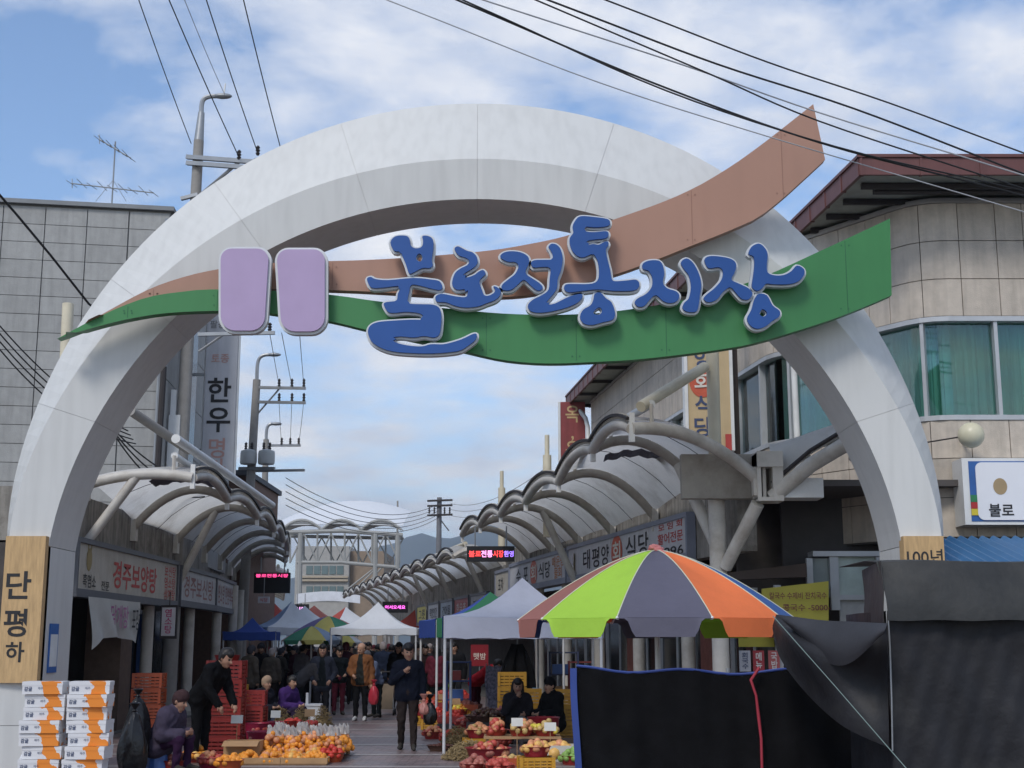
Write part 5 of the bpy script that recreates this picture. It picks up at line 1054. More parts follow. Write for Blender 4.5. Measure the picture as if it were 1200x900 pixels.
# ------------------------------------------------------------------ produce, crates, boxes
def plastic(n, c): return mat('plastic_' + n, c, .4, var=.10, scale=5, spec=.45)
rr = random.Random(5)
pl_red, pl_yel, pl_org, pl_blu, pl_dk = plastic('red', (.27, .025, .02)), plastic('yellow', (.52, .27, .03)), plastic('orange', (.40, .075, .025)), plastic('blue', (.05, .12, .35)), plastic('dark', (.05, .045, .05))
card = mat('cardboard', (.40, .24, .12), .85, var=.15, scale=6)
def crate_mesh(m, w=.5, d=.36, h=.28):
    b = MB(); t = .018
    b.box((-w / 2, -d / 2, 0), (w / 2, d / 2, .02))
    for sx in (-1, 1):
        for sy in (-1, 1): b.box((sx * w / 2 - .025, sy * d / 2 - .025, .021), (sx * w / 2 + .025, sy * d / 2 + .025, h))
    for k in range(4):
        z = .04 + k * (h - .05) / 4; z2 = z + (h - .05) / 4 * .62
        if k == 3: z2 = h - .002
        for s in (-1, 1): b.box((-w / 2 + .026, s * d / 2 - t / 2, z), (w / 2 - .026, s * d / 2 + t / 2, z2)); b.box((s * w / 2 - t / 2, -d / 2 + .026, z), (s * w / 2 + t / 2, d / 2 - .026, z2))
    for k in range(1, 5): x = -w / 2 + w * k / 5; b.box((x - .008, -d / 2 - .013, .03), (x + .008, -d / 2 - .0095, h - .01)); b.box((x - .008, d / 2 + .0095, .03), (x + .008, d / 2 + .013, h - .01))
    return b.mesh('crate', m)
CM = {}
def crate(label, p, m, rot=0.0, group=None, size=(.5, .36, .28)):
    k = (m.name, size)
    if k not in CM: CM[k] = crate_mesh(m, *size)
    o = bpy.data.objects.new('crate', CM[k]); COL.objects.link(o); o.location = p; o.rotation_euler = (0, 0, rot); return tag(o, label, 'crate', group)
fr_c = {'orange': (.72, .27, .03), 'apple': (.45, .07, .05), 'peach': (.62, .27, .13), 'yellow': (.70, .58, .08), 'tomato': (.5, .04, .025), 'melon': (.72, .42, .12), 'onion': (.36, .12, .09), 'green': (.22, .36, .08), 'cabbage': (.42, .50, .22), 'brown': (.17, .10, .055), 'pear': (.55, .38, .14), 'chestnut': (.10, .035, .025)}
def fruit_mat(n):
    return mat('fruit_' + n, fr_c[n], .45, var=.28, scale=9, spec=.4)
def pile(parent, c, rx, ry, h, r, kinds, n, name='fruit', seed=0, sc=(1, 1, 1)):
    rr = random.Random(seed); b = MB(); ms = [fruit_mat(k) for k in kinds]; c = V(c)
    for i in range(n):
        a = rr.random() * 2 * math.pi; q = math.sqrt(rr.random()); x, y = rx * q * math.cos(a), ry * q * math.sin(a); z = h * (1 - q * q) * rr.uniform(.55, 1) + r * .3
        b.sphere(c + V((x, y, z)), r * rr.uniform(.82, 1.12), 2 if r > .035 else 1, rr.randrange(len(ms)), sc)
    o = b.build(name, ms, parent, True); o['kind'] = 'stuff'; return o
def basket(label, p, r, h, m, kinds, fr_, n, hh, group=None, seed=0, name='fruit_basket', cat='basket'):
    t = thing(name, label, cat, p, group); p = V(p)
    MB().lathe(p, [(0, .0), (r * .72, 0), (r * .8, h * .3), (r * .96, h * .93), (r * 1.04, h), (r * 1.0, h * 1.0), (r * .9, h * .9), (r * .7, .03), (0, .03)], 20).build('bowl', m, t, True)
    if n: pile(t, p + V((0, 0, h * .55)), r * .88, r * .88, hh, fr_, kinds, n, seed=seed)
    return t
def tray(label, p, w, d, h, m, kinds, fr_, n, hh, rot=0, seed=0, group=None):
    t = thing('fruit_tray', label, 'tray', p, group); p = V(p); c_, s_ = math.cos(rot), math.sin(rot)
    b = MB()
    for cx, cy, hw, hd, z0, z1 in ((0, 0, w / 2, d / 2, 0, .02), (0, -d / 2, w / 2 + .012, .012, .021, h), (0, d / 2, w / 2 + .012, .012, .021, h), (-w / 2, 0, .012, d / 2 - .013, .021, h - .002), (w / 2, 0, .012, d / 2 - .013, .021, h - .002)):
        b.obox(p + V((cx * c_ - cy * s_, cx * s_ + cy * c_, (z0 + z1) / 2)), (c_, s_, 0), (0, 0, 1), hw, (z1 - z0) / 2, hd)
    b.build('tray_box', m, t)
    if n: pile(t, p + V((0, 0, h * .4)), w * .46, d * .46, hh, fr_, kinds, n, seed=seed)
    return t
# stacked white boxes with orange print by the left leg
def box_print():
    m = bpy.data.materials.new('printed_box'); m.use_nodes = True; t = m.node_tree; n = t.nodes; l = t.links; b = n['Principled BSDF']; b.inputs['Roughness'].default_value = .55
    co = n.new('ShaderNodeTexCoord'); se = n.new('ShaderNodeSeparateXYZ'); l.new(co.outputs['Object'], se.inputs[0])
    nz = n.new('ShaderNodeTexNoise'); nz.inputs['Scale'].default_value = 9; nz.inputs['Detail'].default_value = 2; oi = n.new('ShaderNodeObjectInfo'); va = n.new('ShaderNodeVectorMath'); va.operation = 'ADD'; cx3 = n.new('ShaderNodeMath'); cx3.operation = 'MULTIPLY'; cx3.inputs[1].default_value = 40; l.new(oi.outputs['Random'], cx3.inputs[0]); l.new(co.outputs['Object'], va.inputs[0]); l.new(cx3.outputs[0], va.inputs[1]); l.new(va.outputs[0], nz.inputs['Vector'])
    a = n.new('ShaderNodeMath'); a.operation = 'MULTIPLY_ADD'; a.inputs[1].default_value = .30; l.new(nz.outputs[0], a.inputs[0]); 
    zz_ = n.new('ShaderNodeMath'); zz_.operation = 'MULTIPLY_ADD'; zz_.inputs[1].default_value = .45; l.new(se.outputs['Z'], zz_.inputs[0]); l.new(se.outputs['X'], zz_.inputs[2]); l.new(zz_.outputs[0], a.inputs[2])
    r1 = n.new('ShaderNodeMath'); r1.operation = 'GREATER_THAN'; r1.inputs[1].default_value = .195; l.new(a.outputs[0], r1.inputs[0])
    r2 = n.new('ShaderNodeMath'); r2.operation = 'LESS_THAN'; r2.inputs[1].default_value = .365; l.new(a.outputs[0], r2.inputs[0])
    mu = n.new('ShaderNodeMath'); mu.operation = 'MULTIPLY'; l.new(r1.outputs[0], mu.inputs[0]); l.new(r2.outputs[0], mu.inputs[1])
    mi = n.new('ShaderNodeMix'); mi.data_type = 'RGBA'; mi.inputs[6].default_value = (.66, .66, .67, 1); mi.inputs[7].default_value = (.75, .23, .02, 1); l.new(mu.outputs[0], mi.inputs[0]); l.new(mi.outputs[2], b.inputs['Base Color']); return m
M_box = box_print()
bm_ = MB(); bw, bh, bd = .455, .147, .34
bm_.box((-bw / 2, -bd / 2, 0), (bw / 2, bd / 2, bh - .012)); bm_.box((-bw / 2 - .004, -bd / 2 - .004, bh - .05), (bw / 2 + .004, bd / 2 + .004, bh - .004))
bme = bm_.mesh('carton', M_box)
for sidx, px in enumerate((75, 124)):
    base = PG(px, 922); base = V(((px - 600) / F * 16.6, 16.4, 0))
    for k in range(8):
        rr = random.Random(sidx * 20 + k); t = thing('carton', 'white carton with orange print, %s of the stack %s' % (['lowest', 'second lowest', 'third from the ground', 'fourth from the ground', 'fourth from the top', 'third from the top', 'second from the top', 'topmost'][k], ['against the arch leg', 'beside the black bags'][sidx]), 'carton', (base.x + rr.uniform(-.03, .03), base.y + rr.uniform(-.03, .03), .05 + k * bh), 'white and orange cartons')
        o = bpy.data.objects.new('box', bme); COL.objects.link(o); o.parent = t; t.rotation_euler = (0, 0, rr.uniform(-.08, .08) + .06)
        vs, fs = text_mesh('감귤', .02); q = MB().add([(-.16 + v[0] * .05, -bd / 2 - .0055, .04 + v[1] * .055) for v in vs], fs).mesh('lettering', navy); e = bpy.data.objects.new('lettering', q); COL.objects.link(e); e.parent = t
        vs, fs = text_mesh('제주', .0); q = MB().add([(-.02 + v[0] * .035, -bd / 2 - .0055, .055 + v[1] * .035) for v in vs], fs).mesh('lettering', navy); e = bpy.data.objects.new('lettering', q); COL.objects.link(e); e.parent = t
    pa = MB()
    for yy in (-.12, 0, .12): pa.box((base.x - .27, base.y + yy - .04, .0), (base.x + .27, base.y + yy + .04, .049))
    tag(pa.build('pallet', mat('pallet_wood', (.28, .2, .12), .85)), 'small wooden pallet under the carton stack ' + ['against the arch leg', 'beside the black bags'][sidx], 'pallet')
# dark bags next to the cartons
bagm = mat('black_plastic_bag', (.006, .006, .007), .3, var=.2, spec=.45, bump=.6, bscale=14)
def sack(name, label, c, rx, ry, h, m, cat='bag', knot=True, seed=0, group=None):
    rr = random.Random(seed); t = thing(name, label, cat, c, group); c = V(c); ph = [rr.uniform(0, 6) for _ in range(4)]
    def fn(u, v):
        a = 2 * math.pi * u; r = math.sin(math.pi * min(1, v * .93 + .07)) ** .55 * (1 - .35 * v); r *= 1 + .10 * math.sin(3 * a + ph[0] + 4 * v) + .07 * math.sin(7 * a + ph[1] - 6 * v) + .04 * math.sin(13 * a + ph[2]); return c + V((rx * r * math.cos(a), ry * r * math.sin(a), h * v))
    b = MB(); b.grid(fn, 22, 12)
    if knot: b.lathe(c + V((0, 0, h * .95)), [(.02, 0), (.035, .03), (.02, .05), (.07, .12), (.05, .13)], 9)
    b.build('bag', m, t, True); return t
sack('plastic_bag', 'black plastic bag heaped beside the cartons', (P(157, 850, 17.4).x, 17.4, 0), .2, .2, .85, bagm, seed=3); sack('plastic_bag', 'second black plastic bag behind the first by the cartons', (P(160, 850, 18.3).x, 18.3, 0), .22, .2, 1.0, bagm, seed=5)
wb_ = sack('plastic_bag', 'white plastic bag at the foot of the arch leg', (P(38, 880, 16.9).x, 16.9, 0), .16, .16, .5, mat('white_plastic_bag', (.62, .63, .65), .35), seed=8)
def G(x, y, z=0.0): return PG(x, y, z)
# --- left stall
for k, (x, y, m, lab) in enumerate(((262, 885, pl_red, 'in the tall stack holding the red bowl'), (263, 868, pl_org, 'in the orange stack by the standing vendor'), (292, 866, pl_red, 'in the stack behind the magenta baskets'), (272, 852, pl_yel, 'in the yellow stack between the columns'), (172, 862, pl_org, 'in the stack behind the crouching woman'), (287, 846, pl_yel, 'in the yellow stack at the column foot'))):
    b = G(x, y); n = (5, 3, 3, 3, 4, 2)[k]
    for j in range(n): crate('%s plastic crate, %s, %s' % ({'plastic_red': 'red', 'plastic_orange': 'orange', 'plastic_yellow': 'yellow'}[m.name], ['lowest', 'second from the ground', 'third from the ground', 'fourth from the ground', 'topmost'][j], lab), (b.x, b.y, j * .282), m, .05 * math.sin(j * 3 + k), 'plastic crates stacked: ' + lab)
b = G(262, 885); basket('red bowl on top of the tall red crate stack', (b.x, b.y, 5 * .282 - .08), .2, .16, pl_red, ['tomato'], .03, 0, .0)
b = G(285, 893); t = thing('cardboard_box', 'open cardboard box in front of the crates', 'box', b)
bb_ = MB(); 
for cx, cy, hw, hd in ((0, -.17, .25, .006), (0, .17, .25, .006), (-.25, 0, .006, .163), (.25, 0, .006, .163)): bb_.box((b.x + cx - hw, b.y + cy - hd, 0), (b.x + cx + hw, b.y + cy + hd, .30))
bb_.box((b.x - .24, b.y - .16, .0), (b.x + .24, b.y + .16, .01)); bb_.build('carton_walls', card, t); MB().hexa([(b.x - .25, b.y - .18, .30), (b.x + .25, b.y - .18, .30), (b.x + .25, b.y - .34, .24), (b.x - .25, b.y - .34, .24), (b.x - .25, b.y - .175, .305), (b.x + .25, b.y - .175, .305), (b.x + .25, b.y - .335, .245), (b.x - .25, b.y - .335, .245)]).build('flap', card, t)
mg = plastic('magenta', (.30, .015, .05))
for k, (x, y, r) in enumerate(((308, 880, .26), (318, 866, .24), (300, 868, .22))):
    b = G(x, y); basket('magenta plastic tub of onions beside the orange bags, ' + ['the widest', 'the rearmost', 'by the crates'][k], (b.x, b.y, 0), r, .3, mg, ['onion', 'apple'], .05, 26, .08, seed=k, name='produce_tub', cat='tub')
netw = mat('clear_bag', (.62, .60, .58), .3, var=.1, trans=.5)
b0 = G(352, 893)
tb_ = thing('produce_table', 'low wooden table holding the bags of oranges', 'table', (b0.x, b0.y + .5, 0))
MB().box((b0.x - .62, b0.y, .09), (b0.x + .58, b0.y + 1.6, .12)).build('table_top', card, tb_)
for dx in (-.55, .5):
    for dy in (.08, 1.5): MB().box((b0.x + dx - .03, b0.y + dy - .03, 0), (b0.x + dx + .03, b0.y + dy + .03, .09)).build('leg', card, tb_)
for k in range(10):
    i, j = k % 4, k // 4; x = b0.x - .45 + .30 * i + .07 * (j % 2); y = b0.y + .22 + .42 * j
    t = thing('orange_bag', 'clear bag of tangerines on the low table', 'bag', (x, y, .122), 'bags of tangerines on the low table')
    pile(t, (x, y, .122), .15, .14, .26, .043, ['orange', 'orange', 'peach'] if j < 2 else ['apple', 'orange'], 46, seed=k)
    rr = random.Random(k); c_ = V((x + rr.uniform(-.03, .03), y + .04, .37)); ph = rr.uniform(0, 6)
    def crm(u, v, c_=c_, ph=ph):
        a = 6.283 * u; r = (.055 * (1 - v) ** .7 + .035 + .05 * max(0, v - .55)) * (1 + .28 * math.sin(5 * a + ph + 3 * v) + .18 * math.sin(11 * a - ph)); return c_ + V((r * math.cos(a) + .03 * v * math.sin(ph), r * math.sin(a), .13 * v + .025 * math.sin(4 * a + ph) * v - .02))
    MB().grid(crm, 26, 7).build('bag_neck', netw, t, True)
herb = mat('dry_herb', (.20, .145, .07), .9, var=.4, scale=20)
def bundle(label, c, r, h, n, m, seed, group=None):
    rr = random.Random(seed); b = MB(); c = V(c)
    for i in range(n):
        a = rr.random() * 6.283; q = math.sqrt(rr.random()) * r; p = c + V((q * math.cos(a), q * math.sin(a), rr.random() * h * (1 - (q / r) ** 2) + .02)); d = V((rr.uniform(-1, 1), rr.uniform(-1, 1), rr.uniform(-.3, .6))).normalized() * rr.uniform(.05, .13)
        b.bar(p - d / 2, p + d / 2, .005, .003)
    b.sphere(c + V((0, 0, h * .22)), r * .7, 2, sc=(1, 1, h / r * .6)); o = b.build('herb_bundle', m, None); return tag(o, label, 'herbs', group)
for k, (x, y) in enumerate(((328, 862), (349, 860), (375, 861))):
    b = G(x, y); b.y += .3; bundle('brown tuft of dried herbs behind the tangerine bags', (b.x, b.y, .0), .22, .5, 900, herb, k, 'herb tufts behind the tangerines')
for k in range(8):
    b = G(292 + 26 * (k % 4), 893); b.y -= .38 * (k // 4); b.x += .05 * (k // 4); tray('shallow tray heaped with oranges in front of the tangerine table', (b.x, b.y, 0), .34, .32, .1, card, [['orange', 'melon'], ['orange'], ['peach', 'orange']][k % 3], .045, 42, .12, rr.uniform(-.1, .1), seed=40 + k, group='orange trays in the front row')
for k, (x, y, kinds, lab) in enumerate(((228, 893, ['orange', 'melon'], 'oranges beside the vendor in black'), (247, 900, ['apple', 'peach'], 'apples in front of the tall crate stack'), (268, 903, ['orange'], 'mandarins in front of the cardboard box'), (205, 903, ['onion', 'brown'], 'onions at the feet of the crouching woman'), (384, 878, ['onion', 'apple'], 'red onions at the pavement side'), (388, 893, ['tomato'], 'tomatoes at the table corner'))):
    b = G(x, y); basket('round plastic basket of ' + lab, (b.x, b.y, 0), .2, .14, [pl_red, mg, pl_org][k % 3], kinds, .045, 34, .12, seed=150 + k)
for k, (x, y) in enumerate(((308, 856), (318, 850), (296, 852))):
    b = G(x, y); sack('plastic_bag', ['white plastic bag of greens by the seated women', 'blue-grey plastic bag behind the tubs', 'dark plastic bag beside the yellow crates'][k], (b.x, b.y, 0), .16, .15, .45, [MATS['white_plastic_bag'], mat('bag_bluegrey', (.10, .12, .18), .4), bagm][k], seed=60 + k)
for k, (x, y) in enumerate(((340, 868), (360, 872))):
    b = G(x, y); b.y += .3; basket('red bowl of tomatoes behind the tangerine bags', (b.x, b.y, .225), .17, .1, pl_red, ['tomato'], .04, 22, .07, seed=k + 60, group='tomato bowls')
b = G(366, 852); fb = thing('foam_box', 'white foam box with a paper roll on the left stall', 'box', b); MB().box((b.x - .19, b.y - .14, 0), (b.x + .16, b.y + .14, .42)).build('box', mat('foam', (.70, .71, .72), .7), fb); tube('paper_roll', [(b.x - .12, b.y, .42), (b.x - .12, b.y, .68)], .03, MATS['foam'], fb); MB().box((b.x - .21, b.y - .16, .42), (b.x + .18, b.y + .16, .46)).build('lid', MATS['foam'], fb)
# --- right stall
def rtab(x, y, w, d, h, lab):
    b = G(x, y); t = thing('display_table', lab, 'table', (b.x, b.y, 0)); MB().box((b.x - w / 2, b.y - d / 2, h - .03), (b.x + w / 2, b.y + d / 2, h)).build('table_top', card, t)
    for sx in (-1, 1):
        for sy in (-1, 1): MB().box((b.x + sx * (w / 2 - .05) - .02, b.y + sy * (d / 2 - .05) - .02, 0), (b.x + sx * (w / 2 - .05) + .02, b.y + sy * (d / 2 - .05) + .02, h - .03)).build('leg', card, t)
    return b
b = rtab(612, 886, 1.15, .7, .30, 'low table under the bowls of peaches')
for k, (dx, dy, kinds, n) in enumerate(((-.40, 0, ['apple', 'peach'], 30), (-.02, -.12, ['peach', 'pear'], 28), (.36, -.1, ['yellow', 'pear'], 22), (.08, .2, ['yellow', 'peach'], 26))):
    basket('red bowl heaped with %s on the low table' % ['red peaches', 'pale pears', 'yellow apples', 'mixed yellow fruit'][k], (b.x + dx, b.y + dy, .302), .19, .09, pl_red, kinds, .048, n, .17, seed=70 + k)
b = G(572, 893); basket('wide red basket of apples at the tent leg', (b.x, b.y, 0), .33, .2, plastic('crimson', (.28, .02, .03)), ['apple', 'onion', 'peach'], .05, 60, .16, seed=80)
b = G(598, 898); tray('orange tray of pears in front of the peach table', (b.x, b.y, 0), .46, .34, .12, pl_org, ['peach', 'pear'], .045, 36, .07, seed=81)
b = G(548, 890); bundle('heap of straw-like dried roots by the tent leg', (b.x, b.y, 0), .36, .26, 1600, mat('dry_root', (.30, .22, .11), .9, var=.4, scale=20), 9); b = G(536, 878); bundle('darker heap of dried greens by the tent leg', (b.x, b.y + .2, 0), .3, .34, 1200, herb, 10)
b = G(516, 880); basket('flat brown basket on the pavement near the tent leg', (b.x, b.y, 0), .22, .09, mat('wicker', (.10, .05, .035), .8, var=.3, scale=20), ['chestnut'], .03, 40, .04, seed=82)
b = G(637, 880); bk = thing('bucket', 'dark red bucket with wire handle behind the peach table', 'bucket', b); MB().lathe(b, [(0, 0), (.2, 0), (.25, .5), (.265, .52), (.235, .5), (.19, .03), (0, .03)], 22).build('pail', plastic('wine', (.20, .012, .02)), bk, True); tube('handle', [b + V((-.25 + .05 * k, -.25 * math.sin(math.pi * k / 10) * .9, .5 - .16 * math.sin(math.pi * k / 10))) for k in range(11)], .008, M_metal, bk, 5)
b = G(655, 893); tray('carton tray of melons by the blue hem', (b.x, b.y, .0), .62, .4, .24, mat('carton_white', (.5, .48, .44), .8), ['melon', 'melon', 'peach'], .085, 16, .14, seed=83)
for k, (x, y, kind, m, lab) in enumerate(((512, 856, 'tomato', pl_red, 'tomatoes nearest the pavement'), (532, 862, 'tomato', pl_red, 'tomatoes by the tent leg'), (505, 845, 'apple', pl_red, 'apples at the pavement edge'), (527, 846, 'apple', pl_red, 'apples beside the yellow crate'), (548, 848, 'onion', pl_org, 'red onions behind the roots'), (500, 836, 'peach', pl_org, 'peaches at the pavement edge'), (520, 836, 'apple', pl_red, 'apples under the tent'), (540, 836, 'tomato', pl_red, 'tomatoes by the stooping vendor'), (498, 828, 'cabbage', pl_yel, 'pale cabbages'), (516, 827, 'cabbage', pl_yel, 'green cabbages'))):
    b = G(x, y); h = .12 + .05 * (k // 3)
    crate('low crate under the tray of ' + lab, (b.x, b.y, 0), pl_dk if k % 2 else pl_yel, -.18, None, (.5, .36, round(h + .1, 2)))
    tray('tray of ' + lab, (b.x, b.y, h + .104), .52, .42, .13, m, [kind, 'green' if kind == 'cabbage' else kind], .10 if kind == 'cabbage' else .046, 12 if kind == 'cabbage' else 44, .16, -.18, seed=90 + k)
for k, (x, y) in enumerate(((568, 872), (592, 868))):
    b = G(x, y); b.y += .6; tcr = crate('dark crate under the basket of %s' % ['chestnuts', 'dried peppers'][k], (b.x, b.y, 0), pl_dk, 0, None, (.6, .45, .34)); basket('wide shallow basket of %s' % ['chestnuts', 'dried peppers'][k], (b.x, b.y, .342), .38, .1, MATS['wicker'], ['chestnut', 'brown'] if k == 0 else ['chestnut', 'onion', 'brown'], .035, 130, .16, seed=110 + k)
for k, (x, y) in enumerate(((600, 862), (618, 866), (668, 868))):
    b = G(x, y); b.y += .9
    for j in range((4, 3, 3)[k]): crate('yellow plastic crate behind the seated women', (b.x, b.y, j * .282), pl_yel, .04 * math.sin(j + k), 'yellow crates behind the seated women')
b = G(628, 862); b.y += .5; sack('plastic_bag', 'light blue plastic bag between the seated women', (b.x, b.y, 0), .2, .18, .75, mat('blue_plastic_bag', (.10, .32, .50), .35), seed=21)
b = G(572, 850); b.y += .4
def pat(u, v): return V((b.x + lerp(-.05, .45, u) + .03 * math.sin(v * 7), b.y + lerp(-.1, .15, u), lerp(.25, 1.2, v) + .02 * math.sin(u * 20)))
pcl = thing('patterned_cloth', 'blue and white patterned cloth draped over a rack by the yellow crates', 'cloth', (b.x + .2, b.y, 0)); MB().sheet(pat, 12, 12, .005).build('cloth', mat('pattern_cloth', (.22, .22, .30), .8, var=.9, scale=18), pcl, True)
for dx in (-.05, .45): tube('rack_post', [(b.x + dx, b.y + .02, 0), (b.x + dx, b.y + .1, 1.25)], .014, M_metal, pcl, 6)
b = G(549, 845); b.y += 1.0; sgn = thing('price_sign', 'dark red price sign hung under the white tent', 'sign', (b.x, b.y, 0)); q = P(562, 768, b.y); MB().box((q.x - .2, b.y, q.z - .24), (q.x + .2, b.y + .02, q.z + .24)).build('panel', plastic('signred', (.22, .012, .02)), sgn); text('햇밤', sgn, (q.x, b.y - .006, q.z - .02), (1, 0, 0), (0, 0, 1), .15, MATS['sign_cream']); tube('post', [(q.x, b.y + .03, 0), (q.x, b.y + .03, q.z + .2)], .015, M_metal, sgn, 6)
fills = [(585, 908, ['apple'], 'small apples before the pear tray'), (628, 905, ['melon', 'peach'], 'apricots before the peach table'), (556, 906, ['onion'], 'red onions before the apple basket'), (646, 884, ['peach'], 'peaches beside the bucket'), (560, 880, ['pear', 'peach'], 'pears behind the apple basket'), (585, 876, ['apple'], 'apples behind the peach table'), (528, 872, ['tomato'], 'tomatoes behind the dried roots'), (546, 868, ['apple', 'onion'], 'plums behind the dried roots'), (508, 866, ['peach', 'apple'], 'peaches at the pavement edge'), (523, 858, ['orange'], 'oranges at the pavement edge'), (494, 850, ['apple'], 'crab apples at the pavement edge'), (560, 858, ['tomato', 'green'], 'peppers under the white tent'), (577, 856, ['yellow'], 'lemons under the white tent'), (538, 850, ['orange', 'yellow'], 'citrus under the white tent'), (672, 896, ['green'], 'green plums by the blue hem')]
for k, (x, y, kinds, lab) in enumerate(fills):
    b = G(x, y); z = 0
    if k % 3 == 1: crate('low crate under the basket of ' + lab, (b.x, b.y, 0), [pl_dk, pl_yel, pl_org][k % 3], .1, None, (.42, .34, .2)); z = .202
    basket('red plastic basket of ' + lab, (b.x, b.y, z), .2, .13, [pl_red, MATS['plastic_crimson'], pl_red][k % 3], kinds, .046, 36, .13, seed=200 + k)
for k, (x, y, lab) in enumerate(((322, 872, 'by the tangerine bags'), (362, 874, 'between the tomato bowls'), (276, 890, 'beside the cardboard box'), (580, 884, 'above the apple basket'), (606, 890, 'on the peach table'), (534, 858, 'over the tomato trays'), (645, 893, 'by the melon carton'), (518, 846, 'over the apple trays'))):
    b = G(x, y); t = thing('price_card', 'cardboard price card on a stick ' + lab, 'card', b); z = .42 + .04 * (k % 3)
    MB().obox((b.x, b.y, z + .07), (1, .15 * (k % 3 - 1), 0), (0, .25, 1), .085, .06, .003).build('card', [mat('card_white', (.6, .59, .55), .8), card][k % 2], t); tube('stick', [(b.x, b.y + .02, 0), (b.x, b.y + .02, z + .06)], .006, card, t, 5)
# digital signs
def led(label, px0, py0, px1, py1, Y, txts):
    a, b = P(px0, py1, Y), P(px1, py0, Y); t = thing('led_sign', label, 'sign', ((a.x + b.x) / 2, Y, a.z)); MB().box((a.x, Y, a.z), (b.x, Y + .14, b.z)).build('cabinet', mat('led_black', (.01, .01, .012), .5), t)
    for body, u, v, h, w_, c in txts: text(body, t, (lerp(a.x, b.x, u), Y - .006, lerp(a.z, b.z, v)), (1, 0, 0), (0, 0, 1), h * (b.z - a.z), emat('led_%d%d%d' % tuple(int(k * 9) for k in c), c, 1.4), width=w_ * (b.x - a.x), bold=.02)
    tube('hanger', [(a.x + .2, Y + .07, b.z), (a.x + .2, Y + .07, b.z + .5)], .02, M_metal, t, 6); tube('hanger', [(b.x - .2, Y + .07, b.z), (b.x - .2, Y + .07, b.z + .5)], .02, M_metal, t, 6)
led('black digital sign with glowing red letters under the right canopy', 547, 640, 603, 658, 33.5, [('불로', .17, .5, .40, .26, (1, .06, .06)), ('전통', .42, .5, .45, .24, (1, .35, .75)), ('시장', .66, .5, .45, .22, (1, .08, .05)), ('환영', .88, .5, .4, .2, (.35, .2, 1))])
led('black digital sign with a pink line of letters under the left canopy', 297, 671, 340, 695, 44, [('불로전통시장', .5, .85, .17, .9, (1, .08, .3))])
led('small far digital sign with pink letters on the left', 343, 708, 362, 718, 66, [('시장', .5, .5, .35, .6, (1, .45, .9))])
led('far digital sign with magenta letters on the right', 448, 705, 478, 718, 52, [('어서오세요', .5, .5, .35, .8, (1, .15, .8))])
sm = thing('hanging_sign', 'small white sign with dark letters hanging below the left digital sign', 'sign', P(308, 704, 43)); q = P(309, 703, 43); MB().box((q.x - .18, 43, q.z - .1), (q.x + .18, 43.05, q.z + .1)).build('panel', MATS['sign_pale'], sm); text('식당', sm, (q.x, 42.99, q.z), (1, 0, 0), (0, 0, 1), .13, M_red); tube('rod', [(q.x, 43.02, q.z + .1), (q.x, 43.02, q.z + .7)], .012, M_metal, sm, 5)

# ------------------------------------------------------------------ people: one continuous skin each, grown from a posed skeleton
def surface_nets(Fv, org, h):
    s = Fv < 0; nx, ny, nz = Fv.shape
    sl = lambda d, n: slice(d, n - 1 + d)
    cnt = np.zeros((nx - 1, ny - 1, nz - 1), np.int8)
    for i in (0, 1):
        for j in (0, 1):
            for k in (0, 1): cnt += s[sl(i, nx), sl(j, ny), sl(k, nz)]
    act = (cnt > 0) & (cnt < 8); idx = np.full(act.shape, -1, np.int64); cells = np.argwhere(act); idx[act] = np.arange(len(cells))
    acc = np.zeros((len(cells), 3)); num = np.zeros(len(cells)); co = [(i, j, k) for i in (0, 1) for j in (0, 1) for k in (0, 1)]
    for a in co:
        for ax in range(3):
            if a[ax]: continue
            b = list(a); b[ax] = 1
            fa = Fv[cells[:, 0] + a[0], cells[:, 1] + a[1], cells[:, 2] + a[2]]; fb = Fv[cells[:, 0] + b[0], cells[:, 1] + b[1], cells[:, 2] + b[2]]
            m = (fa < 0) != (fb < 0); t = np.where(m, fa / np.where(m, fa - fb, 1), 0); p = np.tile(np.array(a, float), (len(cells), 1)); p[:, ax] += t; acc += p * m[:, None]; num += m
    verts = (cells + acc / num[:, None]) * h + org; faces = []
    for ax in range(3):
        b = [0, 0, 0]; b[ax] = 1; u, v_ = (ax + 1) % 3, (ax + 2) % 3
        A_ = s[:nx - b[0], :ny - b[1], :nz - b[2]]; B_ = s[b[0]:, b[1]:, b[2]:]; e = np.argwhere(A_ != B_)
        e = e[(e[:, u] > 0) & (e[:, v_] > 0)]; e = e[(e[:, u] < Fv.shape[u] - 1) & (e[:, v_] < Fv.shape[v_] - 1)]
        if not len(e): continue
        def cell(du, dv): c = e.copy(); c[:, u] -= du; c[:, v_] -= dv; return idx[c[:, 0], c[:, 1], c[:, 2]]
        q = np.stack([cell(1, 1), cell(0, 1), cell(0, 0), cell(1, 0)], 1); flip = ~s[e[:, 0], e[:, 1], e[:, 2]]; q[flip] = q[flip][:, ::-1]; faces.append(q)
    return verts, np.concatenate(faces)
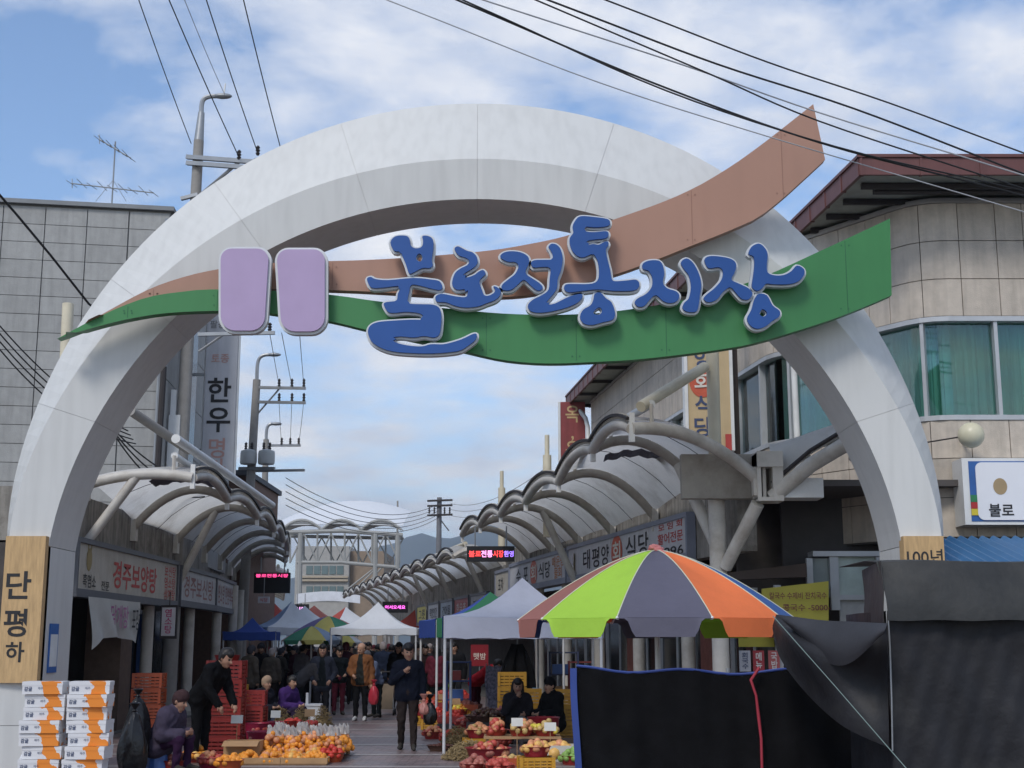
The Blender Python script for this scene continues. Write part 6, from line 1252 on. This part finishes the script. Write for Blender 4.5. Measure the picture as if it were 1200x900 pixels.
def grow(prims, h):
    lo = np.min([np.minimum(p[0], p[1]) - max(p[2], p[3]) for p in prims], 0) - 2.5 * h; hi = np.max([np.maximum(p[0], p[1]) + max(p[2], p[3]) for p in prims], 0) + 2.5 * h
    n = np.ceil((hi - lo) / h).astype(int) + 1; Fv = np.full(n, .25); ax = [lo[i] + np.arange(n[i]) * h for i in range(3)]
    for a, b, ra, rb_, m, k in prims:
        l_ = np.maximum(0, np.floor((np.minimum(a, b) - max(ra, rb_) - .12 - lo) / h).astype(int)); u_ = np.minimum(n, np.ceil((np.maximum(a, b) + max(ra, rb_) + .12 - lo) / h).astype(int) + 1)
        X, Y, Z = np.meshgrid(*[ax[i][l_[i]:u_[i]] for i in range(3)], indexing='ij'); p = np.stack([X, Y, Z], -1)
        d = b - a; L2 = float(d @ d); t = np.clip(((p - a) @ d) / L2, 0, 1) if L2 > 1e-9 else np.zeros(X.shape); D = np.linalg.norm(p - a - t[..., None] * d, axis=-1) - (ra + (rb_ - ra) * t)
        S = Fv[l_[0]:u_[0], l_[1]:u_[1], l_[2]:u_[2]]; hh = np.clip(.5 + .5 * (S - D) / k, 0, 1); S[...] = S * (1 - hh) + D * hh - k * hh * (1 - hh)
    vs, fs = surface_nets(Fv, lo, h); c = vs[fs].mean(1); best = np.full(len(c), 9.); mi = np.zeros(len(c), int)
    for a, b, ra, rb_, m, k in prims:
        d = b - a; L2 = float(d @ d); t = np.clip(((c - a) @ d) / L2, 0, 1) if L2 > 1e-9 else np.zeros(len(c)); D = np.linalg.norm(c - a - t[:, None] * d, axis=-1) - (ra + (rb_ - ra) * t); q = D < best; best[q] = D[q]; mi[q] = m
    return vs, fs, mi, c
A3 = lambda *p: np.array(p, float)
skin_t = [mat('skin_a', (.42, .24, .16), .55, var=.08, scale=12), mat('skin_b', (.36, .20, .135), .55, var=.08, scale=12)]
M_eye = mat('eye_dark', (.02, .015, .012), .4); M_lip = mat('lip', (.30, .12, .10), .5)
def fabric(c): return mat('fabric_%d_%d_%d' % tuple(int(q * 400) for q in c), c, .85, var=.25, scale=7, bump=.5, bscale=16, spec=.08)
NPEOPLE = [0]
def person(label, loc, face, H=1.66, pose='stand', arms='down', top=(.03, .03, .035), legs=(.02, .02, .023), shoes=(.05, .045, .04), hair=(.012, .01, .01), hat=None, bend=0.0, head=(0, 0), stride=0.0, bald=False, inner=None, vox=.022, puff=0.0, group=None, long=False, skirt=False):
    s = H / 1.70; NPEOPLE[0] += 1; sk = skin_t[NPEOPLE[0] % 2]; pr = []
    def add(a, b, ra, rb_, m, k=.03): pr.append((A3(*a), A3(*b), ra, rb_, m, k))
    if pose == 'stand': hz = .90
    elif pose == 'sit': hz = .36
    else: hz = .26
    # upper body frame: bend rotates about the hips, forward is -y
    cb_, sb_ = math.cos(bend), math.sin(bend)
    def U(x, y, z):                    # y forward negative; z above hip
        return (x, y * cb_ - z * sb_, hz + z * cb_ + y * sb_ * 1.0)
    P_ = .012 + puff
    add((-.075, 0, hz + .02), (.075, 0, hz + .02), .115 + P_ * .5, .115 + P_ * .5, 2, .04)
    for sx in (-1, 1):
        if pose == 'stand':
            st = stride * sx; kn = (sx * .10, -.03 - .10 * max(st, 0) * 1.4 + .02, .49); an = (sx * .105, -.30 * st, .09 + (.06 * max(-st, 0)))
        elif pose == 'sit': kn = (sx * .14, -.40, .44); an = (sx * .14, -.36, .09)
        else: kn = (sx * .17, -.30, .50); an = (sx * .14, -.12, .09)
        add((sx * .09, 0, hz), kn, .098, .07, 2, .03); add(kn, an, .068, .052, 2, .02); add((an[0], an[1], .075), (an[0] * 1.12, an[1] - .16, .04), .042, .036, 3, .012); add((an[0], an[1] + .05, .04), (an[0], an[1], .045), .036, .04, 3, .01)
    tl = -.10 if long else -.02
    for sx in (-1, 1):
        add(U(sx * .08, -.005, .39), U(sx * .07, -.01, .16), .105 + P_, .10 + P_, 1, .05); add(U(sx * .075, -.01, .16), U(sx * .082, -.005, tl), .10 + P_, .112 + P_, 1, .035)
    add(U(-.145, .015, .455), U(.145, .015, .455), .060 + P_, .060 + P_, 1, .05); add(U(0, .02, .50), U(0, .0, .585), .058, .056, 0, .02); add(U(0, .015, .49), U(0, .01, .53), .070 + P_ * .5, .062 + P_ * .5, 1, .02)
    # head
    hp, hy = head; hc = np.array(U(0, -.025, .668)); ch, sh = math.cos(bend * .55 + hp), math.sin(bend * .55 + hp); cy, sy = math.cos(hy), math.sin(hy)
    def Hd(x, y, z):
        x, y = x * cy - y * sy, x * sy + y * cy; return (hc[0] + x, hc[1] + y * ch - z * sh, hc[2] + z * ch + y * sh)
    add(Hd(0, .015, .035), Hd(0, -.01, -.02), .094, .083, 0, .02); add(Hd(0, -.03, -.06), Hd(0, -.045, -.085), .062, .045, 0, .03); add(Hd(0, -.095, .0), Hd(0, -.112, -.028), .010, .017, 0, .012)
    for sx in (-1, 1): add(Hd(sx * .09, .01, .0), Hd(sx * .092, .012, -.03), .020, .014, 0, .008)
    # arms
    for sx in (-1, 1):
        S_ = U(sx * .185, .015, .445); mode = arms if isinstance(arms, str) else arms[0 if sx < 0 else 1]
        if mode == 'down': E_, Wr = U(sx * .245, .02, .17), U(sx * .25, -.05, -.07)
        elif mode == 'front': E_, Wr = U(sx * .25, -.03, .18), U(sx * .13, -.25, .10)
        elif mode == 'chest': E_, Wr = U(sx * .26, -.06, .19), U(sx * .07, -.22, .34)
        elif mode == 'mouth': E_, Wr = U(sx * .24, -.14, .22), U(sx * .05, -.20, .48)
        elif mode == 'pocket': E_, Wr = U(sx * .29, .06, .18), U(sx * .20, -.08, .03)
        elif mode == 'reach': E_, Wr = U(sx * .24, -.16, .26), U(sx * .18, -.40, .16)
        elif mode == 'hang': E_, Wr = (S_[0] + sx * .03, S_[1] - .06, S_[2] - .27), (S_[0] - sx * .02, S_[1] - .16, S_[2] - .50)
        elif mode == 'knees': E_, Wr = U(sx * .24, -.10, .20), (sx * .10, -.40, hz + .16)
        elif mode == 'back': E_, Wr = U(sx * .26, .10, .18), U(sx * .06, .17, .05)
        else: E_, Wr = U(sx * .245, .0, .17), U(sx * .24, -.20, .06)
        add(S_, E_, .056 + P_ * .8, .047 + P_ * .8, 1, .02); add(E_, Wr, .046 + P_ * .8, .036 + P_ * .7, 1, .015)
        d = np.array(Wr) - np.array(E_); d /= np.linalg.norm(d); w_ = np.array(Wr); side = np.cross(d, [0, 1, 0.2]); side /= max(np.linalg.norm(side), 1e-6); curl = np.cross(side, d)
        add(w_ - d * .01, w_ + d * .075, .029, .033, 0, .012)
        if vox < .016:
            base = w_ + d * .085
            for fi, (o_, ln) in enumerate(((-.027, .062), (-.009, .072), (.009, .068), (.026, .052))):
                f0 = base + side * o_; f1 = f0 + d * ln * .55 + curl * .008; f2 = f1 + d * ln * .35 + curl * .028; add(f0, f1, .0095, .009, 0, .004); add(f1, f2, .009, .0075, 0, .003)
            f0 = w_ + d * .03 - side * .03; f1 = f0 + d * .035 - side * .025 + curl * .012; add(f0, f1, .012, .0105, 0, .006); add(f1, f1 + d * .03 + curl * .006, .0105, .0085, 0, .003)
        else: add(w_ + d * .08, w_ + d * .12 + curl * .03, .026, .017, 0, .01); add(w_ + d * .03 - side * .03, w_ + d * .06 - side * .045, .011, .010, 0, .006)
    if skirt: add((0, -.02, hz - .02), (0, -.05, hz - .35), .17, .20, 1, .05)
    vs, fs, mi, c = grow(pr, vox)
    for sx in (-1, 1):
        e = np.array(Hd(sx * .034, -.085, .012)); q = (np.linalg.norm(c - e, axis=1) < .016) & (mi == 0); mi[q] = 5
    e = np.array(Hd(0, -.088, -.062)); q = (np.linalg.norm((c - e) * [.6, 1, 1.7], axis=1) < .018) & (mi == 0); mi[q] = 6
    if inner:
        q = (mi == 1) & (np.abs(c[:, 0]) < .05 + .05 * np.clip((hz + .5 - c[:, 2]) / .5, 0, 1)) & (c[:, 1] < -.05) & (c[:, 2] > hz - .12) & (c[:, 2] < hz + .55); mi[q] = 4
    # folds in the clothing
    nrm = vs - c.mean(0); cl = np.sin(vs[:, 2] * 38 + np.sin(vs[:, 0] * 21) * 2.2) * np.sin(vs[:, 0] * 30 + vs[:, 1] * 26 + NPEOPLE[0])
    xy = vs[:, :2] - hc[:2] * 0; ln = np.linalg.norm(xy, axis=1, keepdims=True) + 1e-6; amp = np.where(vs[:, 2] < hz + .42, .009, 0)
    vs[:, :2] += xy / ln * (cl * amp)[:, None]
    rt_ = thing('person', label, 'person', loc, group); rt_.rotation_euler = (0, 0, face); rt_.scale = (s, s, s)
    me = bpy.data.meshes.new('body'); me.from_pydata(vs.tolist(), [], fs.tolist()); me.polygons.foreach_set('material_index', mi.astype(np.int32)); me.polygons.foreach_set('use_smooth', [True] * len(fs))
    for m in (sk, fabric(top), fabric(legs), fabric(shoes), fabric(inner or top), M_eye, M_lip): me.materials.append(m)
    ob = bpy.data.objects.new('body', me); COL.objects.link(ob); ob.parent = rt_
    # hair or hat as a shell over the skull
    hp2 = []
    def addh(a, b, ra, rb_): hp2.append((A3(*a), A3(*b), ra, rb_, 0, .02))
    if hat:
        addh(Hd(0, .012, .055), Hd(0, .0, .075), .104, .096); addh(Hd(0, .03, .0), Hd(0, .03, .04), .095, .10)
    elif bald:
        addh(Hd(0, .05, -.02), Hd(0, .05, .02), .075, .08); addh(Hd(.07, .02, -.0), Hd(.07, .03, .03), .034, .03); addh(Hd(-.07, .02, .0), Hd(-.07, .03, .03), .034, .03)
    else:
        addh(Hd(0, .03, .045), Hd(0, .03, .02), .098, .098); addh(Hd(0, -.035, .075), Hd(0, .0, .085), .062, .075)
        for sx in (-1, 1): addh(Hd(sx * .075, .015, .05), Hd(sx * .082, .03, -.02), .036, .032)
        if long:
            for sx in (-1, 1): addh(Hd(sx * .075, .03, -.02), Hd(sx * .085, .03, -.17), .045, .05)
            addh(Hd(0, .06, 0), Hd(0, .08, -.17), .08, .08)
    vs, fs, mi, c = grow(hp2, max(vox * .8, .011)); me = bpy.data.meshes.new('hair'); me.from_pydata(vs.tolist(), [], fs.tolist()); me.polygons.foreach_set('use_smooth', [True] * len(fs)); me.materials.append(fabric(hat) if hat else mat('hair_%d' % int(hair[0] * 500), hair, .5, var=.3, scale=30))
    ho = bpy.data.objects.new('hat' if hat else 'hair', me); COL.objects.link(ho); ho.parent = rt_
    return rt_
navyj, blackj, greyj, rust, violet, redj, maroon_, denim = (.009, .011, .020), (.009, .012, .014), (.045, .045, .05), (.175, .072, .03), (.055, .025, .12), (.42, .02, .03), (.10, .018, .03), (.09, .11, .17)
# named figures
g_ = G(477, 879); person('man in a navy jacket walking up the street with a bag in one hand', g_, 0.05, 1.66, arms=('chest', 'down'), top=navyj, legs=(.03, .022, .02), stride=.45, vox=.0125, head=(.25, .2), puff=.012)
sack('plastic_bag', 'black carrier bag held by the man in the navy jacket', (g_.x + .36, g_.y - .1, .40), .13, .1, .36, bagm, seed=31)
sack('plastic_bag', 'small clear bag of apples held by the man in the navy jacket', (g_.x + .27, g_.y - .2, .56), .09, .08, .2, mat('pink_bag', (.5, .22, .18), .4), seed=32)
g_ = G(422, 845); person('balding man in an open rust jacket looking down beside a trolley', g_, -.1, 1.68, arms=('front', 'down'), top=rust, legs=(.010, .010, .011), shoes=(.55, .55, .53), inner=(.02, .022, .02), bald=True, vox=.014, head=(.45, -.5), puff=.02)
sack('plastic_bag', 'red carrier bag held by the man in the rust jacket', (g_.x + .30, g_.y - .12, .36), .13, .1, .42, mat('red_bag', (.42, .03, .05), .4), seed=33)
g_ = G(376, 846); person('person in a dark blue jacket with black hair standing face on by the herb tufts', g_, .1, 1.64, arms='pocket', top=(.03, .034, .048), legs=(.022, .022, .026), inner=blackj, vox=.014, long=True, puff=.02)
g_ = G(396, 838); person('dark-clothed woman standing behind the person in the dark blue jacket', g_, .3, 1.60, arms='front', top=blackj, legs=maroon_, vox=.018, head=(.4, .1))
g_ = G(441, 841); person('person in a blue-grey jacket stooping behind the rust jacket man', g_, -.8, 1.58, arms=('reach', 'hang'), top=denim, legs=blackj, bend=.5, vox=.018, hat=(.10, .10, .11))
g_ = G(452, 838); tr_ = thing('shopping_trolley', 'folding shopping trolley with a grey fabric bag behind the navy jacket man', 'trolley', g_)
MB().hexa([(g_.x - .16, g_.y - .14, .14), (g_.x + .16, g_.y - .14, .14), (g_.x + .16, g_.y + .14, .14), (g_.x - .16, g_.y + .14, .14), (g_.x - .2, g_.y - .16, .72), (g_.x + .2, g_.y - .16, .72), (g_.x + .2, g_.y + .16, .72), (g_.x - .2, g_.y + .16, .72)]).build('bag', mat('trolley_bag', (.22, .17, .12), .8, var=.2), tr_)
for sx in (-1, 1):
    tube('frame_tube', [(g_.x + sx * .17, g_.y + .2, .06), (g_.x + sx * .17, g_.y + .18, .7), (g_.x + sx * .15, g_.y + .3, 1.0)], .014, M_metal, tr_, 6); tube('front_leg', [(g_.x + sx * .2, g_.y - .24, .04), (g_.x + sx * .16, g_.y - .02, .75)], .013, M_metal, tr_, 6)
    for dy in (-.24, .2): MB().tube([(g_.x + sx * .19, g_.y + dy, .07), (g_.x + sx * .225, g_.y + dy, .07)], .07, 12).build('wheel', M_wire, tr_)
tube('handle', [(g_.x - .15, g_.y + .3, 1.0), (g_.x + .15, g_.y + .3, 1.0)], .016, M_dark, tr_, 6)
g_ = G(333, 856); person('seated woman in a purple padded jacket tending the herb tufts', g_, 1.0, 1.56, 'sit', 'knees', top=violet, legs=(.03, .02, .05), bend=.25, vox=.016, puff=.03)
g_ = G(305, 858); person('seated woman in a beige knitted hat and dark coat by the left crates', g_, .9, 1.54, 'sit', 'knees', top=(.015, .015, .022), legs=blackj, bend=.2, vox=.016, hat=(.34, .24, .17), puff=.03)
g_ = G(349, 846); person('stooping person in a grey hooded coat behind the purple jacket woman', g_, 1.9, 1.66, arms='hang', top=(.05, .048, .052), legs=blackj, bend=.85, vox=.018, hat=(.04, .04, .042), puff=.03)
g_ = G(233, 893); person('vendor all in black leaning over the tall crate stack', g_, 1.15, 1.72, arms='reach', top=(.006, .006, .007), legs=(.006, .006, .007), bend=.6, vox=.014, puff=.02, head=(.1, 0))
g_ = G(250, 868); person('dark-haired shopper in a grey jacket bending over the red bowl', g_, .75, 1.68, arms='hang', top=(.03, .028, .03), legs=(.012, .012, .014), bend=.55, vox=.016, puff=.03)
q = P(186, 880, 18.6); person('crouching woman in a purple-grey puffer jacket and dark brown knitted hat', (q.x, 18.6, .0), 1.25, 1.62, 'sit', 'knees', top=(.055, .045, .07), legs=(.03, .012, .035), bend=.45, vox=.0135, hat=(.05, .028, .03), puff=.045, head=(.1, 0))
st_ = thing('stool', 'low plastic stool under the crouching woman', 'stool', (q.x - .02, 18.62, 0)); MB().lathe((q.x - .02, 18.62, 0), [(.15, 0), (.13, .23), (0, .23)], 12).build('seat', pl_blu, st_); 
g_ = G(557, 845); g_.y += .2; person('stooping vendor in a bright red jacket under the white tent', g_, 1.2, 1.60, arms='hang', top=redj, legs=(.08, .012, .025), bend=.95, vox=.016, puff=.02, hair=(.015, .012, .012))
g_ = G(511, 834); person('shopper in a maroon padded coat seen from behind', g_, 3.0, 1.58, arms='front', top=maroon_, legs=blackj, vox=.018, puff=.04, long=True)
g_ = G(497, 833); person('person in a dark brown coat next to the maroon coat', g_, .4, 1.64, arms='down', top=(.05, .03, .028), legs=blackj, vox=.02)
g_ = G(606, 872); g_.y += .4; person('seated woman with long black hair holding food to her mouth', g_, .1, 1.58, 'sit', ('mouth', 'knees'), top=(.02, .018, .022), legs=(.012, .012, .014), bend=.15, vox=.014, long=True, puff=.02, head=(.15, 0))
g_ = G(651, 872); g_.y += .3; person('seated woman in a black hooded coat beside the bucket', g_, -.9, 1.60, 'sit', 'knees', top=(.01, .01, .012), legs=(.02, .02, .022), bend=.15, vox=.016, puff=.035, hat=(.012, .012, .013))
b = G(630, 880); b.y += .5; tg = thing('duffel_bag', 'grey folded duffel bag between the seated women', 'bag', b); MB().sheet(lambda u, v: V((b.x - .3 + .6 * u, b.y + .2 * math.cos(math.pi * v), .34 + .16 * math.sin(math.pi * v) + .02 * math.sin(u * 20))), 14, 8, .02).build('cloth', mat('duffel', (.05, .05, .055), .8, var=.3), tg, True); crate('dark crate under the duffel bag', (b.x, b.y, 0), pl_dk, 0, None, (.5, .36, .34))
# the crowd further up the street
pal = [(.012, .012, .014), (.02, .022, .03), (.03, .03, .034), (.028, .022, .02), (.05, .045, .042), (.022, .03, .055), (.06, .02, .03), (.09, .075, .06), (.035, .04, .035), (.12, .11, .12)]
tops_n = ['black', 'blue-black', 'dark grey', 'dark brown', 'taupe', 'navy', 'wine', 'khaki', 'dark olive', 'light grey']
crowd = [(302, 826), (316, 832), (326, 824), (338, 820), (352, 830), (361, 826), (370, 818), (384, 828), (392, 816), (404, 826), (411, 816), (430, 820), (440, 814), (448, 826), (458, 818), (466, 830), (486, 824), (490, 814), (503, 818), (346, 812), (378, 810), (420, 809), (400, 807), (360, 806), (436, 806), (455, 806), (470, 810), (330, 810), (312, 815), (525, 826), (534, 832), (290, 838), (308, 806), (320, 804), (334, 803), (345, 822), (356, 819), (366, 813), (374, 824), (388, 805), (397, 822), (408, 804), (416, 822), (426, 812), (444, 803), (450, 815), (462, 808), (478, 806), (484, 812), (494, 806), (508, 812), (350, 802), (382, 818)]
rr = random.Random(11)
for k, (x, y) in enumerate(crowd):
    g_ = G(x, y); i = (k * 7 + k // 3) % 10; back = rr.random() < .45
    hat = rr.choice([None, None, None, (.35, .3, .28), (.05, .05, .06), (.4, .38, .4), (.12, .03, .04)])
    hn = {None: 'dark hair', (.35, .3, .28): 'a beige hat', (.05, .05, .06): 'a black cap', (.4, .38, .4): 'a pale hat', (.12, .03, .04): 'a wine hat'}[hat]
    person('shopper in %s, %s, %s %s' % (tops_n[i], hn, 'back turned' if back else 'facing forward', 'near the left columns' if x < 345 else 'under the parasols' if x < 400 else 'behind the rust jacket man' if x < 450 else 'by the right stalls'), g_, (math.pi if back else 0) + rr.uniform(-.7, .7), rr.uniform(1.52, 1.72), arms=rr.choice(['down', 'front', 'pocket', ('down', 'front')]), top=pal[i], legs=pal[(k * 3) % 4], stride=rr.uniform(-.4, .4), bend=rr.choice([0, .05, .15]), vox=.026 if y > 815 else .032, puff=rr.uniform(0, .03), hat=hat, long=rr.random() < .3, head=(rr.uniform(0, .3), rr.uniform(-.5, .5)), group='shoppers in the crowd')
# clutter behind the right tent: coats on a rack, gourds, shelves
b = G(607, 862); b.y += 2.2
hj = thing('coat_rack', 'rack with a black coat hanging by a cream column', 'rack', (b.x, b.y, 0)); tube('post', [(b.x, b.y, 0), (b.x, b.y, 1.75)], .018, M_metal, hj, 6)
MB().sheet(lambda u, v: V((b.x + (u - .5) * lerp(.75, .22, v ** 2), b.y - .1 + .05 * math.sin(u * 17), lerp(.78, 1.65, v) - .06 * math.sin(u * 3.14) * (v < .1))), 16, 10, .05).build('coat', fabric((.008, .008, .009)), hj, True)
for k, (x, y, w_, h, c, lab) in enumerate(((530, 800, .5, 1.3, (.03, .06, .2), 'blue shelving unit by the right columns'), (585, 800, .5, 1.1, (.25, .2, .14), 'wooden shelf behind the hanging coat'), (668, 812, .6, 1.5, (.03, .04, .09), 'navy roller cabinet by the restaurant door'), (690, 812, .5, 1.3, (.16, .03, .03), 'dark red cabinet by the restaurant door'))):
    b = G(x, 858); b.y += 3.0; b.x += .0; sh_ = thing('shelf_unit', lab, 'shelf', (b.x, b.y, 0)); b2 = MB()
    mm = mat('shelf%d' % k, c, .6)
    for dx in (-w_ / 2, w_ / 2): MB().box((b.x + dx - .02, b.y - .18, 0), (b.x + dx + .02, b.y + .18, h)).build('upright', mm, sh_)
    for j in range(4): MB().box((b.x - w_ / 2 + .021, b.y - .17, .08 + j * (h - .12) / 3), (b.x + w_ / 2 - .021, b.y + .17, .11 + j * (h - .12) / 3)).build('shelf_board', mm, sh_)
    for j in range(3): MB().box((b.x - w_ / 2 + .05, b.y - .14, .112 + j * (h - .12) / 3), (b.x + w_ / 2 - .1 - .05 * j, b.y + .12, .112 + j * (h - .12) / 3 + .2)).build('stock_box', [card, pl_blu, pl_red][(j + k) % 3], sh_)
print('people', NPEOPLE[0])
# ------------------------------------------------------------------ air
hb = MB().box((-3990, -50, -2), (3990, 6900, 520)).mesh('haze', [])
hm = bpy.data.materials.new('haze_air'); hm.use_nodes = True; hn = hm.node_tree.nodes
for n_ in list(hn): hn.remove(n_)
ho_ = hn.new('ShaderNodeOutputMaterial'); pv = hn.new('ShaderNodeVolumePrincipled'); pv.inputs['Color'].default_value = (.74, .85, 1, 1); pv.inputs['Density'].default_value = .0002; pv.inputs['Anisotropy'].default_value = .2
hm.node_tree.links.new(pv.outputs[0], ho_.inputs['Volume']); hb.materials.append(hm)
hz_ = link('haze', hb); tag(hz_, kind='stuff')
